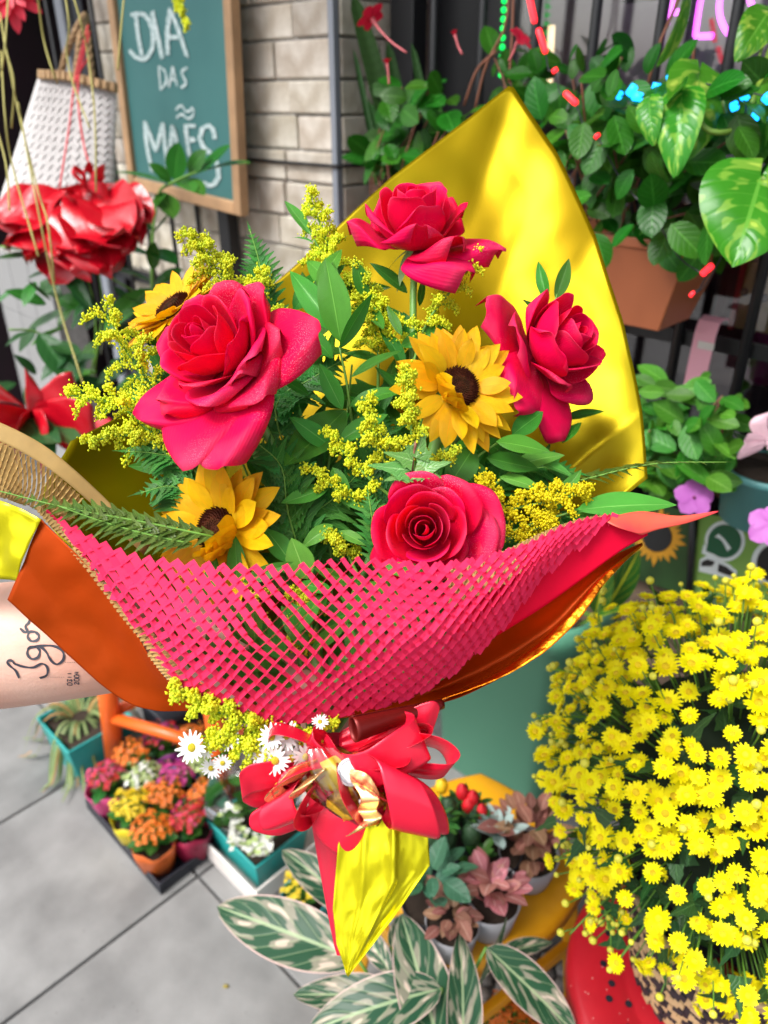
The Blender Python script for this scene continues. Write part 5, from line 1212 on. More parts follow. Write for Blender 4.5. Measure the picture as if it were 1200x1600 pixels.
q = MB(); q.poly(rsq(.166, .50, .045)); build('soil', q, M['soil'], sb)
M['croton'] = leafmat('croton_leaf', (.03, .14, .02), (.55, .60, .03), rough=.3, n=5, slant=2, w=.1, rib=.05)
for (a, b, fc, ws) in (((940, 960), (1004, 868), (.3, .5, .8), 1), ((930, 960), (950, 880), (-.2, .5, .8), .9), ((900, 980), (990, 935), (.2, .8, .5), .9), ((880, 960), (900, 890), (0, .6, .7), .9)):
    p0 = P(*a, 1.30); p1 = P(*b, 1.22); y = p1-p0; mk('leaf', RL[0].copy(), M['croton'], sb, basis(p0, y, C2W(fc), (y.length*ws, y.length, y.length)))
q = MB(); q.tube([bc+ZZ*.50, P(930, 965, 1.3)], .004, 6); build('stem', q, M['stem'], sb)

# ================================================================ YELLOW STOOL AND SUCCULENTS
yc = G(742, 1335, .43); stool('yellow_stool', V((yc.x, yc.y, 0)), .150, .43, M['yellow_plastic'], 'yellow plastic stool crowded with small potted succulents', rot=.62, sq=.35, rail=.27)
def on_stool(px, py): return G(px, py, .431)
def cup(root, c, r, h, m, flare=1.25, soil=True):
    q = MB(); q.lathe([(.002, 0), (r*.98, 0), (r, .003), (r*flare, h), (r*flare*.95, h), (r*.93, .006)], 28, c); build('pot', q, m, root, smooth=True)
    if soil:
        q = MB(); q.lathe([(r*flare*.93, h*.86), (.001, h*.9)], 20, c); build('soil', q, M['soil'], root, smooth=True)
def leafy(root, c, n, L_, w_, m, rg, h=.0, up=.5, lib=None, spread=.3, nm='leaf', sz=(.6, 1.1)):
    lib = [x.copy() for x in (lib or RW)]
    for k in range(n):
        a = k*2.39996+rg.uniform(-.3, .3); el = rg.uniform(up*.2, up*1.4); d = V((math.cos(a)*math.cos(el), math.sin(a)*math.cos(el), math.sin(el)))
        p = V(c)+V((d.x, d.y, 0))*L_*rg.uniform(0, spread)+ZZ*(h*rg.uniform(.3, 1)); l = L_*rg.uniform(*sz)
        mk(nm, lib[k % len(lib)], m, root, basis(p, d, ZZ+V((rg.gauss(0, .2), rg.gauss(0, .2), 0)), (l*w_, l, l)))
rg = random.Random(21)
M['clearpot'] = mat('grey_film_pot', (.45, .45, .48), .2, coat=.3, transl=.3)
M['fit_pink'] = leafmat('fittonia_pink', (.66, .22, .22), (.85, .55, .50), rough=.5, n=7, slant=2, w=.16, var=.2, rib=.04)
M['fit_brown'] = leafmat('fittonia_brown', (.40, .18, .12), (.60, .36, .26), rough=.5, n=7, slant=2, w=.16, var=.35, rib=.04, hvar=.03)
M['succ'] = mat('succulent_pale', (.45, .58, .54), .55, noi=(40, .15), transl=.08); M['pep'] = leafmat('peperomia', (.07, .22, .12), (.12, .30, .18), rough=.35, n=4, slant=1, w=.08, var=.2)
M['jade'] = leafmat('jade_leaf', (.05, .16, .03), (.10, .25, .06), rough=.3, n=0, slant=1, w=.1, var=.3)
FIT = [leafmesh(1, .62, .9, .7, dr, .15, 6, 9, .05, 1, k, 'leaf') for k, dr in enumerate((.2, .35, .05))]
SUC = [leafmesh(1, .34, 1.0, .6, -.2, .35, 6, 8, 0, 1, k, 'leaf') for k in range(2)]
def potplant(name, px, py, z, r, h, pm, label, cat): 
    c = on_stool(px, py); root = thing(name, c, label, cat); cup(root, c, r, h, pm); return root, c+ZZ*h
t, c = potplant('pink_fittonia', 762, 1440, 0, .034, .055, M['clearpot'], 'pink veined fittonia in a pale cup at the front of the yellow stool', 'potted plant'); leafy(t, c, 30, .036, 1.0, M['fit_pink'], rg, .035, .7, FIT, 1.0)
t, c = potplant('brown_fittonia', 822, 1365, 0, .036, .05, M['clearpot'], 'brown pink fittonia spilling over the edge of the yellow stool', 'potted plant'); leafy(t, c, 46, .036, 1.0, M['fit_brown'], rg, .055, .5, FIT, 1.5)
t, c = potplant('tan_fittonia', 705, 1475, 0, .03, .05, M['clearpot'], 'tan fittonia in front of the grey-green peperomia', 'potted plant'); leafy(t, c, 22, .032, 1.0, M['fit_brown'], rg, .03, .5, FIT, .9)
t, c = potplant('peperomia', 672, 1440, 0, .034, .05, M['black_plastic'], 'grey-green fleshy peperomia beside the shiny foil tail', 'potted plant'); leafy(t, c, 22, .042, 1.0, M['pep'], rg, .06, .6, FIT, .8)
t, c = potplant('rosette_succulent', 768, 1362, 0, .034, .05, M['black_plastic'], 'pale grey star-shaped rosette succulent', 'potted plant')
for k in range(16):
    a = k*2.4; el = .15+.05*k; d = V((math.cos(a)*math.cos(el), math.sin(a)*math.cos(el), math.sin(el))); mk('leaf', SUC[k % 2], M['succ'], t, basis(c+ZZ*.035, d, ZZ, (.048, .050*(1-.03*k), .045)))
t, c = potplant('jade_plant', 742, 1385, 0, .03, .045, M['black_plastic'], 'small dark green jade plant below the pale rosette', 'potted plant'); leafy(t, c, 22, .028, 1.0, M['jade'], rg, .03, .8, RW, .5)
M['cact'] = mat('cactus_body', (.02, .06, .02), .6, bump=(90, .8, .003)); cr_ = mat('cactus_red', (.65, .01, .02), .45); cy_ = mat('cactus_yellow', (.85, .48, .006), .45)
for nm, px, py, m, lab, pts in (('red_cactus', 722, 1335, cr_, 'dark cactus with red cone-shaped heads beside the sage planter', ((722, 1237), (738, 1247), (732, 1258), (752, 1268))), ('yellow_cactus', 680, 1350, cy_, 'dark cactus with yellow egg-shaped heads behind the red bow', ((690, 1228), (692, 1276), (702, 1287), (682, 1292), (672, 1298)))):
    t, c = potplant(nm, px, py, 0, .036, .05, M['black_plastic'], lab, 'cactus')
    q = MB(); 
    for k in range(9): q.ball(c+V((rg.gauss(0, .018), rg.gauss(0, .018), .022+rg.uniform(0, .03))), (.015, .015, .022), 9, 7)
    build('body', q, M['cact'], t, smooth=True); leafy(t, c+ZZ*.03, 24, .024, 1, M['jade'], rg, .03, .7, RW, 1.2)
    for x, y in pts:
        q = MB(); dd = 1.12; q.lathe([(.0005, -.012), (.008, -.009), (.0098, 0), (.008, .009), (.0005, .016 if m is cr_ else .012)], 12, P(x, y, dd)); build('head', q, m, t, smooth=True)
        q = MB(); q.tube([P(x, y, dd)-ZZ*.008, c+ZZ*.02], .0018, 5); build('stalk', q, M['stem'], t)

# ================================================================ STROMANTHE (variegated leaves at the bottom)
M['strom'] = leafmat('variegated_leaf', (.028, .105, .05), (.42, .55, .30), rough=.34, n=7, slant=2.3, w=.10, rib=.03, edge=(.72, .52, .46), blotch=((.72, .58, .46), .62), var=.10, hvar=.008)
ST = [leafmesh(1, .32, .88, .62, dr, .22, 12, 20, .06, 1, k*2.1, 'leaf') for k, dr in enumerate((.22, .12, .30, .02))]
sc = G(665, 1720, .22)
st = thing('variegated_plant', V((sc.x, sc.y, 0)), 'prayer plant with long green cream and pink striped leaves', 'potted plant')
cup(st, V((sc.x, sc.y, 0)), .085, .17, M['black_plastic']); 
SL = [((560, 1500, 1.02), (330, 1408, 1.06), (-.1, .6, .8), 1.15), ((640, 1560, .98), (455, 1545, 1.0), (-.2, .8, .6), 1.0), ((690, 1545, .97), (482, 1592, .93), (-.1, .75, .7), 1.25), ((700, 1680, .94), (628, 1428, 1.00), (.25, .3, .95), 1.25),
      ((720, 1700, .92), (735, 1470, .96), (.3, .5, .8), .95), ((760, 1480, .99), (905, 1612, .93), (.2, .6, .8), 1.25), ((770, 1500, 1.0), (862, 1455, 1.02), (.2, .9, .4), .9), ((650, 1600, .95), (540, 1680, .92), (-.2, .7, .7), 1.1), ((610, 1480, 1.03), (640, 1420, 1.08), (0, .4, .9), 1.3),
      ((745, 1540, .98), (800, 1440, 1.0), (.8, .4, .5), .6), ((640, 1690, .92), (590, 1570, .95), (-.3, .5, .8), 1.2), ((700, 1690, .92), (660, 1600, .96), (.1, .6, .8), 1.3), ((580, 1440, 1.05), (440, 1318, 1.10), (.2, .5, .8), 1.0), ((610, 1520, 1.0), (560, 1440, 1.04), (-.2, .6, .8), 1.2)]
qs = MB()
for i, (a, b, fc, ws) in enumerate(SL):
    p0, p1 = P(*a), P(*b); y = p1-p0; mk('leaf', ST[i % 4], M['strom'], st, basis(p0, y, C2W(fc), (y.length*ws, y.length, y.length)))
    qs.tube(path([p0, p0.lerp(V((sc.x, sc.y, .25)), .5)+ZZ*.02, V((sc.x+rg.uniform(-.03, .03), sc.y+rg.uniform(-.03, .03), .16))], 6), .0022, 6)
build('stem', qs, M['stem'], st, smooth=True)

# ================================================================ KALANCHOES AND TRAYS
KF = {'yellow': (.85, .62, .01), 'orange': (.82, .19, .015), 'red': (.60, .015, .03), 'pink': (.66, .05, .16), 'white': (.80, .82, .74), 'magenta': (.50, .03, .22), 'green': (.45, .58, .22)}
for k in list(KF): KF[k] = mat('kalanchoe_'+k, KF[k], .5, var=.08, noi=(120, .25), transl=.15)
M['kleaf'] = leafmat('kalanchoe_leaf', (.03, .12, .02), (.07, .2, .04), rough=.3, n=3, slant=1, w=.08, var=.3)
def kalanchoe(px, py, col, sleeve, label, z=.118, r=.043, n=60, base=0.006, col2=None, seed=0):
    rg = random.Random(seed+int(px*3+py)); c = G(px, py, z); c.z = base
    root = thing('kalanchoe', c, label, 'potted flower', 'potted kalanchoes')
    h = z-base-.042
    q = MB(); nn = 28; vs = []
    for rr, zz in ((.030, 0), (.034, .003), (.046, h*.9), (r*1.12, h+.012)):
        for k in range(nn):
            a = 2*math.pi*k/nn; f = 1+(.06*math.sin(7*a+px) if zz > .05 else 0); vs.append(c+V((math.cos(a)*rr*f, math.sin(a)*rr*f, zz+(.007*math.sin(3*a+py) if zz > h else 0))))
    q.add(vs, [(j*nn+k, j*nn+(k+1) % nn, (j+1)*nn+(k+1) % nn, (j+1)*nn+k) for j in range(3) for k in range(nn)]+[tuple(range(nn-1, -1, -1))])
    o = build('sleeve', q, sleeve, root, smooth=True); so = o.modifiers.new('thickness', 'SOLIDIFY'); so.thickness = .001
    q = MB(); q.lathe([(.044, h*.82), (.001, h*.88)], 16, c); build('soil', q, M['soil'], root)
    leafy(root, c+ZZ*h*.95, 12, .042, 1.1, M['kleaf'], rg, .02, .5, FIT, .4)
    fl = MB(); fs_ = MB()
    for k in range(n):
        rr = r*.95*math.sqrt((k+.5)/n); a = k*2.4+rg.uniform(-.3, .3); p = c+V((rr*math.cos(a), rr*math.sin(a), h+.045+.014*math.cos(rr/r*1.5)+rg.gauss(0, .006)))
        s_ = rg.uniform(.0055, .0085); up = V((math.cos(a)*rr/r*.7+rg.gauss(0, .2), math.sin(a)*rr/r*.7+rg.gauss(0, .2), 1)).normalized(); x = up.orthogonal().normalized(); y = up.cross(x); mi = 1 if (col2 and rg.random() < .4) else 0
        for d in (x, -x, y, -y):
            e = up.cross(d); fl.add([p, p+d*s_*.6+e*s_*.42+up*s_*.2, p+d*s_+up*s_*.1, p+d*s_*.6-e*s_*.42+up*s_*.2], [(0, 1, 2, 3)], mi)
        fs_.tube([p, c+V((rr*.3*math.cos(a), rr*.3*math.sin(a), h))], .0009, 4)
    build('flower_head', fl, [KF[col], KF[col2 or col]], root, smooth=False, kind='stuff'); build('stalk', fs_, M['stem'], root)
    return root
SLV = {k: mat('sleeve_'+k, v, .35, transl=.25, coat=.2) for k, v in {'yellow': (.75, .62, .02), 'orange': (.72, .16, .03), 'wine': (.35, .015, .06), 'pink': (.62, .06, .22), 'blue': (.03, .22, .6), 'purple': (.38, .06, .32), 'clear': (.35, .4, .35), 'green': (.06, .22, .04)}.items()}
kalanchoe(205, 1257, 'yellow', SLV['yellow'], 'yellow kalanchoe in a yellow sleeve in the black tray')
kalanchoe(237, 1296, 'orange', SLV['orange'], 'orange kalanchoe in an orange sleeve at the tray corner')
kalanchoe(295, 1275, 'red', SLV['wine'], 'red and pink kalanchoe in a wine-coloured sleeve', col2='pink')
kalanchoe(165, 1212, 'pink', SLV['pink'], 'pink kalanchoe in a pink sleeve at the tray end', col2='red')
kalanchoe(222, 1212, 'green', SLV['clear'], 'greenish white budding kalanchoe in the middle of the tray', col2='white')
kalanchoe(255, 1240, 'orange', SLV['orange'], 'orange kalanchoe between the yellow one and the red ones')
kalanchoe(275, 1208, 'magenta', SLV['blue'], 'magenta kalanchoe in a blue sleeve under the orange stool rail')
kalanchoe(205, 1178, 'orange', SLV['clear'], 'orange kalanchoe beside the orange stool leg')
kalanchoe(325, 1240, 'orange', SLV['wine'], 'orange kalanchoe behind the orange stool foot')
kalanchoe(252, 1148, 'red', SLV['purple'], 'dark red kalanchoe in a purple sleeve under the orange stool', col2='magenta')
kalanchoe(300, 1150, 'orange', SLV['purple'], 'orange kalanchoe in a purple sleeve behind the goldenrod')
kalanchoe(318, 1190, 'green', SLV['clear'], 'green budding kalanchoe below the white asters')
def tray(name, corners, h, m, label, wall=.006):
    c = sum(corners, V((0, 0, 0)))/4; root = thing(name, c, label, 'tray')
    q = MB(); q.ext([V((p.x, p.y, 0.004)) for p in corners], ZZ*.003); build('base', q, m, root)
    for i in range(4):
        a, b = corners[i], corners[(i+1) % 4]; ax = (b-a).normalized(); q = MB(); nrm = ax.cross(ZZ)
        q.box((a+b)/2+ZZ*(h/2+.004), (ax, nrm, ZZ), ((b-a).length/2+(wall if i % 2 else -.0005), wall/2, h/2)); build('side', q, m, root, bevel=.002)
    return root
tp_ = [(E1.dot(q_), NW.dot(q_)) for q_ in (G(x, y, .118) for x, y in ((205, 1257), (237, 1296), (295, 1275), (165, 1212), (222, 1212), (255, 1240), (275, 1208), (325, 1240)))]
sa, sb_ = min(t[0] for t in tp_)-.045, max(t[0] for t in tp_)+.032; na, nb_ = min(t[1] for t in tp_)-.032, max(t[1] for t in tp_)+.05
cA, cB, cC, cD = E1*sb_+NW*na, E1*sb_+NW*nb_, E1*sa+NW*nb_, E1*sa+NW*na
tray('black_tray', [cA, cB, cC, cD], .03, M['black_plastic'], 'black nursery tray holding rows of sleeved kalanchoes')
w0 = G(402, 1420, 0); tray('white_tray', [w0, w0+NW*.30, w0+NW*.30-E1*.20, w0-E1*.20], .05, M['white_plastic'], 'white plastic tray with teal boxes of flowers on the pavement')
def boxpot(name, c, hx, hy, h, m, label, cat, fl=1.15, ax=(E1, NW)):
    root = thing(name, c, label, cat); q = MB(); vs = []
    for f, z in ((1, 0), (fl, h), (fl*.94, h), (.95, .01)):
        for sx, sy in ((-1, -1), (1, -1), (1, 1), (-1, 1)): vs.append(c+ax[0]*sx*hx*f+ax[1]*sy*hy*f+ZZ*z)
    q.add(vs, [(j*4+k, j*4+(k+1) % 4, (j+1)*4+(k+1) % 4, (j+1)*4+k) for j in range(3) for k in range(4)]+[(3, 2, 1, 0), (12, 13, 14, 15)])
    build('pot', q, m, root, bevel=.004); return root
wp1 = w0+NW*.085-E1*.10; wp1.z = .010
t = boxpot('teal_flower_box', wp1, .075, .06, .085, M['teal'], 'square teal pot of white kalanchoes in a clear green sleeve', 'potted flower')
q = MB(); q.box(wp1+ZZ*.075, (E1, NW, ZZ), (.075, .06, .003)); build('soil', q, M['soil'], t)
fl = MB(); rg = random.Random(5)
for k in range(9):
    cc = G(352+rg.uniform(-5, 80), 1262+rg.uniform(0, 72), .165)
    for j in range(24):
        p = cc+V((rg.gauss(0, .009), rg.gauss(0, .009), rg.gauss(0, .006))); x = V((rg.gauss(0, .3), rg.gauss(0, .3), 1)).normalized(); a = x.orthogonal().normalized()*.007; b = x.cross(a)
        fl.add([p+a, p+b, p-a, p-b], [(0, 1, 2, 3)], 0 if rg.random() < .7 else 1)
build('flower_head', fl, [KF['white'], KF['green']], t, kind='stuff'); leafy(t, wp1+ZZ*.10, 26, .055, 1.1, M['kleaf'], rg, .05, .6, FIT, 1.2)
def slv(u, v): 
    a = 2*math.pi*u; r = .055+.045*v; return wp1+V((math.cos(a)*r, math.sin(a)*r, .085+.09*v+.012*math.sin(3*a)*v))
put('clear_sleeve', grid(slv, 30, 8), M['film'], t)
wp2 = w0+NW*.06-E1*.02; wp2.z = .010
wp2 = G(470, 1400, .09); wp2.z = .012
kalanchoe(474, 1385, 'yellow', mat('teal_sleeve', (.02, .30, .32), .35), 'small yellow kalanchoe in a teal sleeve behind the foil tail', z=.13, col2='yellow', n=40)
# orange flowers in the dark under the yellow stool
kalanchoe(800, 1590, 'orange', SLV['orange'], 'orange kalanchoe half hidden under the striped leaves', z=.16)
# stray petal on the pavement
q = MB(); q.ball(G(353, 1541, .006), (.006, .004, .002), 8, 5); tag(build('fallen_petal', q, mat('dry_petal', (.25, .2, .04), .8), smooth=True), 'tiny dry yellow petal fallen on the grey pavement', 'petal')

# orange stool frame
ost = thing('orange_stool', G(260, 1230, 0), 'orange tubular stool frame standing over the kalanchoe tray', 'stool')
F1 = G(182, 1212, 0); F2 = G(356, 1268, 0); F3 = F1+NW*.30; F4 = F2+NW*.30; HH = .46; cen = (F1+F2+F3+F4)/4
for f in (F1, F2, F3, F4):
    q = MB(); tp = f.lerp(V((cen.x, cen.y, 0)), .16)+ZZ*HH; q.tube([f, tp], [.021, .024], 14); build('leg', q, M['orange_plastic'], ost, smooth=True)
for a, b in ((F1, F2), (F2, F4), (F3, F4), (F1, F3)):
    q = MB(); a2 = a.lerp(V((cen.x, cen.y, 0)), .04)+ZZ*.19; b2 = b.lerp(V((cen.x, cen.y, 0)), .04)+ZZ*.19; q.tube([a2, b2], .0135, 12); build('stretcher', q, M['orange_plastic'], ost, smooth=True)
q = MB(); q.lathe([(.002, 0), (.17, 0), (.185, -.006), (.19, -.03), (.18, -.03), (.17, -.012), (.002, -.012)], 40, V((cen.x, cen.y, HH+.012))); build('seat', q, M['orange_plastic'], ost, smooth=True)
q = MB(); bb = G(275, 1120, .05); q.box(bb+ZZ*.0, (E1, NW, ZZ), (.06, .06, .05)); tag(build('black_crate', q, M['black_plastic'], bevel=.006), 'black plastic crate in the shade under the orange stool', 'crate')

# teal pot with grassy plant
tc_ = G(108, 1214, 0)+NW*.075-E1*.02; tc_.z = 0
t = boxpot('grass_pot', tc_, .066, .066, .13, M['teal'], 'square turquoise pot of drooping striped grass on the pavement', 'potted plant', 1.25)
q = MB(); q.box(tc_+ZZ*.115, (E1, NW, ZZ), (.066, .066, .003)); build('soil', q, M['soil'], t)
M['grass'] = leafmat('striped_grass', (.12, .24, .07), (.50, .48, .22), rough=.5, n=0, slant=1, w=.1, rib=.12, var=.3, hvar=.03); M['drygrass'] = leafmat('dry_grass', (.42, .27, .09), (.5, .35, .15), rough=.7, n=0, slant=1, w=.1, var=.3)
rg = random.Random(12)
for k in range(46):
    a = rg.uniform(0, 6.28); L_ = rg.uniform(.14, .26); hd = V((math.cos(a), math.sin(a), 0)); up0 = rg.uniform(.3, 1.3); base = tc_+ZZ*.12-E1*.02+hd*.02
    def fn(u, v, L_=L_, hd=hd, up0=up0, base=base):
        s = (u-.5)*.009*math.sin(math.pi*min(.98, v*.9+.12))**.5; r = L_*(v*.62); z = L_*(up0*v-1.25*v*v*(1+.3*up0)); return base+hd*r+ZZ*max(z, -.10)+hd.cross(ZZ)*s
    put('blade', grid(fn, 2, 9, 'blade'), M['drygrass'] if rg.random() < .25 else M['grass'], t)

# ================================================================ PLANTS ON THE GRILLE
M['dip'] = leafmat('oval_leaf', (.030, .165, .010), (.07, .27, .03), rough=.34, n=6, slant=2, w=.10, rib=.03, var=.35, hvar=.02)
M['redtrumpet'] = mat('red_trumpet', (.62, .008, .045), .5, var=.15, transl=.2); M['pinkthroat'] = mat('pink_throat', (.70, .16, .18), .5)
OV = [leafmesh(1, .66, .95, .62, dr, .12, 6, 9, .03, 1, k, 'leaf') for k, dr in enumerate((.15, .3, .0))]
def planter(label, s0, s1, z1, D0, D1, h, m, name='wall_planter'):
    c = WS((s0+s1)/2, z1-h, (D0+D1)/2); root = thing(name, c, label, 'planter'); q = MB(); vs = []
    ins = .032
    for (ds, dz, dd) in ((ins, -h, .022), (0, 0, 0), (-.004, 0, -.004), (-.004, .014, -.004), (.006, .014, .006), (.006, -.02, .006)):
        for a, b in ((s0+ds, D0+dd), (s1-ds, D0+dd), (s1-ds, D1-dd), (s0+ds, D1-dd)): vs.append(WS(a, z1+dz, b))
    q.add(vs, [(j*4+k, j*4+(k+1) % 4, (j+1)*4+(k+1) % 4, (j+1)*4+k) for j in range(5) for k in range(4)]+[(3, 2, 1, 0)])
    build('box', q, m, root, bevel=.003)
    q = MB(); q.box(WS((s0+s1)/2, z1-.014, (D0+D1)/2), (E1, NW, ZZ), ((s1-s0)/2-.008, (D1-D0)/2-.008, .003)); build('soil', q, M['soil'], root)
    return root
def inpoly(x, y, pl):
    r = False; j = len(pl)-1
    for i in range(len(pl)):
        if (pl[i][1] > y) != (pl[j][1] > y) and x < (pl[j][0]-pl[i][0])*(y-pl[i][1])/(pl[j][1]-pl[i][1])+pl[i][0]: r = not r
        j = i
    return r
def bushy(name, label, poly, Dr, n, L_, m, rg, basep, cat='shrub', lib=OV, ws=1.0, nst=14, updir=.35):
    root = thing(name, basep, label, cat); mm = [x.copy() for x in lib]
    xs = [p[0] for p in poly]; ys = [p[1] for p in poly]; k = 0; st_ = MB(); hubs = []
    while k < n:
        x, y = rg.uniform(min(xs), max(xs)), rg.uniform(min(ys), max(ys))
        if not inpoly(x, y, poly): continue
        p = WP(x, y, rg.uniform(*Dr)); a = rg.uniform(0, 6.28)
        dr = (E1*math.cos(a)+ZZ*(math.sin(a)*.8-updir)-NW*rg.uniform(.0, .9)).normalized()
        nn = (-NW*rg.uniform(.2, 1)+ZZ*rg.uniform(.2, 1)+E1*rg.gauss(0, .35)); l = L_*rg.uniform(.6, 1.2)
        mk('leaf', mm[k % len(mm)], m, root, basis(p, dr, nn, (l*ws, l, l)))
        if k % max(1, n//nst) == 0: hubs.append(p)
        k += 1
    for p in hubs:
        b = basep+E1*rg.uniform(-.08, .08)+NW*rg.uniform(-.03, .03); st_.tube(path([p, p.lerp(b, .5)+E1*rg.uniform(-.03, .03)-NW*.02, b], 8), .0016, 5)
    build('stem', st_, M['brown_stem'], root, smooth=True); return root
rg = random.Random(77)
planter('long terracotta plastic planter hooked on the grille beside the foil', -.86, -.466, 1.258, 1.085, 1.235, .118, M['terracotta'])
bushy('oval_leaf_shrub', 'dense shrub of glossy oval leaves in the terracotta planter', [(835, 190), (860, 120), (960, 95), (1050, 120), (1130, 100), (1200, 140), (1260, 160), (1260, 330), (1190, 360), (1100, 395), (1010, 380), (930, 372), (900, 300)], (1.00, 1.20), 290, .052, M['dip'], rg, WS(-.64, 1.25, 1.16))
bushy('climber', 'leafy climber with pinkish stems along the bars above the foil point', [(755, 90), (840, 60), (900, 90), (960, 60), (1000, 80), (960, 170), (830, 190), (770, 150)], (1.10, 1.22), 46, .044, M['dip'], rg, WS(-.72, 1.25, 1.17), nst=10)
planter('second terracotta planter on the grille hidden behind the gold foil', -1.20, -.88, 1.20, 1.05, 1.20, .118, M['terracotta'])
bushy('oval_leaf_shrub', 'smaller oval-leaved shrub beside the stone pillar corner', [(590, 150), (640, 120), (690, 130), (740, 170), (735, 240), (680, 260), (640, 300), (585, 310), (575, 220)], (1.03, 1.19), 80, .055, M['dip'], rg, WS(-1.05, 1.19, 1.12))
# tongue-like upright leaves by the pillar
M['sans'] = leafmat('banded_sword_leaf', (.05, .135, .035), (.03, .08, .02), rough=.45, n=26, slant=.3, w=.45, rib=.0, var=.2)
SW = [leafmesh(1, .085, .8, .28, dr, .3, 6, 14, .03, 1, k, 'leaf') for k, dr in enumerate((.05, -.04))]
sv = thing('snake_plant', WS(-1.12, 1.18, 1.13), 'banded sword-leaved snake plant leaning against the pillar corner', 'plant')
for (a, b, w_) in (((640, 330), (556, -20), 1.3), ((650, 330), (610, 60), 1.1), ((690, 330), (648, 62), .8), ((600, 330), (556, 72), .55), ((620, 330), (578, 150), .8)):
    p0 = WP(*a, 1.15); p1 = WP(*b, 1.13); y = p1-p0; mk('leaf', SW[0], M['sans'], sv, basis(p0, y, C2W((.25, .3, 1)), (y.length*w_, y.length, y.length)))
vn = thing('vine_stem', WP(760, 150, 1.14), 'reddish climbing vine with red trumpet flowers along the window bars', 'vine')
q = MB()
for st in ([(740, 180), (760, 100), (790, 40), (797, -40)], [(795, 130), (800, 60), (803, -40)], [(725, 165), (745, 110), (775, 80)], [(1010, 140), (1030, 70), (1060, 0), (1075, -40)], [(1080, 130), (1085, 70)], [(1045, 120), (1060, 60), (1075, -20)]):
    q.tube(path([WP(x, y, 1.15) for x, y in st], 8), .0022, 6)
build('stem', q, M['brown_stem'], vn, smooth=True)

# trumpet flowers
def trumpet(pts, size, label, face=None, openf=1.0, D=1.06, parent=None):
    pp = [WP(x, y, D) for x, y in pts];     q = MB(); q.tube(path(pp, 10), [.0016+.0035*max(0, (k-5)/5)**1.5*size/.03 for k in range(11)], 8); root = build('flower', q, M['pinkthroat'], parent, smooth=True); root['label'] = label
    ax = (pp[-1]-pp[-2]).normalized(); x = ax.orthogonal().normalized(); y = ax.cross(x)
    me = leafmesh(size, size*.8, 1.1, .5, .35, .1, 5, 7, .08)
    for k in range(5):
        a = k*1.2566; d = (x*math.cos(a)+y*math.sin(a)); mk('petal', me, M['redtrumpet'], root, basis(pp[-1], d*openf+ax*.55, ax-d*.5))
    return root
trumpet([(635, 82), (612, 66), (592, 45), (582, 30)], .026, 'red trumpet flower with a pink throat hanging by the pillar', parent=vn)
trumpet([(795, 95), (803, 80), (806, 70), (812, 62)], .02, 'small red trumpet flower in front of the green light string', parent=vn)
trumpet([(608, 135), (607, 118), (606, 108), (605, 100)], .010, 'closed pink flower bud above the smaller shrub', openf=.25, parent=vn)
trumpet([(722, 85), (716, 72), (713, 62), (711, 55)], .008, 'thin closed red bud in front of the black panel', openf=.2, parent=vn)
# pothos hanging in front at the top right
M['pothos'] = leafmat('pothos_leaf', (.07, .30, .02), (.16, .42, .05), rough=.24, n=7, slant=2, w=.06, rib=.02, blotch=((.42, .58, .08), .64), var=.12, hvar=.015)
def heart(l=1.0, w=.80, droop=.18, seed=0):
    def fn(u, v):
        s = 2*u-1; p = (math.sin(math.pi*(v**.62)*.98+.03))**.75; x = s*w/2*p; y = v-.20*abs(s)**1.3*(1-v)**1.6
        return V((x*l, y*l, (-droop*v*v+.16*abs(s)*p*w-.10*s*s*p+.02*math.sin(7*v+seed+3*s))*l))
    return grid(fn, 12, 16, 'leaf')
HT = [heart(1, .84, .2, 0), heart(1, .74, .35, 2), heart(1, .8, .1, 4)]
po = thing('pothos_vine', P(1260, -80, .95), 'trailing pothos vine with large yellow-green heart leaves', 'vine')
for i, (a, b, d0, d1, fc, ws) in enumerate((((1092, 118), (1085, 236), .93, .91, (.3, .35, .9), 1.0), ((1066, 150), (1050, 246), .91, .885, (-.45, .3, .85), .85), ((1190, 275), (1150, 405), .86, .83, (-.1, .45, .9), 1.3), ((1080, -45), (1060, 100), .93, .92, (.95, .1, .35), .75), ((1200, 20), (1165, 70), .92, .90, (.3, .6, .6), 1.0), ((1225, 110), (1210, 210), .92, .90, (.2, .4, .8), .9), ((1230, 280), (1300, 400), .86, .84, (.3, .4, .8), 1.0), ((1015, 158), (1013, 215), .915, .905, (-.6, .3, .7), .9))):
    p0, p1 = P(*a, d0), P(*b, d1); y = p1-p0; mk('leaf', HT[i % 3], M['pothos'], po, basis(p0, y, C2W(fc), (y.length*ws, y.length, y.length)))
q = MB()
for st, r in (([(1260, -60, .95), (1205, 90, .92), (1175, 120, .92), (1090, 150, .92), (1072, 155, .91)], .0028), ([(1205, 70, .92), (1180, 150, .915), (1150, 200, .91), (1110, 205, .91), (1085, 180, .915)], .0034), ([(1230, 60, .93), (1260, 200, .9), (1230, 290, .87), (1190, 278, .86)], .0028), ([(1230, -80, .95), (1120, -70, .94), (1080, -45, .93)], .0024), ([(1175, 120, .92), (1195, 60, .92), (1200, 20, .92)], .0018), ([(1172, 112, .92), (1140, 130, .92), (1130, 160, .92), (1140, 195, .912)], .002)):
    q.tube(path([P(*s) for s in st], 12), r, 7)
build('stem', q, mat('pothos_stem', (.16, .28, .04), .4), po, smooth=True)

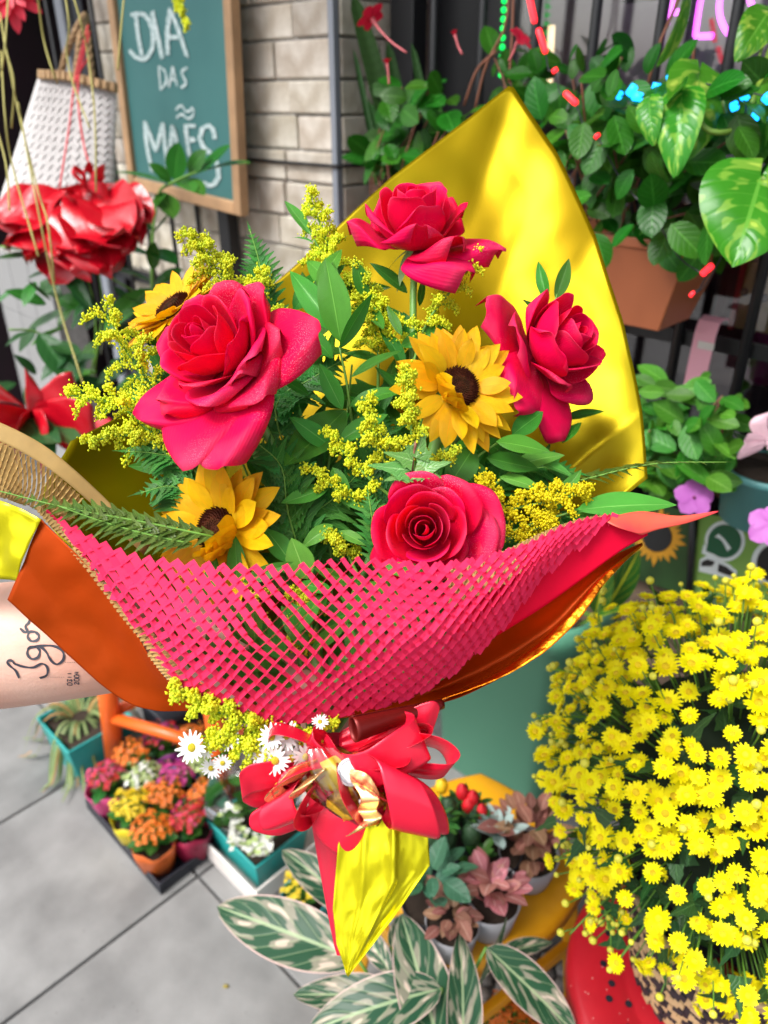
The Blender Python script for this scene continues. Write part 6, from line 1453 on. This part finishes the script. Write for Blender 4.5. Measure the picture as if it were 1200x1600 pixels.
# light strings and neon
def emi(name, c, s): return mat(name, c, .4, emit=(c, s))
gl = thing('green_light_string', WP(787, -30, DG-.01), 'string of round green lights hanging beside the bars', 'light string')
gmt = emi('green_lamp', (.0, .75, .10), .9)
for k in range(11):
    q = MB(); q.ball(WP(789-.6*k, -28+14.5*k, DG-.015), .0048, 10, 7); build('bulb', q, gmt, gl, smooth=True)
q = MB(); q.tube([WP(789, -40, DG-.013), WP(782, 125, DG-.013)], .0012, 5); build('wire', q, M['black_plastic'], gl)
rl = thing('red_light_string', WP(840, -20, 1.10), 'string of glowing red tube lights woven through the plants', 'light string')
rmt = emi('red_lamp', (1, .02, .03), 1.3); prev = None; q2 = MB()
for (a, b) in (((826, -10), (835, 32)), ((842, 48), (852, 80)), ((866, 108), (868, 112)), ((884, 146), (900, 161)), ((932, 211), (934, 214)), ((1023, 335), (1027, 344)), ((1098, 428), (1112, 415)), ((1080, 458), (1083, 461)), ((1130, 396), (1142, 388))):
    pa, pb = WP(*a, 1.02), WP(*b, 1.02); ax = pb-pa
    q = MB(); q.tube([pa-ax*.1, pa, pb, pb+ax*.1], [.0028, .0042, .0042, .0028], 10); build('bulb', q, rmt, rl, smooth=True)
    if prev is not None: q2.tube(path([prev, (prev+pa)/2-ZZ*.012, pa], 6), .001, 5)
    prev = pb
build('wire', q2, M['black_plastic'], rl)
nn_ = thing('neon_sign', WP(1100, 30, DG+.09), 'pink neon letters glowing behind the window bars', 'neon sign')
nm_ = emi('neon_pink', (.85, .10, .95), 2.2)
for nm, sts in (('letter', [[(1056, -30), (1049, 5), (1042, 38)], [(1056, -30), (1088, -30)], [(1048, 19), (1072, 19)]]), ('letter', [[(1100, -30), (1092, 15), (1086, 57)], [(1086, 57), (1114, 56)]]), ('letter', [[(1150+26*math.cos(t*.5236-1.2)+(4*math.sin(t*.5236-1.2)), 18+42*math.sin(t*.5236-1.2)) for t in range(13)]])):
    q = MB()
    for st in sts: q.tube(path([WP(x, y, DG+.09) for x, y in st], 6*len(st)), .0045, 8)
    build(nm, q, nm_, nn_, smooth=True)
q = MB(); q.box(WP(1120, -10, DG+.105), (E1, NW, ZZ), (.16, .002, .003)); build('bracket', q, M['black_metal'], nn_)
bl = thing('blue_light_string', WP(1060, 140, DG+.02), 'blue tube lights glowing between the leaves', 'light string'); bmt = emi('blue_lamp', (.01, .35, .95), 1.8); q2 = MB(); prev = None
for (a, b) in (((946, 150), (956, 136)), ((966, 148), (970, 150)), ((982, 148), (992, 134)), ((990, 150), (1002, 152)), ((1024, 140), (1027, 130)), ((1044, 124), (1048, 122)), ((1143, 138), (1148, 140)), ((1143, 168), (1152, 164)), ((1160, 156), (1167, 148)), ((1164, 194), (1186, 198)), ((1178, 186), (1186, 172)), ((1120, 133), (1126, 134)), ((1195, 150), (1204, 158))):
    pa, pb = WP(*a, 1.035), WP(*b, 1.035); q = MB(); q.tube([pa, pa.lerp(pb, .5), pb], .0052, 8); build('bulb', q, bmt, bl, smooth=True)
    if prev is not None: q2.tube([prev, pa], .001, 5)
    prev = pb
build('wire', q2, M['black_plastic'], bl)
tb = thing('tube_lamp', WP(860, 30, DG+.3), 'slim warm tube lamp standing inside the window', 'lamp')
q = MB(); q.tube([WP(862, 40, DG+.3), WP(858, 130, DG+.3)], .007, 10); build('tube', q, emi('warm_lamp', (1, .75, .4), 1.3), tb, smooth=True)
q = MB(); q.tube([WP(858, 130, DG+.3), WP(856, 150, DG+.3)], .012, 10); build('socket', q, M['black_metal'], tb, smooth=True)

# pink clip pot hook
hk = thing('pink_hook', WP(1110, 520, 1.2), 'pale pink plastic hook strap with a white tag on the rail', 'hook')
q = MB(); a = WP(1108, 515, DG-.02); 
pts = [(-.0, .012, .03), (0, .016, .012), (0, .012, -.004), (0, -.005, -.010), (0, -.05, -.013), (0, -.10, -.014)]
vs = []
for (_, z, dn) in pts:
    for sx in (-1, 1): vs.append(a+E1*sx*.017+ZZ*z+NW*dn)
q.add(vs, [(2*i, 2*i+1, 2*i+3, 2*i+2) for i in range(len(pts)-1)]); o = build('strap', q, M['pink_plastic'], hk); so = o.modifiers.new('thickness', 'SOLIDIFY'); so.thickness = .003
q = MB(); q.box(a+ZZ*-.022-NW*.0155+E1*.006, (E1, NW, ZZ), (.013, .001, .006)); build('tag', q, M['white_plastic'], hk)

# leafy impatiens, teal-grey pot
M['imp'] = leafmat('impatiens_leaf', (.06, .25, .018), (.14, .36, .06), rough=.4, n=6, slant=2, w=.12, rib=.03, var=.3, hvar=.02)
bp = WP(1065, 770, 1.13)
im = bushy('impatiens', 'bright green leafy impatiens with a purple flower between foil and banner', [(995, 640), (1010, 600), (1060, 595), (1120, 590), (1150, 630), (1155, 690), (1130, 750), (1090, 770), (1010, 770), (990, 700)], (.98, 1.12), 150, .048, M['imp'], rg, bp, 'potted plant', ws=.85)
q = MB(); q.lathe([(.002, 0), (.040, 0), (.052, .075), (.055, .08), (.05, .078), (.036, .01)], 28, bp-ZZ*.01); build('pot', q, M['black_plastic'], im, smooth=True)
M['mauve'] = mat('mauve_petal', (.62, .16, .62), .5, transl=.2, noi=(60, .25))
pf = leafmesh(1, .95, 1.0, .5, .1, .08, 6, 7, .06)
def five(name, px, py, d, r, label, face, parent=None):
    loc = P(px, py, d); B = zbasis(loc, C2W(face)); q = MB(); q.ball(V((0, 0, .002)), .0025, 8, 5); root = mk('flower', q.me('flower', True), M['purple'], parent, B); root['label'] = label
    for k in range(5):
        a = k*1.2566+.3; dr = V((math.cos(a), math.sin(a), .12)); mk('petal', pf, M['mauve'], root, B @ basis(V((0, 0, 0)), dr, V((0, 0, 1)), r))
    q = MB(); q.tube([loc, loc+FW*.04-ZZ*.02], .0012, 5); build('stalk', q, M['stem'], root)
five('impatiens_flower', 1084, 778, 1.06, .028, 'mauve five-petalled flower above the sunflower poster', (-.1, .3, 1), im)
tp = WP(1172, 812, 1.10)
t = thing('teal_pot', tp, 'grey-teal round pot standing above the green banner', 'potted plant')
q = MB(); q.lathe([(.002, 0), (.050, 0), (.054, .003), (.062, .075), (.066, .078), (.066, .088), (.060, .088), (.05, .02)], 32, tp+NW*.03-ZZ*.012); build('pot', q, M['tealgrey'], t, smooth=True)
q = MB(); q.lathe([(.058, .075), (.001, .078)], 20, tp+NW*.03); build('soil', q, M['soil'], t)
rg = random.Random(8); leafy(t, tp+NW*.03+ZZ*.085, 26, .085, .55, leafmat('grey_leaf', (.08, .18, .06), (.16, .28, .12), n=0, slant=3, w=.1, var=.3), rg, .04, .55, RL, .3)
five('impatiens_flower', 1204, 822, 1.00, .030, 'mauve five-petalled flower beside the telephone icon', (-.5, .2, .9), t)
pbw = thing('pink_bow', WP(1190, 690, 1.04), 'pale pink satin bow tied on the teal pot plant', 'ribbon')
psat = mat('pink_satin', (.80, .50, .58), .3, coat=.2)
for ctr, wd in (([(1195, 690, 1.03), (1165, 690, 1.02), (1160, 705, 1.02), (1195, 695, 1.03)], (.3, .9, .3)), ([(1195, 690, 1.03), (1185, 660, 1.02), (1200, 645, 1.02), (1215, 670, 1.03)], (.9, .3, .3)), ([(1195, 690, 1.03), (1230, 680, 1.02), (1240, 700, 1.02), (1200, 695, 1.03)], (.2, .9, .3))):
    strip('loop', ctr, wd, 56, psat, pbw, 16)

# ================================================================ LEFT SIDE: bag, red bows, hanging greenery
M['knit'] = mat('white_woven', (.56, .54, .53), .8, noi=(40, .1), bump=(120, .3, .001)); M['jute'] = mat('jute', (.42, .27, .14), .9, noi=(120, .4), bump=(140, .8, .003), var=.1)
bag = thing('woven_bag', P(90, 330, 1.62), 'white chunky woven bag with rope handles hanging on the gate', 'bag')
BT = [V((60, 118, 0)), V((110, 122, 0)), V((183, 140, 0))]; BB = [V((-8, 335, 0)), V((80, 352, 0)), V((178, 318, 0))]
def bagf(side):
    def fn(u, v):
        tl_ = spl(BT, u); bl_ = spl(BB, u); p = tl_.lerp(bl_, v); x = 2*u-1
        bulge = (.050*(1-x*x)**.5 if abs(x) < 1 else 0)*(.35+.65*v)*(1-max(0, (v-.86)/.14)**2*.7)
        kn = .0035*(math.sin(v*31*math.pi)*.5+math.sin(v*31*math.pi+math.pi*.9*math.sin(u*24*math.pi)))*.7 if side > 0 else 0
        return P(p.x, p.y, 1.62-side*(bulge+kn*.8))
    return fn
put('front', grid(bagf(1), 120, 110), M['knit'], bag); put('back', grid(bagf(-1), 20, 20), M['knit'], bag)
def band(u, v): 
    p = spl(BT, u)+V((0, -9+14*v, 0)); x = 2*u-1; return P(p.x, p.y, 1.612-.022*math.sqrt(max(0, 1-x*x))-.003*math.sin(u*80))
put('hem', grid(band, 60, 4), M['jute'], bag, solid=.004)
for pts in ([(95, 118, 1.60), (105, 80, 1.58), (120, 45, 1.57), (133, 22, 1.60)], [(118, 122, 1.595), (122, 90, 1.575), (126, 55, 1.57), (133, 24, 1.60)], [(145, 128, 1.61), (140, 80, 1.62), (136, 40, 1.62), (133, 22, 1.61)]):
    pp = path([P(*p) for p in pts], 40); q = MB()
    for ph in (0, 2.09, 4.19):
        tw = []
        for i, p in enumerate(pp):
            a = i*.55+ph; tw.append(p+RT*math.cos(a)*.0035+FW*math.sin(a)*.0035)
        q.tube(tw, .0038, 6)
    build('handle', q, M['jute'], bag, smooth=True)
M['redfilm'] = mat('red_gloss_film', (.50, .003, .014), .30, bump=(10, .2, .008), coat=.2); M['redcord'] = mat('red_cord', (.62, .02, .04), .5)
q = MB()
for st in ([(138, 40, 1.56), (118, 120, 1.53), (108, 200, 1.50), (92, 300, 1.50)], [(140, 50, 1.56), (122, 130, 1.53), (130, 220, 1.50), (150, 290, 1.50)], [(138, 90, 1.56), (126, 110, 1.55), (120, 125, 1.54)]):
    q.tube(path([P(*p) for p in st], 14), .0022, 6)
tag(build('hanging_cord', q, M['redcord'], smooth=True), 'thin red cords hanging over the white woven bag', 'cord')
def bigbow(name, cx, cy, d, s, label, seed, loops):
    rg = random.Random(seed); root = thing(name, P(cx, cy, d), label, 'bow')
    for (a, L_, w_) in loops:
        dx, dy = math.cos(a)*L_, -math.sin(a)*L_
        ctr = [(cx, cy, d), (cx+dx*.5, cy+dy*.5-10*s, d-.05), (cx+dx*.95, cy+dy*.95, d-.05), (cx+dx, cy+dy+12*s, d-.01), (cx+dx*.5, cy+dy*.5+20*s, d+.02), (cx, cy+4, d+.01)]
        wv_ = V((-math.sin(a)*.4, math.cos(a)*.4+.7, .55)); pp = [P(*c) for c in ctr]
        def fn(u, v, pp=pp, wv_=wv_, w_=w_):
            p = spl(pp, v); k = .25+.75*math.sin(math.pi*min(1, v)); return p+C2W(wv_.normalized())*((u-.5)*w_*k)+FW*.010*noise.noise(p*28+V((u*2, 0, seed)))
        put('loop', grid(fn, 12, 30), M['redfilm'], root, solid=.0004)
    return root
fk = thing('red_film_wrap', P(120, 300, 1.52), 'loose glossy red film petals spreading from a knot under the white bag', 'wrapping')
rg = random.Random(19)
for k in range(20):
    a = math.pi+.05+(math.pi-.1)*((k*7) % 20)/19.0; lay = k % 3; L_ = (128+22*abs(math.cos(a))*1.0+rg.uniform(-14, 10))*(1-.16*lay)
    p0 = P(128+rg.uniform(-14, 14), 300+rg.uniform(-6, 6), 1.50-.02*lay); p1 = P(128+math.cos(a)*L_, 318-math.sin(a)*L_*.80, 1.46-.03*lay-.05*abs(math.sin(a))); y = p1-p0
    me = leafmesh(1, .62, 1.25, .55, rg.uniform(-.05, .25), rg.uniform(-.5, .4), 12, 16, .22, 1, rg.uniform(0, 6), 'film_petal'); mk('film_petal', me, M['redfilm'], fk, basis(p0, y, C2W((rg.uniform(-.5, .5), rg.uniform(.2, .9), .8)), y.length))
for (a, L_, w_) in ((2.2, 34, .03), (.7, 36, .03), (1.5, 30, .03), (3.3, 40, .03), (-.2, 34, .03)):
    strip('knot_loop', [(135, 290, 1.43), (135+math.cos(a)*L_*.7-6, 290-math.sin(a)*L_*.7, 1.40), (135+math.cos(a)*L_, 290-math.sin(a)*L_, 1.41), (135+math.cos(a)*L_*.6+8, 290-math.sin(a)*L_*.6, 1.43), (135, 292, 1.44)], (.5*math.sin(a), .5*math.cos(a)+.3, .7), 60, M['redcord'], fk, 14)
bigbow('red_wrapped_pot', 50, 648, 1.35, 1, 'glossy red gift film bunched round a pot below the dark leaves', 2, ((2.6, 90, .09), (.4, 80, .09), (-.2, 100, .09), (3.4, 90, .10), (-1.2, 60, .09), (4.2, 60, .09), (1.4, 50, .07)))
gb = thing('red_fabric_flower', P(20, -5, 1.35), 'big red many-petalled flower hanging above the white bag', 'flower'); gp = leafmesh(1, .34, 1.1, .5, .25, .1, 5, 8, .05); gmat = mat('red_petal', (.72, .015, .05), .5, transl=.2, var=.15)
B = zbasis(P(15, -12, 1.35), C2W((.15, -.25, 1)))
for k in range(30):
    a = k*2.4; mk('petal', gp, gmat, gb, B @ basis(V((0, 0, .002*k*.2)), V((math.cos(a), math.sin(a), .15+.03*k)), V((0, 0, 1)), .066-.0012*k))
# zamioculcas-like plant in a pot hooked on the gate
zb = WP(262, 600, 1.03); M['zam'] = leafmat('zz_leaf', (.045, .20, .025), (.10, .32, .05), rough=.22, n=0, slant=3, w=.1, rib=.02, var=.25); M['darkleaf'] = leafmat('dark_leaf', (.025, .10, .022), (.05, .14, .04), rough=.3, n=7, slant=2, w=.1, var=.3)
zz = thing('zamia_plant', zb, 'upright stem of thick glossy leaves in front of the chalkboard', 'potted plant')
q = MB(); q.lathe([(.002, 0), (.05, 0), (.07, .11), (.072, .115), (.064, .11), (.045, .01)], 24, zb-ZZ*.12); build('pot', q, M['black_plastic'], zz, smooth=True)
ZR = [leafmesh(1, .46, .95, .7, dr, .18, 8, 10, 0, 1, k, 'leaf') for k, dr in enumerate((.1, .2, -.1))]
zd = 1.50
stp_ = [(250, 600, 1.68), (238, 450, 1.66), (240, 350, 1.64), (250, 300, 1.63), (265, 288, zd), (300, 272, zd), (330, 262, zd)]
q = MB(); q.tube(path([P(*p) for p in stp_], 20), [.0045-.0001*k for k in range(21)], 7)
q.tube(path([P(240, 330, 1.64), P(215, 305, 1.63), P(180, 282, 1.62)], 6), .0025, 6); q.tube(path([P(236, 470, 1.66), P(200, 450, 1.65), P(150, 420, 1.63)], 6), .002, 6); build('stem', q, M['stem'], zz, smooth=True)
for i, (a, b, fc) in enumerate((((265, 288), (195, 265), (-.2, .8, .5)), ((268, 285), (243, 258), (-.4, .5, .8)), ((272, 282), (280, 232), (.1, .3, 1)), ((280, 280), (300, 293), (.2, .6, .8)), ((295, 272), (312, 240), (.2, .3, 1)), ((305, 270), (355, 240), (.2, .6, .8)), ((318, 268), (377, 250), (.1, .8, .6)), ((285, 280), (312, 292), (.2, .5, .8)), ((255, 300), (240, 330), (-.5, .2, .8)), ((252, 300), (268, 330), (.4, .3, .8)), ((240, 360), (180, 325), (-.3, .7, .6)), ((238, 365), (262, 345), (.4, .5, .8)), ((238, 400), (155, 375), (-.3, .8, .5)), ((238, 390), (268, 400), (.5, .4, .8)), ((236, 420), (245, 385), (.1, .4, 1)), ((236, 440), (190, 420), (-.4, .7, .6)), ((238, 450), (270, 420), (.4, .6, .7)), ((240, 480), (200, 470), (-.4, .7, .6)), ((236, 450), (170, 500), (-.3, .6, .8)), ((240, 500), (190, 540), (-.2, .6, .8)))):
    p0, p1 = P(*a, zd+.01), P(*b, zd-.02); y = (p1-p0)*1.2; mk('leaf', ZR[i % 3], M['zam'], zz, basis(p0, y, C2W(fc), (y.length*1.35, y.length, y.length)))
dk = thing('dark_frond_plant', WP(120, 640, 1.05), 'dark drooping palm-like fronds in front of the red film', 'potted plant')
q = MB()
for st in ([(130, 640, 1.6), (150, 520, 1.55), (120, 410, 1.5), (0, 385, 1.45)], [(130, 640, 1.6), (120, 560, 1.55), (60, 520, 1.5), (15, 515, 1.45)], [(140, 640, 1.6), (150, 560, 1.55), (160, 480, 1.52), (150, 400, 1.5)]):
    q.tube(path([P(*p) for p in st], 14), .002, 6)
build('stem', q, M['stem'], dk, smooth=True)
for i, (a, b, fc, ws) in enumerate((((75, 402), (-10, 395), (0, .8, .6), .7), ((85, 402), (70, 362), (-.3, .5, .8), 1.0), ((100, 405), (150, 360), (.3, .5, .8), .35), ((110, 410), (175, 385), (.3, .5, .8), .35), ((120, 420), (195, 400), (.3, .6, .8), .35), ((125, 430), (200, 425), (.3, .6, .8), .35), ((90, 405), (140, 475), (-.2, .6, .8), .6), ((110, 440), (150, 485), (0, .6, .8), .7), ((80, 470), (40, 440), (-.2, .6, .8), .6), ((60, 520), (120, 600), (.1, .6, .8), .85), ((50, 518), (5, 530), (-.2, .7, .7), .9), ((80, 535), (130, 560), (.2, .6, .8), .9), ((110, 545), (60, 590), (0, .6, .8), .9), ((140, 470), (110, 490), (-.2, .6, .8), .8), ((30, 660), (100, 700), (0, .6, .8), .9), ((70, 665), (130, 690), (.2, .7, .7), .8), ((40, 655), (80, 690), (.2, .6, .7), 1.0), ((135, 560), (100, 620), (-.2, .5, .8), .8), ((150, 600), (200, 560), (.2, .5, .8), .8))):
    p0, p1 = P(*a, 1.33 if a[1] > 640 else 1.50), P(*b, 1.26 if a[1] > 640 else 1.46); y = p1-p0; mk('leaf', RW[i % 3].copy() if i < 3 else RL[i % 3].copy(), M['darkleaf'], dk, basis(p0, y, C2W(fc), (y.length*ws*1.2, y.length, y.length)))
q = MB(); q.lathe([(.002, 0), (.05, 0), (.07, .11), (.072, .115), (.064, .11), (.045, .01)], 24, WP(140, 660, 1.05)-ZZ*.12); build('pot', q, M['redfilm'], dk, smooth=True)
rg = random.Random(31)
lf = [x.copy() for x in RW]
for k in range(46):
    x, y = rg.uniform(20, 270), rg.uniform(430, 640); a = rg.uniform(0, 6.28); d = rg.uniform(1.5, 1.62); l = rg.uniform(40, 75)
    p0, p1 = P(x, y, d), P(x+l*math.cos(a), y+l*.7*math.sin(a), d-rg.uniform(0, .06)); yv = p1-p0
    mk('leaf', lf[k % 3], M['zam'] if k % 3 == 0 else M['darkleaf'], dk, basis(p0, yv, C2W((rg.uniform(-.4, .4), rg.uniform(.3, .9), .8)), (yv.length*.9, yv.length, yv.length)))
# dry trailing grass
dg = thing('dry_trailing_grass', P(30, -60, 1.25), 'thin dry trailing grass strands hanging in front of the bag', 'grass'); q = MB(); rg = random.Random(14)
for st in ([(57, -20), (68, 60), (82, 110), (90, 130)], [(100, -20), (108, 40), (104, 80), (114, 130), (140, 200)], [(110, -20), (125, 30), (138, 90), (148, 180), (150, 300)], [(0, 20), (10, 80), (22, 130), (18, 200)], [(14, -20), (8, 70), (2, 120)], [(2, 80), (8, 180), (20, 260), (60, 400)], [(195, -20), (188, 60), (184, 110)], [(28, 160), (60, 330), (90, 470), (130, 600)], [(6, 60), (30, 180), (60, 300), (75, 350), (85, 440)], [(-5, 200), (10, 260), (15, 330)]):
    q.tube(path([P(x, y, 1.22+rg.uniform(-.03, .05)) for x, y in st], 14), .0016, 5)
build('strand', q, mat('dry_strand', (.38, .34, .10), .7), dg, smooth=True)
goldenrod([(262, -40, 1.3), (272, -10, 1.3), (282, 15, 1.3), (292, 42, 1.3)], 9, .022, 60, 'yellow-green trailing sprig hanging over the chalkboard top', dens=.5, bud=.0026, group=None)
